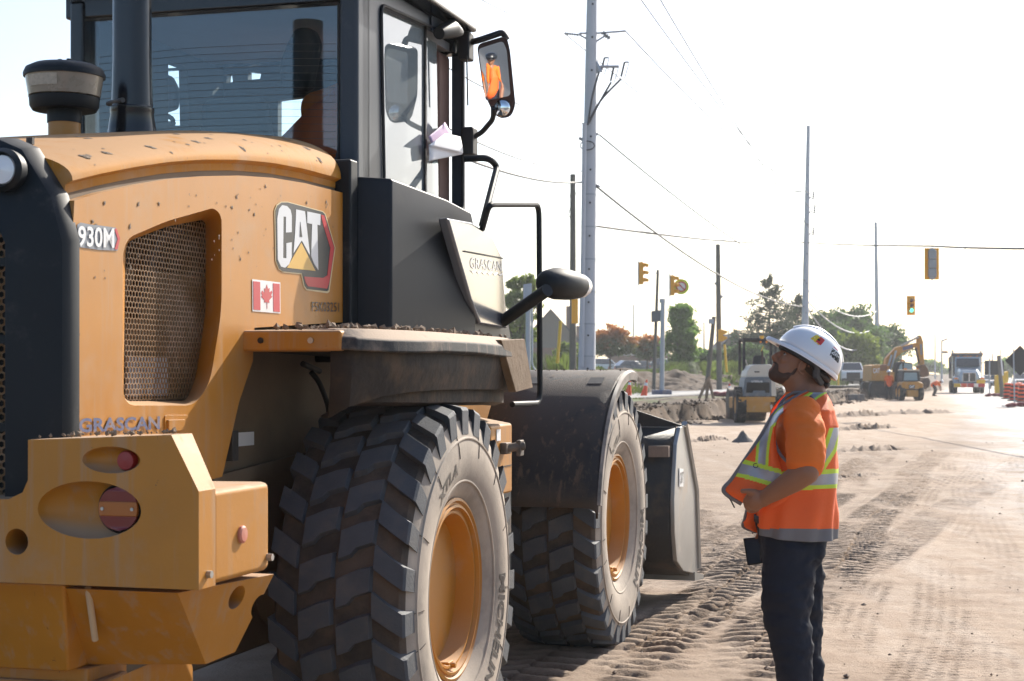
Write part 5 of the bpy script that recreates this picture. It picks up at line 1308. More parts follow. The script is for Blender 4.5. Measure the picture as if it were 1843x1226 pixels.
# ---- trousers
p_ = MB()
p_.loft([tring(925, 1366, 1486, .165), tring(950, 1363, 1488, .178), tring(985, 1365, 1486, .185), tring(1015, 1368, 1478, .18)])
limb(p_, [pw(1422, 985, -.092), pw(1418, 1045, -.098), pw(1417, 1110, -.105), pw(1428, 1170, -.11), pw(1433, 1215, -.11), pw(1436, 1312, -.11)], [.122, .117, .100, .090, .078, .088], 20)
limb(p_, [pw(1430, 985, .09), pw(1440, 1045, .10), pw(1446, 1110, .115), pw(1448, 1170, .12), pw(1452, 1215, .12), pw(1456, 1312, .12)], [.118, .108, .090, .084, .076, .086], 20)
p_.ell(pw(1462, 990, -.07), (.06, .10, .085))
obj('trousers', wrinkle(wrinkle(remesh(p_, .009, 4, .5), .032, 5, 8), .020, 13, 4), PANT, man, ang=80, fixn=False)
obj('belt', MB().loft([tring(y, 1360, 1489, .182) for y in (928, 940)], True, False), DARK, man, thick=.006)
for q in ([(1433, 958), (1476, 962), (1474, 1012), (1440, 1015)],):
    obj('back_pocket', MB().grid([[pw(q[0][0]+(q[1][0]-q[0][0])*t, q[0][1]+(q[1][1]-q[0][1])*t+(50*u), -.186+.05*t*t) for t in np.linspace(0, 1, 6)] for u in np.linspace(0, 1, 6)]), PANT, man, thick=.006)
for k, dy in ((0, -.115), (1, .12)):
    f = MB(); an = pw(1436+22*k, 1320, dy); f.ell(an+Vector((0, 0, -.01)), (.055, .05, .07)); f.ell(an+Vector((-.08, 0, -.035)), (.13, .05, .045)); f.box((an.x-.2, an.y-.045, .0), (an.x+.06, an.y+.045, .025))
    obj('boot', remesh(f, .008, 3), BOOT, man, ang=60, fixn=False)
# ---- vest: back and sides
def band(px, py):
    """cloth colour at a place of the vest: 0 orange 1 lime 2 silver"""
    yc = 865-(px-1437)*.05 if px > 1405 else 840+(px-1325)*.28
    d = abs(py-yc)
    if d < 9.5: return 2
    if d < 17.5: return 1
    if px < 1410:                                   # front strap from the shoulder
        if py < 850:
            xc = float(np.interp(py, [705, 740, 769, 800, 836], [1458, 1408, 1380, 1374, 1371])); q = abs(px-xc)
            if q < 7: return 2
            if q < 12: return 1
    if px > 1455 and 770 < py < 852:                # back strap
        xc = float(np.interp(py, [770, 807, 852], [1506, 1494, 1466])); q = abs(px-xc)
        if q < 6: return 2
        if q < 14: return 1
    if py < 735 and px > 1400:
        q = abs((px-1465)+ (py-712)*1.5)
        if q < 9: return 2
        if q < 16: return 1
    return 0
def proj(p):
    P = p+WR; return CX+F*P.x/P.y, HY-F*(P.z-CH)/P.y
v_ = MB(); rows = []
YS = np.linspace(706, 962, 150); NC = 240
def tor_at(y, grow):
    y0 = [r[0] for r in TOR]; f = lambda k: float(np.interp(y, y0+[985], [r[k] for r in TOR]+[TOR[-1][k]]))
    return f(1)-grow*427, f(2)+grow*427, f(3)+grow
for y in YS:
    fl = max(0, (y-880)/80); x0, x1, hw_ = tor_at(y, .016+.012*fl+.012*max(0, (745-y)/40)); c = pw((x0+x1)/2, y); a = (x1-x0)/2/427.5; row = []
    for k in range(NC):
        t = R(-152+304*k/(NC-1)); ct, st = math.cos(t), math.sin(t); wv = .006*math.sin(k*.25+y*.02)*(.3+fl)+.004*math.sin(k*.105+y*.07)
        row.append(Vector((c.x+(a+wv)*math.copysign(abs(ct)**.83, ct), (hw_+wv)*math.copysign(abs(st)**.83, st), c.z+ (.012*math.sin(t*1.5) if y > 950 else 0))))
    rows.append(row)
AH = (1437, 772, 45, 66)
keep = []
vm = MB(); vm.v = [tuple(p) for r in rows for p in r]
for a in range(len(rows)-1):
    for k in range(NC-1):
        pc = (rows[a][k]+rows[a][k+1]+rows[a+1][k]+rows[a+1][k+1])/4
        px, py = proj(pc)
        if abs(pc.y) > .05 and ((px-AH[0]+(3 if pc.y > 0 else 0))/AH[2])**2+((py-AH[1])/AH[3])**2 < 1 and (pc.y < 0 or True): continue
        if py > 952: m = 3
        else: m = band(px, py)
        vm.f.append((a*NC+k, a*NC+k+1, (a+1)*NC+k+1, (a+1)*NC+k)); vm.mi.append(m)
vest = obj('vest', vm, [VEST, LIME, SILV, BIND], man, ang=80, thick=.004)
ring = []
def vest_pt(px, py):
    x0, x1, hw_ = tor_at(py, .020); a = (x1-x0)/2; ct = max(-1, min(1, (px-(x0+x1)/2)/a)); ct_ = abs(ct)**(1/.83); st = math.sqrt(max(0, 1-ct_*ct_))**.83
    return pw(px, py, 0)+Vector((0, -hw_*st, 0))
for t in np.linspace(0, 2*math.pi, 50): 
    px, py = AH[0]+AH[2]*math.cos(t), AH[1]+AH[3]*math.sin(t); q = vest_pt(px, py); s0 = (6.9+q.y)/6.9
    ring.append(W(CX+(px-CX)*1.0, py, 6.9+q.y)-WR)
obj('armhole_binding', MB().tube(ring, .0065, 6), BIND, man)
# ---- vest: near front panel pulled forward by the hand, and far panel
def panel(FE, IE, nr=120, nc=90, wave=.008, lift=.0):
    rows = []
    fe = bez([pw(*q) for q in FE], 12); ie = bez([pw(*q) for q in IE], 12)
    at_ = lambda P, t: P[min(len(P)-1, int(t*(len(P)-1)))].lerp(P[min(len(P)-1, int(t*(len(P)-1))+1)], t*(len(P)-1)-int(t*(len(P)-1)))
    for i in range(nr):
        t = i/(nr-1); a, b2 = at_(ie, t), at_(fe, t)
        rows.append([a.lerp(b2, s)+Vector((.006*math.sin(t*11+s*3)*s, -.035*math.sin(math.pi*s)+wave*(math.sin(s*9+t*5)+1.2*math.sin(s*5-t*13)*s), .008*math.sin(s*7)*s*t)) for s in np.linspace(0, 1, nc)])
    return rows, fe
rows, fe = panel([(1452, 705, -.09), (1425, 720, -.11), (1396, 742, -.12), (1370, 785, -.12), (1344, 824, -.13), (1318, 862, -.13), (1303, 884, -.13), (1335, 907, -.14)],
                 [(1462, 710, -.10), (1440, 726, -.15), (1402, 750, -.19), (1396, 790, -.205), (1402, 830, -.205), (1412, 865, -.205), (1418, 895, -.205), (1390, 915, -.20)])
pm_ = MB(); pm_.grid(rows, lambda a, b_: (lambda q: band(*q))(proj((rows[a][b_]+rows[a+1][b_+1])/2)))
obj('vest_front_panel', pm_, [VEST, LIME, SILV], vest, ang=80, thick=.004)
obj('panel_binding', MB().tube(fe, .010, 6), BIND, vest)
rows, fe2 = panel([(1352, 900, .10), (1345, 915, .10), (1340, 935, .10), (1338, 948, .11), (1362, 958, .12)], [(1400, 900, .12), (1395, 915, .13), (1388, 930, .14), (1380, 945, .15), (1375, 955, .15)], 16, 12)
obj('vest_far_panel', MB().grid(rows), VEST, vest, thick=.004); obj('panel_binding', MB().tube(fe2, .007, 6), BIND, vest)
obj('zip_pull', MB().tube([pw(1310, 893, -.13), pw(1316, 902, -.13), pw(1322, 914, -.13)], .003, 5), DARK, vest)
obj('vest_ring', MB().tube([pw(1360+4*math.cos(t), 838+4*math.sin(t), -.20) for t in np.linspace(0, 5.2, 12)], .0018, 5), DARK, vest)
# ---- hard hat
hatM = HM @ Matrix.Translation((-.012, 0, .042)) @ Matrix.Rotation(R(0), 4, 'Y')
hat = hardhat(man, hatM, HATW)
obj('hat_liner', MB().tube([hatM @ Vector((.118*math.cos(a), .098*math.sin(a), -.018-.014*(math.cos(a) < -.2))) for a in np.linspace(0, 6.2832, 30)], .014, 8), DARK, hat)
for s in (1, -1):
    obj('hat_strap', MB().tube([hatM @ Vector(p) for p in ((-.03, s*.096, -.01), (-.055, s*.088, -.05), (-.095, s*.05, -.062))], [.017, .016, .013], 8), pmat('strap_grey', (.06, .062, .066), .6), hat)
obj('hat_ratchet', MB().ell(hatM @ Vector((-.118, 0, -.052)), (.022, .03, .02)), DARK, hat)
def on_hat(a, ph, w, h, mat, name, layer, parent, rot=0):
    """sticker following the shell; a from the front round to his left, ph up"""
    P = []
    for v in np.linspace(-1, 1, 5):
        row = []
        for u in np.linspace(-1, 1, 5):
            uu = u*w/2*math.cos(rot)-v*h/2*math.sin(rot); vv = u*w/2*math.sin(rot)+v*h/2*math.cos(rot)
            A = a+uu/.12; PH = ph+vv/.125; rr = math.cos(PH)**.85; k = 1.008+.004*layer
            row.append(hatM @ Vector((.142*k*rr*math.cos(A), .116*k*rr*math.sin(A), .125*k*math.sin(PH)**.95)))
        P.append(row)
    return obj(name, MB().grid(P), mat, parent, ang=80)
k1 = on_hat(R(78), R(38), .042, .042, pmat('sticker_yellow', (.78, .55, .03), .5), 'sticker_square', 1, hat, R(-10))
def hat_pt(a, ph, k=1.012): rr = math.cos(ph)**.85; return hatM @ Vector((.142*k*rr*math.cos(a), .116*k*rr*math.sin(a), .125*k*math.sin(ph)**.95))
on_hat(R(85), R(39), .026, .041, pmat('sticker_red', (.62, .04, .03), .5), 'sticker_red', 2, k1, R(-10))
on_hat(R(81), R(38), .012, .012, DARK, 'sticker_mark', 3, k1, R(-10))
k2 = on_hat(R(128), R(30), .058, .040, DARK, 'sticker_black', 1, hat, R(-6))
def hat_text(txt, a0, ph0, w, h, mat, parent, bold=.02):
    me = textmesh(txt, 1, 0, bold); vs = np.empty(len(me.vertices)*3); me.vertices.foreach_get('co', vs); vs = vs.reshape(-1, 3); lo, hi = vs.min(0), vs.max(0); c = (lo+hi)/2; mb = MB()
    for p in vs: mb.v.append(tuple(hat_pt(a0+(p[0]-c[0])/(hi[0]-lo[0])*w/.12, ph0+(p[1]-c[1])/(hi[1]-lo[1])*h/.125, 1.022)))
    mb.f = [tuple(p.vertices) for p in me.polygons]; mb.mi = [0]*len(mb.f); return obj('sticker_lettering', mb, mat, parent, ang=0, fixn=False)
hat_text('dWg', R(128), R(30), .046, .024, WHT, k2)
hat_text('HAND CRAFT', R(128), R(43), .030, .006, pmat('sticker_red', (.62, .04, .03), .5), hat, 0) if False else on_hat(R(127), R(45), .034, .006, pmat('sticker_red', (.62, .04, .03), .5), 'sticker_strip', 1, hat, R(-6))
# ---- phone in the far hand
ph = empty('smartphone', W(1354, 992, 7.12)); tag(ph, 'dark smartphone held low in the far hand of the man in the white hard hat', 'phone')
o_ = Vector(ph.location); pp = [W(x, y, 7.10+dd)-o_ for x, y, dd in ((1338, 969, 0), (1370, 966, .02), (1374, 1014, .02), (1346, 1018, 0))]
obj('case', MB().prism(rounded(pp, .006), (0, .011, 0)), DARK, ph, bevel=.002)
ctr = sum(pp, Vector())/4; obj('screen', MB().prism([ctr+(p-ctr)*.88+Vector((0, -.0012, 0)) for p in pp], (0, -.001, 0)), pmat('phone_screen', (.045, .06, .085), .08, coat=1), ph)
# ---- generic smaller figure
def figure(root, J, vox=.02, vest=True, hat=(.74, .75, .77), pants=None, shirt=None, headrot=None, bandz=None):
    """J: joints in root frame"""
    g = lambda k: Vector(J[k]); b = MB(); s = MB(); p = MB()
    hdv = (g('head')-g('neck')).normalized()
    b.ell(g('head'), (.080, .095, .115)); b.ell(g('head')+g('face')*.055-hdv*.045, (.05, .05, .06)); b.ell(g('head')+g('face')*.10-hdv*.02, (.016, .016, .02)); limb(b, [g('head')-hdv*.06, g('neck')], [.055, .06]); limb(b, [g('neck'), g('chest'), g('pelvis')], [.09, .12, .11])
    limb(s, [g('neck')-hdv*.02, g('chest'), (g('chest')+g('pelvis'))/2, g('pelvis')], [.09, .155, .150, .15])
    for sd in ('L', 'R'):
        sh, el, wr, hp, kn, an = (g(k+sd) for k in ('sh', 'el', 'wr', 'hip', 'knee', 'ank'))
        limb(b, [sh, el, wr], [.055, .046, .033]); hdn = wr+(wr-el).normalized()*.09; limb(b, [wr, hdn], [.034, .030])
        dr = (wr-el).normalized(); side = dr.cross(Vector((0, 0, 1)) if abs(dr.z) < .9 else Vector((1, 0, 0))).normalized()
        for q in range(4): limb(b, [hdn, hdn+dr*.07+side*(q-1.5)*.018], [.011, .009], 6, 2)
        limb(b, [wr+dr*.02, wr+dr*.07+side*.055], [.012, .010], 6, 2)
        limb(b, [hp, kn, an], [.075, .055, .042]); limb(s, [sh, sh.lerp(el, .75)], [.075, .068]); limb(s, [sh, g('neck')], [.07, .07])
        limb(p, [hp, kn, an], [.10, .078, .068]); fwd = Vector(J.get('foot', (0, -.15, 0)))
        bo = MB(); limb(bo, [an, an+Vector((0, 0, -.05)), an+Vector((0, 0, -.05))+fwd], [.06, .055, .045]); obj('boot', bo, BOOT, root)
    p.ell(g('pelvis'), (.17, .15, .14))
    obj('body', remesh(b, vox*.7, 3), SKIN, root, ang=80, fixn=False); sh_o = obj('shirt', remesh(s, vox, 3), shirt or SHIRT, root, ang=80, fixn=False); obj('trousers', remesh(p, vox, 3), pants or PANT, root, ang=80, fixn=False)
    if vest:
        q = MB(); limb(q, [g('neck')-hdv*.04, g('chest'), (g('chest')+g('pelvis'))/2, g('pelvis')], [.10, .172, .168, .17]); me = remesh(q, vox, 3)
        me.materials.clear(); [me.materials.append(m) for m in (VEST, LIME, SILV)]
        ax = (g('neck')-g('pelvis')); Ln = ax.length; ax.normalize(); mi = []
        for f in me.polygons:
            t = (f.center-g('pelvis')).dot(ax)/Ln; lat = abs((f.center-g('pelvis')).dot((g('shR')-g('shL')).normalized())); m = 0
            if abs(t-.38) < .05: m = 2
            elif abs(t-.38) < .10: m = 1
            elif t > .38 and abs(lat-.085) < .022: m = 2
            elif t > .38 and abs(lat-.085) < .042: m = 1
            mi.append(m)
        me.polygons.foreach_set('material_index', mi); o = obj('vest', me, [VEST, LIME, SILV], root, ang=80, fixn=False)
    if hat:
        f = g('face').normalized(); u = hdv; sd_ = u.cross(f).normalized(); f = sd_.cross(u).normalized()
        M = Matrix(((f.x, sd_.x, u.x, 0), (f.y, sd_.y, u.y, 0), (f.z, sd_.z, u.z, 0), (0, 0, 0, 1))); M.translation = g('head')+u*.045
        hardhat(root, M, pmat('hat_%d' % int(hat[0]*100), hat, .3), False)
def stand(face=(0, 1, 0), k=1.0):
    J = dict(head=(0, 0, 1.66), neck=(0, 0, 1.48), chest=(0, 0, 1.28), pelvis=(0, 0, .95), shL=(-.19, 0, 1.42), shR=(.19, 0, 1.42), elL=(-.25, .02, 1.14), elR=(.25, .02, 1.14), wrL=(-.22, .12, .92), wrR=(.22, .12, .92),
             hipL=(-.09, 0, .92), hipR=(.09, 0, .92), kneeL=(-.10, .02, .50), kneeR=(.10, .02, .50), ankL=(-.11, 0, .09), ankR=(.12, 0, .09), face=face, foot=(face[0]*.15, face[1]*.15, 0))
    return J
# operator in the loader seat, leaning to the open window
op = empty('person', (LO[0], LO[1], 0), -TH); tag(op, 'seated loader operator in orange vest with lime stripes behind the rear cab glass', 'person')
figure(op, dict(head=(.52, 1.06, 3.02), neck=(.44, .98, 2.88), chest=(.36, .92, 2.70), pelvis=(.10, .88, 2.44), shL=(.24, .90, 2.79), shR=(.55, 1.04, 2.76), elL=(.16, 1.10, 2.56), elR=(.60, 1.22, 2.54), wrL=(.38, 1.27, 2.52), wrR=(.63, 1.38, 2.62),
       hipL=(-.08, .92, 2.36), hipR=(.12, .92, 2.36), kneeL=(-.12, 1.32, 2.38), kneeR=(.16, 1.34, 2.38), ankL=(-.12, 1.42, 2.05), ankR=(.16, 1.45, 2.05), face=(.6, .75, -.1), foot=(0, .12, 0)), .014, True, None)
# papers at the window
def sheet(px, v, mat, label, nm):
    q = [lv(x, y, v) for x, y in px]; c = sum(q, Vector())/4; Rm = Matrix.Rotation(-TH, 3, 'Z'); loc = Rm @ c+Vector((LO[0], LO[1], 0)); o = empty(nm, loc); tag(o, label, 'paper', 'papers held at the cab window')
    a, b_, c_, d_ = [Rm @ (p-c) for p in q]; rows = [[a.lerp(b_, s).lerp(d_.lerp(c_, s), t)+(Rm @ Vector((.004*math.sin(2.6*s+t), 0, 0))) for s in np.linspace(0, 1, 10)] for t in np.linspace(0, 1, 8)]
    obj('page', MB().grid(rows), mat, o, ang=80, thick=.0015)
sheet(((771, 262), (800, 240), (829, 246), (832, 276)), .74, pmat('paper_white', (.8, .8, .82), .7, var=.02), 'white sheet of paper held out of the open cab window', 'paper_sheet')
sheet(((772, 290), (771, 264), (829, 247), (831, 278)), .72, MATS['paper_white'], 'larger folded white sheet, lowest of the papers at the cab window', 'paper_sheet')
sheet(((771, 246), (800, 220), (814, 242), (775, 258)), .70, pmat('paper_lilac', (.62, .45, .62), .7, var=.02), 'lilac sheet sticking up behind the white papers at the cab window', 'paper_sheet')
# the photographer's side: a person seen only in the loader's mirror
pg = empty('person', (.02, -.75, 0)); tag(pg, 'person in orange vest and dark cap seen small in the loader mirror', 'person')
figure(pg, stand((0, 1, 0)), .016, True, (.015, .016, .02))
# two far workers by the trench
p0 = W(1600, 700, 99); w1 = empty('person', (p0.x, p0.y, tz(p0.x, p0.y))); tag(w1, 'small far worker in orange vest standing before the excavator', 'person', 'workers by the trench')
figure(w1, stand((-.6, .8, 0)), .03)
p0 = W(1682, 700, 118); w2 = empty('person', (p0.x, p0.y, tz(p0.x, p0.y))); tag(w2, 'small far worker in orange bending over beside the trench', 'person', 'workers by the trench')
J = stand((.9, -.2, 0)); J.update(head=(.45, -.1, 1.02), neck=(.32, -.06, .98), chest=(.18, 0, .95), pelvis=(-.12, 0, .80), shL=(.25, .17, .98), shR=(.25, -.19, .96), elL=(.38, .2, .72), elR=(.38, -.22, .70), wrL=(.42, .15, .48), wrR=(.42, -.15, .46), hipL=(-.12, .09, .78), hipR=(-.12, -.09, .78), kneeL=(.06, .12, .46), kneeR=(.08, -.12, .46), ankL=(-.08, .12, .09), ankR=(-.06, -.12, .09))
figure(w2, J, .03)
# ================================================================ STREET FURNITURE
CONC = pmat('pole_concrete', (.50, .52, .55), .85, var=.12, scale=2, bump=.15, bscale=12)
WOODP = pmat('pole_wood', (.15, .14, .115), .9, var=.25, scale=3, bump=.3, bscale=12)
GALV = pmat('galvanised', (.36, .39, .43), .45, metal=.6, var=.1)
WIREM = pmat('cable_black', (.05, .05, .055), .6); WIREW = pmat('cable_pale', (.55, .56, .58), .5)
SIGY = pmat('signal_yellow', (.88, .40, .02), .5, var=.05); SBLK = pmat('signal_black', (.015, .016, .015), .5)
ORG = pmat('cone_orange', (.85, .09, .02), .5, var=.06, dust=.08); REFW = pmat('cone_white', (.8, .8, .8), .4)
TIMB = pmat('raw_timber', (.27, .17, .10), .85, var=.25, scale=6); YPOST = pmat('marker_yellow', (.75, .45, .02), .5)
SBAG = pmat('sandbag', (.20, .035, .045), .9, var=.3, bump=.4, bscale=20); PORC = pmat('porcelain', (.22, .24, .26), .25)
def site(name, label, cat, px, d, rz=0, group=None, z=None):
    p = W(px, HY, d); o = empty(name, (p.x, p.y, tz(p.x, p.y) if z is None else z), rz); return tag(o, label, cat, group)
def pole(label, px, d, ytop, wb, wt, mat, lean=0, group=None, bands=0, holes=0, name='utility_pole'):
    r = site(name, label, 'pole', px, d, 0, group); s = F/d; H = CH+(HY-ytop)/s-r.location.z; lx = lean/s
    n = 14; P = [(lx*t, 0, -.4+(H+.4)*t) for t in np.linspace(0, 1, n)]
    obj('shaft', MB().tube(P, [wb/2+(wt-wb)/2*t for t in np.linspace(0, 1, n)], 12 if mat is not CONC else 8), mat, r, ang=50)
    for k in range(bands):
        t = .08+k*.055; z = H*t; rr = wb/2+(wt-wb)/2*t+.008; obj('band', MB().cyl((lx*t, 0, z), (lx*t, 0, z+.04), rr, 12), GALV, r)
    for k in range(holes):
        t = .06+k*.9/holes; rr = wb/2+(wt-wb)/2*t; obj('step_bolt', MB().cyl((lx*t+.02, -rr-.03, H*t), (lx*t+.02, -rr+.1, H*t), .035, 6), SBLK, r)
    return r, H, s
p1, H1, s1 = pole('thick pale concrete utility pole right behind the loader fender', 1055, 54, -330, .60, .24, CONC, 15, 'concrete utility poles', 6, 16)
def att(root, d, px, py): p = W(px, py, d); return p-Vector(root.location)
def arm(root, d, a, b, r=.035, mat=None, name='cross_arm'): return obj(name, MB().tube([att(root, d, *a), att(root, d, *b)], r, 8), mat or GALV, root)
arm(p1, 54, (1055, 60), (1042, 60)); arm(p1, 54, (1058, 71), (1042, 62))
def insul(root, d, a, b, r=.05, n=6):
    A, B = att(root, d, *a), att(root, d, *b); m = MB(); pr = []; N = n*4
    for i in range(N+1): pr.append((r if i % 4 in (1, 2) else r*.5))
    m.tube([A.lerp(B, i/N) for i in range(N+1)], pr, 10); return obj('insulator', m, PORC, root)
insul(p1, 54, (1016, 60), (1042, 63)); insul(p1, 54, (1084, 58), (1098, 70), .09, 4); arm(p1, 54, (1074, 60), (1126, 56)); arm(p1, 54, (1074, 74), (1090, 64))
arm(p1, 54, (1074, 120), (1114, 120), .05); arm(p1, 54, (1072, 112), (1080, 130), .10, GALV, 'bracket')
for k, (x, y) in enumerate(((1082, 104), (1099, 120), (1118, 112))):
    f_ = arm(p1, 54, (x+6, y), (x, y+26), .035, SBLK, 'fuse_cutout'); obj('fuse_tube', MB().tube([att(p1, 54, x+14, y+2), att(p1, 54, x+6, y+30)], .018, 8), WIREW, f_); obj('fuse_cap', MB().tube([att(p1, 54, x+6, y), att(p1, 54, x+14, y)], .03, 8), PORC, f_)
for q in ([(1078, 130), (1066, 175), (1058, 225)], [(1100, 148), (1076, 190), (1060, 222)], [(1118, 142), (1082, 180), (1062, 215)]):
    obj('riser_cable', MB().tube(bez([att(p1, 53.6, *p) for p in q]), .035, 8), WIREM, p1)
obj('riser_duct', MB().tube([att(p1, 53.6, 1052, 222), att(p1, 53.6, 1047, 660)], .075, 10), CONC, p1)
obj('coil', MB().tube([att(p1, 53.7, 1057+13*math.cos(a), 262+8*math.sin(a)) for a in np.linspace(0, 6.2, 20)], .02, 6), WIREM, p1)
arm(p1, 54, (1070, 238), (1078, 243), .04); arm(p1, 54, (1068, 330), (1080, 336), .04); arm(p1, 54, (1042, 248), (1050, 252), .06)
p1b, _, _ = pole('greenish wooden pole standing just left of the thick concrete pole', 1031, 68, 314, .30, .22, WOODP, 0, 'wooden poles', 0, 0)
obj('cable_loop', MB().tube([att(p1b, 67.8, 1032+9*math.cos(a), 372+28*math.sin(a)) for a in np.linspace(1.2, 5.6, 16)], .012, 6), WIREM, p1b)
p2, H2, _ = pole('tall concrete utility pole rising behind the white hard hat', 1447, 118, 226, .60, .26, CONC, 8, 'concrete utility poles', 3, 8)
for x, y in ((1460, 350), (1462, 375), (1460, 415)):
    arm(p2, 118, (1454, y+10), (x, y+4), .05); insul(p2, 118, (x+5, y-6), (x+3, y+10), .09, 4)
insul(p2, 118, (1430, 344), (1446, 346), .07, 5)
p3, H3_, _ = pole('slender concrete utility pole in front of the broad dark tree', 1580, 185, 400, .62, .34, CONC, -4, 'concrete utility poles', 0, 0)
p4, _, _ = pole('wooden pole with the small amber signal on it', 1295, 95, 440, .34, .26, WOODP, -3, 'wooden poles', 0, 0)
arm(p4, 95, (1286, 510), (1295, 512), .08, GALV, 'bracket'); arm(p4, 95, (1297, 532), (1300, 536), .10, GALV, 'bracket')
# far slim poles and street lamps on the skyline
for lb, px, d, yt, nm in (('thin far pole on the skyline above the orange trees', 1140, 260, 548, 'far_pole'), ('thin far pole left of the pine', 1267, 240, 580, 'far_pole'), ('far thin pole behind the dump truck', 1683, 300, 600, 'far_pole'), ('thin far pole left of the black rectangular sign', 1786, 260, 636, 'far_pole'), ('slim far pole right of the broad dark tree', 1622, 240, 592, 'far_pole')):
    pole(lb, px, d, yt, .34, .2, GALV, 0, 'far poles', name=nm)
lp, _, _ = pole('far street lamp with a flat hanging sign near the dump truck', 1695, 210, 612, .28, .18, GALV, 0, None, name='street_lamp')
obj('lamp_head', MB().tube([att(lp, 210, 1695, 614), att(lp, 210, 1705, 610)], .10, 8), GALV, lp); obj('hanging_sign', MB().prism([att(lp, 210, x, y) for x, y in ((1696, 632), (1706, 632), (1706, 636), (1696, 636))], (0, .1, 0)), SBLK, lp)
# signal heads ----------------------------------------------------------------------
def bulb(mat): return mat
def signal_side(label, px, py, d, hpx, faceleft=False):
    """three-section head seen from the side, visors pointing right"""
    s = F/d; h = hpx/s; p = W(px, py, d); r = empty('traffic_light', p); tag(r, label, 'traffic light', 'traffic lights'); k = 1 if not faceleft else -1
    obj('housing', MB().box((-.12, -.15, -h/2), (.10, .15, h/2)), SIGY, r, bevel=.02)
    obj('backplate', MB().box((-.145*k-.01, -.26, -h/2-.1), (-.145*k+.01, .26, h/2+.1)), GALV, r)
    for i in (-1, 0, 1):
        z = i*h/3; m = MB(); P = []
        for xx, sc in ((.10, 1), (.36, .95)):
            P.append([Vector((k*xx, .14*sc*math.cos(a), z+.14*sc*math.sin(a)-(0 if xx < .2 else .0))) for a in np.linspace(R(-20), R(200), 12)])
        obj('visor', m.grid(P), SIGY, r, thick=.01); obj('visor_shade', MB().grid([[q*.98 for q in rr] for rr in P]) if False else MB().cyl((k*.10, 0, z), (k*.12, 0, z), .12, 16), SBLK, r)
    obj('hanger', MB().cyl((0, 0, h/2), (0, 0, h/2+.35), .025, 8), GALV, r); return r, h
t1, _ = signal_side('orange traffic light seen from the side on the signal pole arm, leftmost', 1154, 492, 80, 40)
t2, h2 = signal_side('side-on orange traffic light with a round yellow-green sign behind it', 1210, 514, 88, 36)
obj('round_sign', MB().cyl((.5, .2, -.05), (.5, .24, -.05), .42, 28), pmat('sign_lime', (.62, .75, .05), .5), t2); obj('sign_face', MB().cyl((.5, .17, -.05), (.5, .19, -.05), .28, 28), REFW, t2); obj('sign_ring', MB().tube([(.5+.25*math.cos(a), .165, -.05+.25*math.sin(a)) for a in np.linspace(0, 6.2832, 24)], .035, 6), pmat('sign_red', (.55, .03, .03), .5), t2); obj('sign_slash', MB().tube([(.33, .165, .12), (.67, .165, -.22)], .03, 6), MATS['sign_red'], t2)
t4 = empty('traffic_light', W(1297, 604, 94)); tag(t4, 'small two-lamp amber signal fixed to the wooden pole', 'traffic light', 'traffic lights')
obj('housing', MB().box((-.14, -.12, -.34), (.14, .12, .34)), SIGY, t4, bevel=.02)
for z in (-.17, .17): obj('visor', MB().prism([(.14, -.14, z+.14), (.36, -.12, z+.10), (.36, -.12, z-.02), (.14, -.14, z-.14)], (0, .28, 0)), SIGY, t4, bevel=.01)
t5 = empty('traffic_light', W(1034, 560, 66)); tag(t5, 'orange signal half hidden behind the thick concrete pole', 'traffic light', 'traffic lights'); obj('housing', MB().box((-.12, -.15, -.5), (.14, .15, .5)), SIGY, t5, bevel=.02)
t6 = empty('traffic_light', W(1677, 475, 60)); tag(t6, 'traffic light seen from behind on the span wire, grey back on orange plate', 'traffic light', 'traffic lights')
obj('backplate', MB().box((-.27, 0, -.58), (.27, .012, .58)), SIGY, t6)
for z in (-.33, 0, .33): obj('lamp_back', MB().box((-.145, -.16, z-.16), (.145, -.005, z+.16)), pmat('signal_grey', (.30, .32, .33), .5), t6, bevel=.03, seg=3)
for z in (-.53, .50): obj('bracket', MB().box((-.10, -.1, z-.02), (.10, -.015, z+.05)), GALV, t6)
obj('hanger', MB().cyl((0, -.05, .5), (0, -.05, .68), .02, 8), GALV, t6); obj('hanger', MB().cyl((0, -.05, -.68), (0, -.05, -.5), .02, 8), GALV, t6)
t7 = empty('traffic_light', W(1639.5, 550, 101)); tag(t7, 'traffic light facing the camera showing green', 'traffic light', 'traffic lights')
obj('backplate', MB().box((-.26, 0, -.60), (.26, .02, .60)), SIGY, t7); obj('housing', MB().box((-.15, -.12, -.46), (.15, -.004, .46)), SIGY, t7, bevel=.02)
for z, m in ((.30, pmat('lamp_red_off', (.10, .02, .02), .3)), (0, pmat('lamp_amber_off', (.12, .05, .02), .3)), (-.30, pmat('lamp_green_on', (.08, .85, .6), .3, emit=1.6))):
    obj('lamp', MB().cyl((0, -.15, z), (0, -.12, z), .115, 20), m, t7)
    obj('visor', MB().grid([[Vector((.135*math.cos(a), y, z+.135*math.sin(a))) for a in np.linspace(R(-10), R(190), 12)] for y in (-.12, -.36)]), SIGY, t7, thick=.008)
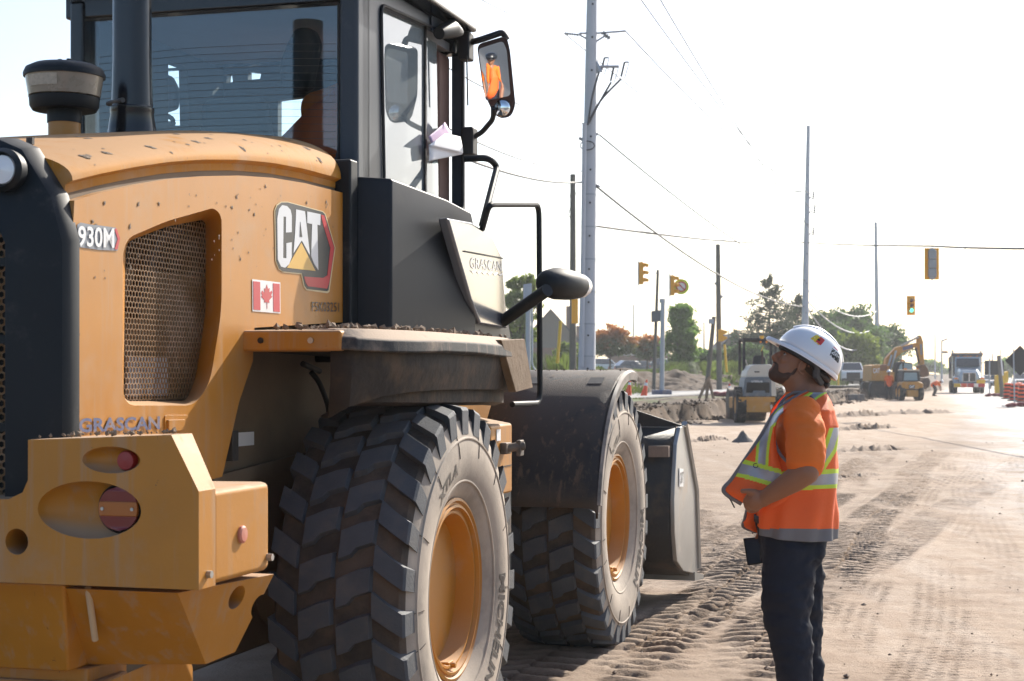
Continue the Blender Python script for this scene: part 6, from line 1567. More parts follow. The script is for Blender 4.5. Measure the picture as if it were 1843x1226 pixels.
# signal pole, steel posts, cabinets
sp_, _, _ = pole('slim brown signal pole with curved arm between the orange trees and the green tree', 1176, 86, 486, .20, .14, WOODP, 8, 'wooden poles', name='signal_pole')
obj('arm', MB().tube(bez([att(sp_, 86, 1182, 492), att(sp_, 85, 1174, 490), att(sp_, 83, 1162, 487), att(sp_, 81, 1156, 487)]), .03, 8), GALV, sp_)
obj('cabinet', MB().prism([att(sp_, 85.5, x, y) for x, y in ((1173, 560), (1190, 558), (1190, 578), (1173, 580))], (0, .35, 0)), pmat('cabinet_grey', (.13, .14, .15), .6), sp_, bevel=.02)
gp_, _, _ = pole('galvanised steel post on a blue-grey base right of the slim signal pole', 1191, 72, 541, .21, .19, GALV, 2, 'steel posts', 5, name='steel_post')
obj('base', MB().box((-.42, -.3, -.05), (.42, .3, .28)), pmat('base_blue', (.10, .13, .22), .7, dust=.4), gp_, bevel=.03)
obj('post_cap', MB().box((-.16, -.12, _), (.10, .12, _+.0)) if False else MB().cyl(att(gp_, 72, 1192, 545), att(gp_, 72, 1192, 538), .13, 10), GALV, gp_)
gl_, _, _ = pole('galvanised steel post with a grey box between loader cab and rail', 950, 66, 512, .22, .20, GALV, 1, 'steel posts', 3, name='steel_post')
obj('box', MB().prism([att(gl_, 65.8, x, y) for x, y in ((942, 512), (957, 510), (957, 536), (942, 538))], (0, .3, 0)), GALV, gl_, bevel=.02)
obj('conduit', MB().tube(bez([att(gl_, 65.7, 957, 530), att(gl_, 65.7, 958, 620), att(gl_, 65.7, 958, 655), att(gl_, 65.7, 966, 670)]), .04, 8), GALV, gl_)
# leaning timber post on its tripod
lw = site('timber_post', 'grey leaning timber post propped by three short legs on the verge', 'post', 1271, 67)
obj('shaft', MB().tube([att(lw, 67, 1273, 690), att(lw, 67, 1285, 570)], [.10, .08], 8), WOODP, lw)
for a, b_ in (((1277, 676), (1257, 720)), ((1275, 680), (1271, 721)), ((1275, 680), (1285, 721))): obj('leg', MB().tube([att(lw, 67, *a), att(lw, 66.5, *b_)], .065, 6), TIMB, lw)
obj('tag_box', MB().box((-.1, -.1, 0), (.1, .1, .2)), GALV, lw, loc=att(lw, 66.9, 1280, 583))
for lb, a, b_, d in (('leaning yellow marker post between the house and wooden pole', (1009, 578), (1003, 648), 74), ('yellow marker post left of the roller canopy', (1304, 620), (1308, 664), 96), ('yellow marker post left of the white pickup', (1509, 656), (1509, 690), 128)):
    m = site('marker_post', lb, 'marker', (a[0]+b_[0])/2, d, 0, 'yellow marker posts'); obj('tube', MB().tube([att(m, d, *a), att(m, d, b_[0], b_[1]+6)], .075 if d < 120 else .09, 8), YPOST, m)
# cones ------------------------------------------------------------------------------
def cone(r, h=.74, lean=(0, 0)):
    M = Euler((lean[0], lean[1], 0)).to_matrix().to_4x4()
    c = obj('cone_body', MB().lathe([(.155, .03), (.03, h), (.022, h), (.022, h-.01), (0, h-.01)], M, 20), ORG, r, ang=40)
    obj('collar', MB().lathe([(.155-.125*(.66), .03+(h-.03)*.66), (.155-.125*.82+.002, .03+(h-.03)*.82), (.155-.125*.82, .03+(h-.03)*.82), (.155-.125*.66+.003, .03+(h-.03)*.66)], M, 20, closed=True), REFW, r)
    obj('base', MB().box((-.19, -.19, 0), (.19, .19, .03), M=M), ORG, r, bevel=.01)
cone(site('traffic_cone', 'upright orange cone nearest the loader fender', 'cone', 1130, 68, .2, 'orange cones'), .78, (0, R(8)))
cone(site('traffic_cone', 'orange cone leaning right, beside the steel post base', 'cone', 1158, 68, .4, 'orange cones'), .80, (0, R(12)))
cone(site('traffic_cone', 'small orange cone among red sandbags left of the roller', 'cone', 1313, 72, .1, 'orange cones'), .55)
def sandbag(r, c, L_=.55, rz=0, k=0):
    m = MB(); m.ell((0, 0, 0), (L_/2, .19, .11), None, 14, 10); me = bpy.data.meshes.new('sandbag'); me.from_pydata([(x, y, z*(1+.1*math.sin(x*9+k))) for x, y, z in m.v], [], m.f)
    return me
def bags(label0, spots, d):
    for i, (px, dz, a) in enumerate(spots):
        r = site('sandbag', label0[i], 'sandbag', px, d+i*.25, 0, 'red sandbags'); r.location.z += .10+dz
        obj('bag', sandbag(r, None, .6, 0, i), SBAG, r, ang=60, rot=(0, R(6*(i % 3-1)), a))
bags(['red sandbag lying left of the small cone by the roller', 'red sandbag right of the small cone by the roller', 'red sandbag farthest left on the verge near the timber post'], [(1302, 0, .3), (1322, .02, 1.2), (1291, 0, -.4)], 71)
# signs on the right -------------------------------------------------------------------
SGB = pmat('sign_back', (.025, .024, .024), .55, var=.2)
dm = site('construction_sign', 'black diamond-shaped sign seen from behind at the right edge', 'sign', 1825, 79)
s_ = F/79; dc = att(dm, 79, 1836, 649); q = 27.5/s_*1.0
obj('board', MB().prism([dc+Vector((x*q, 0, z*q)) for x, z in ((0, 1), (1, 0), (0, -1), (-1, 0))], (0, .02, 0)), SGB, dm)
obj('post', MB().tube([att(dm, 78.9, 1824, 628), att(dm, 78.9, 1826, 730)], .035, 8), GALV, dm); obj('foot', MB().box((-.6, -.06, 0), (.6, .06, .06)), GALV, dm)
bags(['red sandbag on the diamond sign foot, left one', 'red sandbag on the diamond sign foot, right one'], [(1820, 0, .2), (1838, .03, -.3)], 77.5)
rs = site('construction_sign', 'black rectangular sign seen from behind right of the dump truck', 'sign', 1784, 118)
obj('board', MB().prism([att(rs, 118, x, y) for x, y in ((1772, 649), (1807, 649), (1807, 675), (1772, 675))], (0, .03, 0)), SGB, rs)
obj('post', MB().tube([att(rs, 117.8, 1781, 645), att(rs, 117.8, 1781, 712)], .05, 8), GALV, rs)
bags(['red sandbag at the rectangular sign, leftmost', 'red sandbag at the rectangular sign, middle', 'red sandbag at the rectangular sign, rightmost'], [(1779, 0, .2), (1790, .02, -.4), (1799, 0, .3)], 115)
tw = site('timber_post', 'grey wooden post leaning beside the rectangular black sign', 'post', 1804, 112); obj('shaft', MB().tube([att(tw, 112, 1805, 722), att(tw, 112, 1797, 640)], [.16, .12], 8), WOODP, tw)
tw = site('timber_post', 'pale thin stick leaning next to the leaning grey post on the right', 'post', 1803, 110); obj('shaft', MB().tube([att(tw, 110, 1805, 676), att(tw, 110, 1800, 628)], [.05, .04], 8), REFW, tw)
yb_ = site('barrier_panel', 'tall yellow panel standing behind the striped barrels', 'panel', 1803, 128); obj('panel', MB().prism([att(yb_, 128, x, y) for x, y in ((1793, 676), (1815, 668), (1815, 708), (1793, 708))], (0, .5, 0)), YPOST, yb_, bevel=.03)
# barrels ------------------------------------------------------------------------------
def barrel(r):
    pr = [(.30, .06), (.29, .10), (.285, .30), (.265, .31), (.26, .52), (.245, .53), (.24, .74), (.225, .75), (.22, .95), (.20, 1.0), (.0, 1.02)]
    obj('shell', MB().lathe(pr, None, 24), ORG, r, ang=30); obj('base', MB().lathe([(0, 0), (.42, 0), (.42, .05), (.31, .07)], None, 20), SBLK, r)
    for z0, z1, ra, rb in ((.13, .24, .292, .288), (.36, .46, .268, .266), (.58, .68, .249, .246), (.80, .89, .230, .226)): obj('stripe', MB().lathe([(ra, z0), (rb, z1), (rb-.004, z1), (ra-.004, z0)], None, 24, closed=True), SBLK, r)
b0 = site('traffic_barrel', 'striped orange barrel, leftmost of the row at the right edge', 'barrel', 1814, 104, 0, 'striped barrels'); barrel(b0)
for lb, px, d in (('striped orange barrel second from the left in the row', 1826, 97), ('striped orange barrel third from the left in the row', 1834, 110), ('striped orange barrel nearest, behind the diamond sign post', 1841, 92)):
    c = copy_tree(b0); p = W(px, HY, d); c.location = (p.x, p.y, 0); c['label'] = lb
# cables --------------------------------------------------------------------------------
def cable(label, pts, sag=.4, r=.016, mat=None, group='overhead cables'):
    P = [W(*p) if len(p) == 3 else Vector(p[0]) for p in pts]; out = []
    for i in range(len(P)-1):
        n = 16
        for k in range(n+(1 if i == len(P)-2 else 0)):
            t = k/n; q = P[i].lerp(P[i+1], t); q.z -= sag*4*t*(1-t); out.append(q)
    c = sum(out, Vector())/len(out); o = obj('overhead_cable', MB().tube([p-c for p in out], r*1.5, 5, False), mat or WIREM, None, ang=80, loc=c); tag(o, label, 'cable', group); return o
cable('cable from the left meeting the thick pole below its coil, upper of two', [(700, 172, 26), (1046, 308, 54)], .3, .012)
cable('dark cable from the loader cab side meeting the thick pole, lower of two', [(700, 225, 26), (1046, 328, 54)], .3, .020)
cable('cable running from the thick pole down to the second concrete pole, lowest', [(1074, 336, 54), (1447, 552, 118)], .9, .026)
cable('cable from the thick pole to the second concrete pole, second lowest', [(1076, 240, 54), (1449, 505, 118)], .5, .020)
cable('thin cable reaching the thick pole at its upper bracket from the left', [(800, 118, 30), (1050, 222, 54)], .2, .010)
cable('highest thin cable from the left to the insulator of the thick pole', [(700, -100, 26), (1016, 60, 54)], .2, .009)
cable('thin cable from the insulator of the thick pole to the second pole', [(1016, 60, 54), (1430, 344, 118)], .6, .013)
cable('thin cable from the thick pole right arm to the second pole top arm', [(1126, 56, 54), (1462, 350, 118)], .7, .015)
cable('thin sky cable from top middle to the second concrete pole', [(1140, -20, 50), (1464, 378, 118)], .6, .014)
cable('thin sky cable nearest the right from the top edge', [(1180, -15, 50), (1462, 416, 118)], .5, .014)
cable('span wire from the thick pole to the second concrete pole', [(1068, 406, 54), (1446, 436, 118)], .25, .03)
cable('span wire carrying the grey-backed traffic light to the right edge', [(1455, 437, 118), (1677, 443, 60), (2000, 446, 35)], .05, .024)
cable('pale sagging cable to the slender pole, upper', [(1452, 520, 118), (1578, 560, 185)], 1.2, .030, WIREW)
cable('pale sagging cable to the slender pole, middle', [(1452, 540, 118), (1578, 587, 185)], 1.5, .034, WIREW)
cable('pale sagging cable to the slender pole, lowest', [(1452, 552, 118), (1578, 597, 185)], 2.6, .040, WIREW)
cable('thin drop cable left of the thick pole', [(1032, 350, 68), (960, 560, 66)], .6, .008)
cable('short drop line hanging from the span wire right of the traffic light', [(1737, 446, 52), (1737, 496, 52)], 0, .008)
cable('thin wire from the slender pole to the green traffic light', [(1580, 560, 185), (1640, 540, 101), (1720, 534, 70)], .1, .012)
# ================================================================ VEHICLES AND FAR MACHINES
TYRE = pmat('car_tyre', (.02, .02, .02), .85, dust=.3); RIMS = pmat('alloy', (.45, .46, .48), .35, metal=.8); CGL = pmat('car_glass', (.025, .03, .035), .06, coat=1); CHR = pmat('chrome', (.6, .6, .6), .2, metal=1)
HEADL = pmat('headlamp', (.75, .78, .8), .1, coat=1); TAILL = pmat('taillamp', (.45, .01, .01), .2, coat=1); PLATE = pmat('number_plate', (.6, .62, .65), .5)
MY = pmat('machine_yellow', (.50, .235, .035), .5, var=.1, dust=.3); MBK = pmat('machine_black', (.02, .02, .022), .6, dust=.15)
def paint(n, c): return pmat('paint_'+n, c, .25, var=.02, coat=.8)
def axlewheel(root, x, y, r, w, name='wheel', rimc=None, out=1):
    e = empty(name, (x, y, r), 0, root); M = Matrix.Rotation(R(90), 4, 'Y')
    obj('tyre', MB().lathe([(r*.6, -w/2), (r*.9, -w/2), (r, -w*.36), (r, w*.36), (r*.9, w/2), (r*.6, w/2)], M, 24, closed=True), TYRE, e, ang=40)
    obj('rim', MB().lathe([(0, -w*.3), (r*.62, -w*.42), (r*.62, w*.42), (r*.5, w*.3*1), (r*.15, w*.22), (0, w*.3)], M, 20), rimc or RIMS, e, ang=30)
def car(label, px, d, rz, kind, col, cname, group='cars parked beyond the verge', z=None, name='parked_car', cat='car'):
    """local frame: +y is the nose"""
    r = site(name, label, cat, px, d, rz, group, z); P = paint(cname, col)
    Ln, Wd, H = {'sedan': (4.7, 1.82, 1.45), 'suv': (4.6, 1.88, 1.70), 'pickup': (5.6, 2.0, 1.95)}[kind]; h, w = Ln/2, Wd/2; g = .30 if kind != 'pickup' else .45
    belt = H*.60 if kind != 'pickup' else H*.66
    prof = {'sedan': [(-h, .55), (-h, .95), (-h+.12, belt), (h-1.35, belt), (h-.3, belt-.16), (h, .72), (h, .45)],
            'suv': [(-h, .55), (-h, 1.0), (-h+.06, belt), (h-1.2, belt), (h-.2, belt-.12), (h, .8), (h, .45)],
            'pickup': [(-h, .65), (-h, belt-.05), (-h+.05, belt), (h-1.5, belt+.03), (h-.12, belt-.04), (h, belt-.25), (h, .55)]}[kind]
    rings = []
    for y, zt in prof:
        e = .93 if abs(y) > h-.02 else 1
        rings.append([Vector((x*w*e, y, zz)) for x, zz in ((-1, g), (-1.0, g+(zt-g)*.55), (-.95, zt), (.95, zt), (1.0, g+(zt-g)*.55), (1, g))])
    obj('body', MB().loft(rings), P, r, bevel=.05, seg=3, ang=50)
    c0, c1, t0, t1 = {'sedan': (-h+.55, h-1.30, -h+1.25, h-2.15), 'suv': (-h+.05, h-1.15, -h+.45, h-1.95), 'pickup': (-.95, h-1.45, -.75, h-2.2)}[kind]
    cab = [(-w*.93, c0, belt), (w*.93, c0, belt), (w*.93, c1, belt), (-w*.93, c1, belt), (-w*.74, t0, H), (w*.74, t0, H), (w*.74, t1, H), (-w*.74, t1, H)]
    cb = obj('cabin', MB().hexa(cab), P, r, bevel=.06, seg=3)
    V8 = [Vector(v) for v in cab]
    def pane(ix, m=.12, nm='window'):
        q = [V8[i] for i in ix]; c = sum(q, Vector())/4; n = (q[1]-q[0]).cross(q[3]-q[0]).normalized()
        if n.dot(c-Vector((0, (c0+c1)/2, belt+.2))) < 0: n = -n
        pp = [c+(p-c)*(1-m) for p in q]; obj(nm, MB().prism([p+n*.006 for p in pp], n*.006), CGL, r)
    pane((3, 2, 6, 7), .10, 'windscreen'); pane((0, 1, 5, 4), .14, 'rear_window'); pane((1, 2, 6, 5), .14, 'side_window'); pane((0, 3, 7, 4), .14, 'side_window')
    wr = {'sedan': .33, 'suv': .36, 'pickup': .42}[kind]
    for x in (-w+.10, w-.10):
        for y in (-h*.58, h*.62): axlewheel(r, x, y, wr, .24)
    for sx in (-1, 1):
        obj('headlight', MB().box((sx*w*.80-.22, h-.10, belt-.34), (sx*w*.80+.10*1, h+.012, belt-.18)), HEADL, r, bevel=.02)
        obj('tail_light', MB().box((sx*w*.86-.10, -h-.012, belt-.35), (sx*w*.86+.08, -h+.08, belt-.10)), TAILL, r, bevel=.02)
        obj('wing_mirror', MB().box((sx*(w+.10)-.10, c1-.35, belt), (sx*(w+.10)+.08, c1-.22, belt+.16)), P if kind != 'pickup' else MBK, r, bevel=.03)
    obj('grille', MB().box((-w*.55, h-.05, .62 if kind == 'pickup' else .52), (w*.55, h+.014, belt-.16)), MBK, r, bevel=.02)
    obj('bumper', MB().box((-w*.96, h-.08, g-.02), (w*.96, h+.05, g+.20)), MBK if kind != 'sedan' else P, r, bevel=.04); obj('bumper', MB().box((-w*.96, -h-.05, g), (w*.96, -h+.1, g+.22)), MBK if kind != 'sedan' else P, r, bevel=.04)
    obj('number_plate', MB().box((-.26, -h-.062, g+.26), (.26, -h-.05, g+.40)), PLATE, r)
    return r
car('white pickup truck facing the camera at the trench edge', 1532, 137, R(180-8), 'pickup', (.72, .72, .72), 'white', None, None, 'pickup_truck', 'pickup')
car('white sport utility car parked just right of the thick concrete pole', 1088, 190, R(-62), 'suv', (.70, .70, .70), 'white')
car('dark grey sedan, second car right of the thick concrete pole', 1136, 178, R(-68), 'sedan', (.035, .045, .065), 'slate')
car('black sedan parked behind the dark grey one', 1158, 190, R(-60), 'sedan', (.015, .016, .018), 'black')
car('dark car parked behind the galvanised steel post', 1205, 186, R(-50), 'suv', (.02, .03, .035), 'dark')
car('far white car on the road right of the dump truck', 1778, 230, R(180-15), 'sedan', (.7, .7, .7), 'white', 'cars far down the road', None, 'far_car')
car('far pale car at the right edge behind the barrels', 1836, 200, R(180-15), 'suv', (.55, .57, .6), 'silver', 'cars far down the road', None, 'far_car')
car('far dark car just left of the yellow panel', 1796, 180, R(180-15), 'suv', (.03, .03, .035), 'black', 'cars far down the road', None, 'far_car')
# ---- dump truck, front view ---------------------------------------------------------
TB = paint('truck', (.30, .38, .45)); dt = site('dump_truck', 'pale blue dump truck facing the camera on the road', 'truck', 1739, 136, R(180-12))
w = 1.22
hoodr = []
for y, ww, z0, z1 in ((3.9, .62, .95, 1.62), (3.7, .80, .80, 1.85), (3.0, .92, .80, 2.02), (2.2, 1.0, .80, 2.12)):
    hoodr.append([Vector((x*ww, y, z)) for x, z in ((-1, z0), (-1, (z0+z1)*.55), (-.75, z1), (.75, z1), (1, (z0+z1)*.55), (1, z0))])
obj('hood', MB().loft(hoodr), TB, dt, bevel=.05, seg=3)
g_ = obj('grille', MB().box((-.52, 3.85, .95), (.52, 3.96, 1.72)), CHR, dt, bevel=.03)
for sx in (-1, 1): obj('grille_mesh', MB().box((sx*.26-.21, 3.955, 1.0), (sx*.26+.21, 3.97, 1.64)), MBK, g_)
obj('bumper', MB().box((-1.22, 3.9, .50), (1.22, 4.1, .86)), CHR, dt, bevel=.04)
for x0, x1, m in ((-1.2, -.7, RED), (-.35, .15, RED), (.2, .65, ORG), (.7, 1.2, YPOST)): obj('bumper_stripe', MB().box((x0, 4.1, .53), (x1, 4.108, .83)), m, dt)
obj('wide_load_flag', MB().box((-1.23, 4.105, .84), (-.55, 4.115, 1.12)), YPOST, dt)
for sx in (-1, 1):
    obj('front_wing', MB().grid([[Vector((sx*x, 2.95+.78*math.cos(a), .62+.74*math.sin(a))) for x in (.86, 1.22)] for a in np.linspace(R(-5), R(170), 12)]), TB, dt, thick=.03)
    obj('headlight', MB().box((sx*.98-.17, 3.55, 1.12), (sx*.98+.17, 3.74, 1.32)), HEADL, dt, bevel=.03); obj('turn_light', MB().box((sx*1.02-.15, 3.735, 1.15), (sx*1.02+.15, 3.755, 1.29)), AMB, dt)
    axlewheel(dt, sx*1.05, 2.95, .52, .32)
    for y in (-1.4, -2.8): axlewheel(dt, sx*.98, y, .52, .50)
    obj('mirror', MB().box((sx*1.42-.10, 2.0, 1.85), (sx*1.42+.10, 2.1, 2.5)), MBK, dt, bevel=.03); obj('mirror_arm', MB().tube([(sx*1.05, 1.9, 2.5), (sx*1.42, 2.05, 2.5)], .03, 6), CHR, dt)
    obj('exhaust_stack', MB().cyl((sx*1.12, .55, 1.0), (sx*1.12, .55, 3.5), .09, 12), CHR, dt)
obj('cab', MB().hexa([(-1.05, .7, .8), (1.05, .7, .8), (1.05, 2.3, .8), (-1.05, 2.3, .8), (-.98, .75, 3.0), (.98, .75, 3.0), (.98, 1.75, 3.0), (-.98, 1.75, 3.0)]), TB, dt, bevel=.06)
obj('windscreen', MB().prism([(-.92, 2.16, 2.18), (.92, 2.16, 2.18), (.88, 1.86, 2.84), (-.88, 1.86, 2.84)], (0, .04, .015)), CGL, dt)
for x in (-.75, -.25, 0, .25, .75): obj('roof_lamp', MB().box((x-.07, 1.62, 3.0), (x+.07, 1.78, 3.07)), AMB, dt)
obj('dump_box', MB().hexa([(-1.22, -3.6, 1.2), (1.22, -3.6, 1.2), (1.22, .45, 1.2), (-1.22, .45, 1.2), (-1.24, -3.8, 3.0), (1.24, -3.8, 3.0), (1.24, .5, 3.15), (-1.24, .5, 3.15)]), MBK, dt, bevel=.04)
obj('box_visor', MB().hexa([(-1.24, .4, 3.0), (1.24, .4, 3.0), (1.24, 1.5, 3.12), (-1.24, 1.5, 3.12), (-1.24, .4, 3.3), (1.24, .4, 3.3), (1.24, 1.5, 3.32), (-1.24, 1.5, 3.32)]), pmat('box_grey', (.10, .10, .11), .6), dt, bevel=.03)
obj('chassis', MB().box((-.45, -3.6, .6), (.45, 3.6, .95)), MBK, dt)
obj('beacon', MB().cyl((1.1, .3, 3.3), (1.1, .3, 3.55), .08, 10), AMB, dt)
# ---- excavator ---------------------------------------------------------------------
ex = site('excavator', 'large yellow crawler excavator digging at the trench with folded boom', 'excavator', 1600, 104); es = F/104
def ez(zx, zy, y=0): return Vector(((1480+zx/5.077-1600)/es, y, CH+(HY-(560+zy/5.077))/es-ex.location.z))
def eprism(name, pts, y0, y1, mat, par=None, bev=.03): return obj(name, MB().prism([ez(a, b_, y0) for a, b_ in pts], (0, y1-y0, 0)), mat, par or ex, bevel=bev)
for y0, y1 in ((-.9, -.3), (1.6, 2.2)):
    tk = eprism('track', rounded([Vector((a, b_, 0)) for a, b_ in ((415, 660), (495, 640), (640, 640), (700, 690), (700, 800), (640, 830), (430, 830), (410, 780))], 30) and [(p.x, p.y) for p in rounded([Vector((a, b_, 0)) for a, b_ in ((415, 650), (690, 650), (705, 740), (690, 832), (425, 832), (408, 740))], 30)], y0, y1, MBK)
    for a in np.linspace(430, 690, 15): eprism('track_shoe', [(a, 646), (a+9, 646), (a+9, 652), (a, 652)], y0-.03, y1+.03, DKST, tk, 0)
    for a in (450, 520, 590, 660): obj('roller', MB().cyl(ez(a, 800, y0-.04), ez(a, 800, y0+.1), .22, 14), DKST, tk)
eprism('turntable', [(470, 625), (660, 625), (660, 655), (470, 655)], -.2, 1.6, MBK)
cwt = eprism('counterweight', [(432, 495), (500, 490), (585, 500), (585, 640), (428, 640)], -.7, 2.0, MY, bev=.08)
text_on('counterweight_lettering', 'CAT', WHT, cwt, ez(472, 545, -.705), (1, 0, 0), (0, 0, 1), .32, .42, .03)
eprism('engine_deck', [(505, 488), (570, 488), (570, 545), (505, 545)], -.72, .2, pmat('deck_brown', (.25, .11, .05), .7), bev=.03)
eprism('side_body', [(585, 545), (640, 560), (640, 645), (585, 645)], -.6, 1.9, MY)
eprism('handrail', [(500, 470), (505, 470), (505, 500), (500, 500)], -.6, -.56, MBK, None, 0)
cabx = eprism('cab', [(650, 560), (668, 490), (690, 462), (800, 475), (808, 560), (800, 655), (655, 655)], -.7, .5, MBK, bev=.06)
for q in ([(672, 555), (684, 495), (705, 475), (708, 560)], [(722, 475), (795, 485), (798, 580), (722, 575)]): eprism('cab_window', q, -.715, -.705, pmat('cab_glass_far', (.22, .32, .36), .08, coat=1), cabx, 0)
obj('beacon', MB().cyl(ez(725, 462, -.2), ez(725, 446, -.2), .10, 10), AMB, ex)
bm_ = eprism('boom', [(585, 540), (600, 430), (640, 385), (690, 330), (745, 318), (870, 290), (905, 285), (900, 318), (760, 372), (735, 390), (690, 430), (650, 480), (640, 560)], .55, 1.05, MY, bev=.05)
eprism('boom_lettering', [(752, 328), (845, 305), (845, 335), (755, 362)], .54, .549, BLUE, bm_, 0)
st_ = eprism('stick', [(888, 300), (893, 235), (905, 218), (925, 222), (945, 280), (950, 400), (955, 495), (915, 500), (898, 400)], .58, 1.02, MY, bev=.04)
eprism('stick_lettering', [(912, 300), (930, 300), (934, 400), (918, 400)], .57, .579, DGRY, st_, 0)
for a, b_ in (((620, 500), (650, 400)), ((640, 540), (690, 360)), ((750, 310), (895, 235)), ((735, 318), (830, 265))): obj('ram', MB().cyl(ez(*a, .48), ez(*b_, .48), .07, 10), STEEL, ex)
obj('ram', MB().cyl(ez(870, 330, .5), ez(900, 480, .5), .06, 10), MBK, ex)
bk_ = eprism('bucket', [(905, 500), (945, 485), (975, 530), (985, 590), (940, 605), (900, 585), (905, 550)], .2, 1.4, pmat('bucket_brown', (.16, .085, .045), .8, var=.3), bev=.03)
for y in np.linspace(.25, 1.3, 5): obj('tooth', MB().hexa([Vector(v)+ez(902, 590, y) for v in ((-.12, 0, -.10), (.1, 0, -.1), (.1, .12, -.1), (-.12, .12, -.1), (-.05, 0, .05), (.1, 0, .05), (.1, .12, .05), (-.05, .12, .05))]), DKST, bk_)
# ---- compact loader (rear view, bucket swung to the right) ---------------------------
cl_ = site('compact_loader', 'small yellow loader seen from behind in front of the excavator', 'loader', 1642, 97); cs_ = F/97
def cz(zx, zy, y=0): return Vector(((1480+zx/5.077-1642)/cs_, y, CH+(HY-(560+zy/5.077))/cs_-cl_.location.z))
def cprism(name, pts, y0, y1, mat, par=None, bev=.03): return obj(name, MB().prism([cz(a, b_, y0) for a, b_ in pts], (0, y1-y0, 0)), mat, par or cl_, bevel=bev)
hd_ = cprism('engine_hood', [(725, 660), (745, 645), (890, 645), (925, 665), (918, 712), (728, 712)], 0, 1.2, MY, bev=.05)
pl_ = cprism('logo_plate', [(790, 675), (845, 675), (845, 708), (790, 708)], -.012, -.002, SBLK, hd_, 0); text_on('logo', 'CAT', WHT, hd_, cz(818, 691, -.014), (1, 0, 0), (0, 0, 1), .16, .30, .03)
cprism('counterweight', [(770, 722), (885, 722), (880, 785), (778, 785)], .05, .6, MY, bev=.04)
cprism('side_skirt', [(725, 712), (920, 712), (905, 735), (740, 735)], .1, 1.0, MBK)
cb_ = cprism('cab', [(745, 650), (755, 555), (765, 540), (895, 540), (908, 560), (915, 650)], .5, 1.6, MBK, bev=.04)
cprism('rear_window', [(762, 635), (768, 562), (882, 562), (890, 635)], .49, .496, pmat('cab_glass_far', (.22, .32, .36), .08, coat=1), cb_, 0)
cprism('roof', [(748, 545), (752, 532), (900, 532), (908, 548)], .4, 1.7, pmat('roof_cream', (.5, .42, .32), .6), cb_)
for x in (765, 780, 885): obj('roof_lamp', MB().box((-.04, -.06, -.03), (.04, 0, .05)), AMB, cb_, loc=cz(x, 530, .42))
for x in (735, 905): axlewheel(cl_, cz(x, 0).x, .35, .46, .30, rimc=MY)
for x in (735, 905): axlewheel(cl_, cz(x, 0).x+.2, 1.9, .46, .30, rimc=MY)
obj('lift_arm', MB().tube([cz(890, 640, 1.5), cz(930, 650, 2.2), cz(960, 700, 2.8)], .10, 8), MY, cl_)
cprism('bucket', [(912, 625), (935, 608), (1065, 612), (1080, 640), (1072, 690), (1040, 718), (930, 716), (915, 690)], 2.3, 3.1, pmat('bucket_dusty', (.10, .08, .07), .7, dust=.3), bev=.04)
# ---- roller (rear view) ---------------------------------------------------------------
rl = site('soil_compactor', 'small roller with open canopy seen from behind, left of the man', 'roller', 1366, 52); rs_ = F/52
CRM = pmat('machine_cream', (.55, .50, .42), .45, dust=.2, var=.05); GBL = pmat('machine_blue_grey', (.10, .125, .15), .5, dust=.25)
def rz_(zx, zy, y=0): return Vector(((1280+zx/5.573-1366)/rs_, y, CH+(HY-(560+zy/5.573))/rs_-rl.location.z))
def rprism(name, pts, y0, y1, mat, par=None, bev=.015): return obj(name, MB().prism([rz_(a, b_, y0) for a, b_ in pts], (0, y1-y0, 0)), mat, par or rl, bevel=bev)
def rlathe(x, y, r, w):
    e = empty('wheel', rz_(x, 0, y), 0, rl); e.location.z = r; M = Matrix.Rotation(R(90), 4, 'Y'); m = MB()
    m.lathe([(r*.5, -w/2), (r*.92, -w/2), (r*.97, -w*.4), (r*.97, w*.4), (r*.92, w/2), (r*.5, w/2)], M, 32, closed=True)
    for k in range(22):
        for s in (-1, 1):
            a = 2*math.pi*(k+.25*s)/22; c, s2 = math.cos(a), math.sin(a); da = .07; vs = []
            for rr in (r*.94, r*1.02):
                for xx, aa in ((s*.01, a-da+.1), (s*w*.5, a-da-.05), (s*w*.5, a+da-.05), (s*.01, a+da+.1)): vs.append((xx, rr*math.cos(aa), rr*math.sin(aa)))
            m.hexa(vs)
    obj('tyre', m, TYRE, e, ang=30); obj('rim', MB().lathe([(0, -w*.4), (r*.52, -w*.45), (r*.52, w*.45), (0, w*.4)], M, 20), MY, e)
rlathe(308, .55, .57, .30); rlathe(690, .55, .57, .30)
rprism('rear_bumper', [(278, 862), (645, 862), (645, 912), (275, 912)], 0, .5, MY)
rprism('rear_frame', [(345, 912), (600, 912), (600, 1015), (345, 1015)], .05, 1.2, MY)
hd2 = rprism('engine_hood', [(350, 665), (365, 600), (400, 550), (445, 535), (600, 535), (635, 570), (645, 665)], .05, 1.3, CRM, bev=.03)
rprism('rear_panel', [(318, 855), (335, 690), (350, 664), (645, 664), (640, 855)], .0, 1.2, GBL, bev=.02)
rprism('radiator_grille', [(350, 820), (358, 715), (585, 715), (585, 820)], -.012, .0, pmat('grille_dark', (.012, .011, .01), .9))
rprism('grille_step', [(405, 850), (420, 798), (540, 798), (545, 850)], -.03, -.013, GBL)
text_on('lettering', 'CATERPILLAR', WHT, rl, rz_(458, 706, -.006), (1, 0, 0), (0, 0, 1), .055, .36, .02)
rprism('side_cover', [(600, 580), (640, 600), (655, 855), (605, 855)], -.008, 1.1, CRM)
rprism('hood_slot', [(432, 604), (490, 604), (485, 616), (438, 616)], .035, .055, SBLK, hd2, 0)
obj('exhaust', MB().tube([rz_(540, 560, .6), rz_(541, 395, .6)], .035, 10), pmat('rust_dark', (.06, .035, .03), .8), rl)
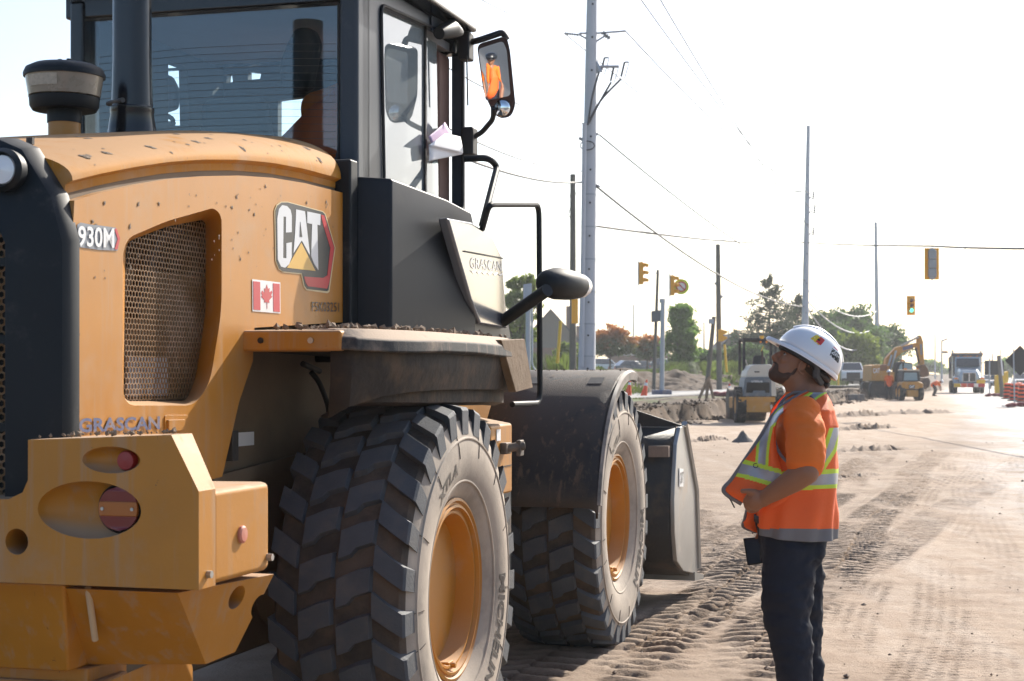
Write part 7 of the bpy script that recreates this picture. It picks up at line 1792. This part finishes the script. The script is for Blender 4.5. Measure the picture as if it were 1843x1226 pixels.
rprism('seat_back', [(478, 540), (485, 460), (500, 440), (585, 438), (612, 470), (615, 535)], 1.3, 1.42, MBK, None, .03)
obj('hand_lever', MB().tube([rz_(420, 540, 1.3), rz_(405, 490, 1.3), rz_(390, 485, 1.3)], .02, 6), CRM, rl)
for x in (378, 700): 
    for y in (1.1, 2.1): obj('canopy_post', MB().box((-.04, -.04, 0), (.04, .04, 1)), MBK, rl, loc=rz_(x, 640, y)).scale = (1, 1, (640-285)/5.573/rs_)
obj('canopy_beam', MB().tube([rz_(366, 284, 1.1), rz_(712, 284, 1.1)], .045, 8), MBK, rl); obj('canopy_beam', MB().tube([rz_(366, 284, 2.1), rz_(712, 284, 2.1)], .045, 8), MBK, rl); obj('canopy_roof', MB().box((rz_(366, 0).x, 1.05, 0), (rz_(714, 0).x, 2.15, .05)), MBK, rl, loc=(0, 0, rz_(0, 279).z))
obj('beacon', MB().cyl(rz_(560, 272, 1.1), rz_(560, 240, 1.1), .07, 12), pmat('beacon_amber', (.85, .42, .02), .2, coat=.6), rl)
obj('lamp_bar', MB().box((rz_(530, 0).x, 1.02, 0), (rz_(618, 0).x, 1.08, .08)), MBK, rl, loc=(0, 0, rz_(0, 315).z))
for x in (545, 605): obj('lamp', MB().cyl(rz_(x, 304, 1.01), rz_(x, 304, 1.03), .035, 12), AMB, rl)
obj('flag_mast', MB().tube([rz_(548, 400, 1.0), rz_(572, 348, 1.0)], .012, 6), YPOST, rl)
obj('drum', MB().cyl((rz_(300, 0).x, 3.2, .55), (rz_(690, 0).x, 3.2, .55), .55, 32), DKST, rl); obj('drum_frame', MB().box((rz_(285, 0).x, 1.5, .45), (rz_(700, 0).x, 2.5, .8)), MY, rl)
rprism('tow_handle', [(590, 945), (612, 935), (618, 1000), (606, 1010)], -.02, .02, CRM, None, 0)
# pile of gravel, concrete block in the trench face
gr = site('gravel_pile', 'small grey pile of gravel on the ground left of the man', 'gravel', 1337, 37.5); m = MB(); rnd2 = random.Random(9)
rows = [[Vector((r_*math.cos(a)*rnd2.uniform(.85, 1.1), r_*math.sin(a)*rnd2.uniform(.85, 1.1), z*rnd2.uniform(.85, 1.1))) for a in np.linspace(0, 2*math.pi, 19)[:-1]] for r_, z in ((.02, .26), (.07, .2), (.13, .12), (.2, .05), (.27, -.03))]
m.loft(rows, True, False); obj('heap', m, pmat('gravel', (.11, .105, .10), .95, var=.5, scale=20, bump=1, bscale=40), gr, ang=30); gr['kind'] = 'stuff'
cbk = site('concrete_block', 'grey concrete block set in the trench face left of the far worker', 'block', 1541, 92); obj('block', MB().box((-.42, -.3, 0), (.42, .3, .36)), pmat('block_grey', (.13, .13, .13), .9, dust=.3), cbk, bevel=.03)
for k, (lb, px) in enumerate((('dark pipe lying on the bank left of the pickup', 1495), ('second dark pipe lying on the bank below the pickup', 1525))):
    pp_ = site('drain_pipe', lb, 'pipe', px, 112+k*4, 0, 'pipes on the bank'); obj('pipe', MB().cyl((-1.0, 0, .12), (.9, .3, .12), .10, 12), DKST, pp_)
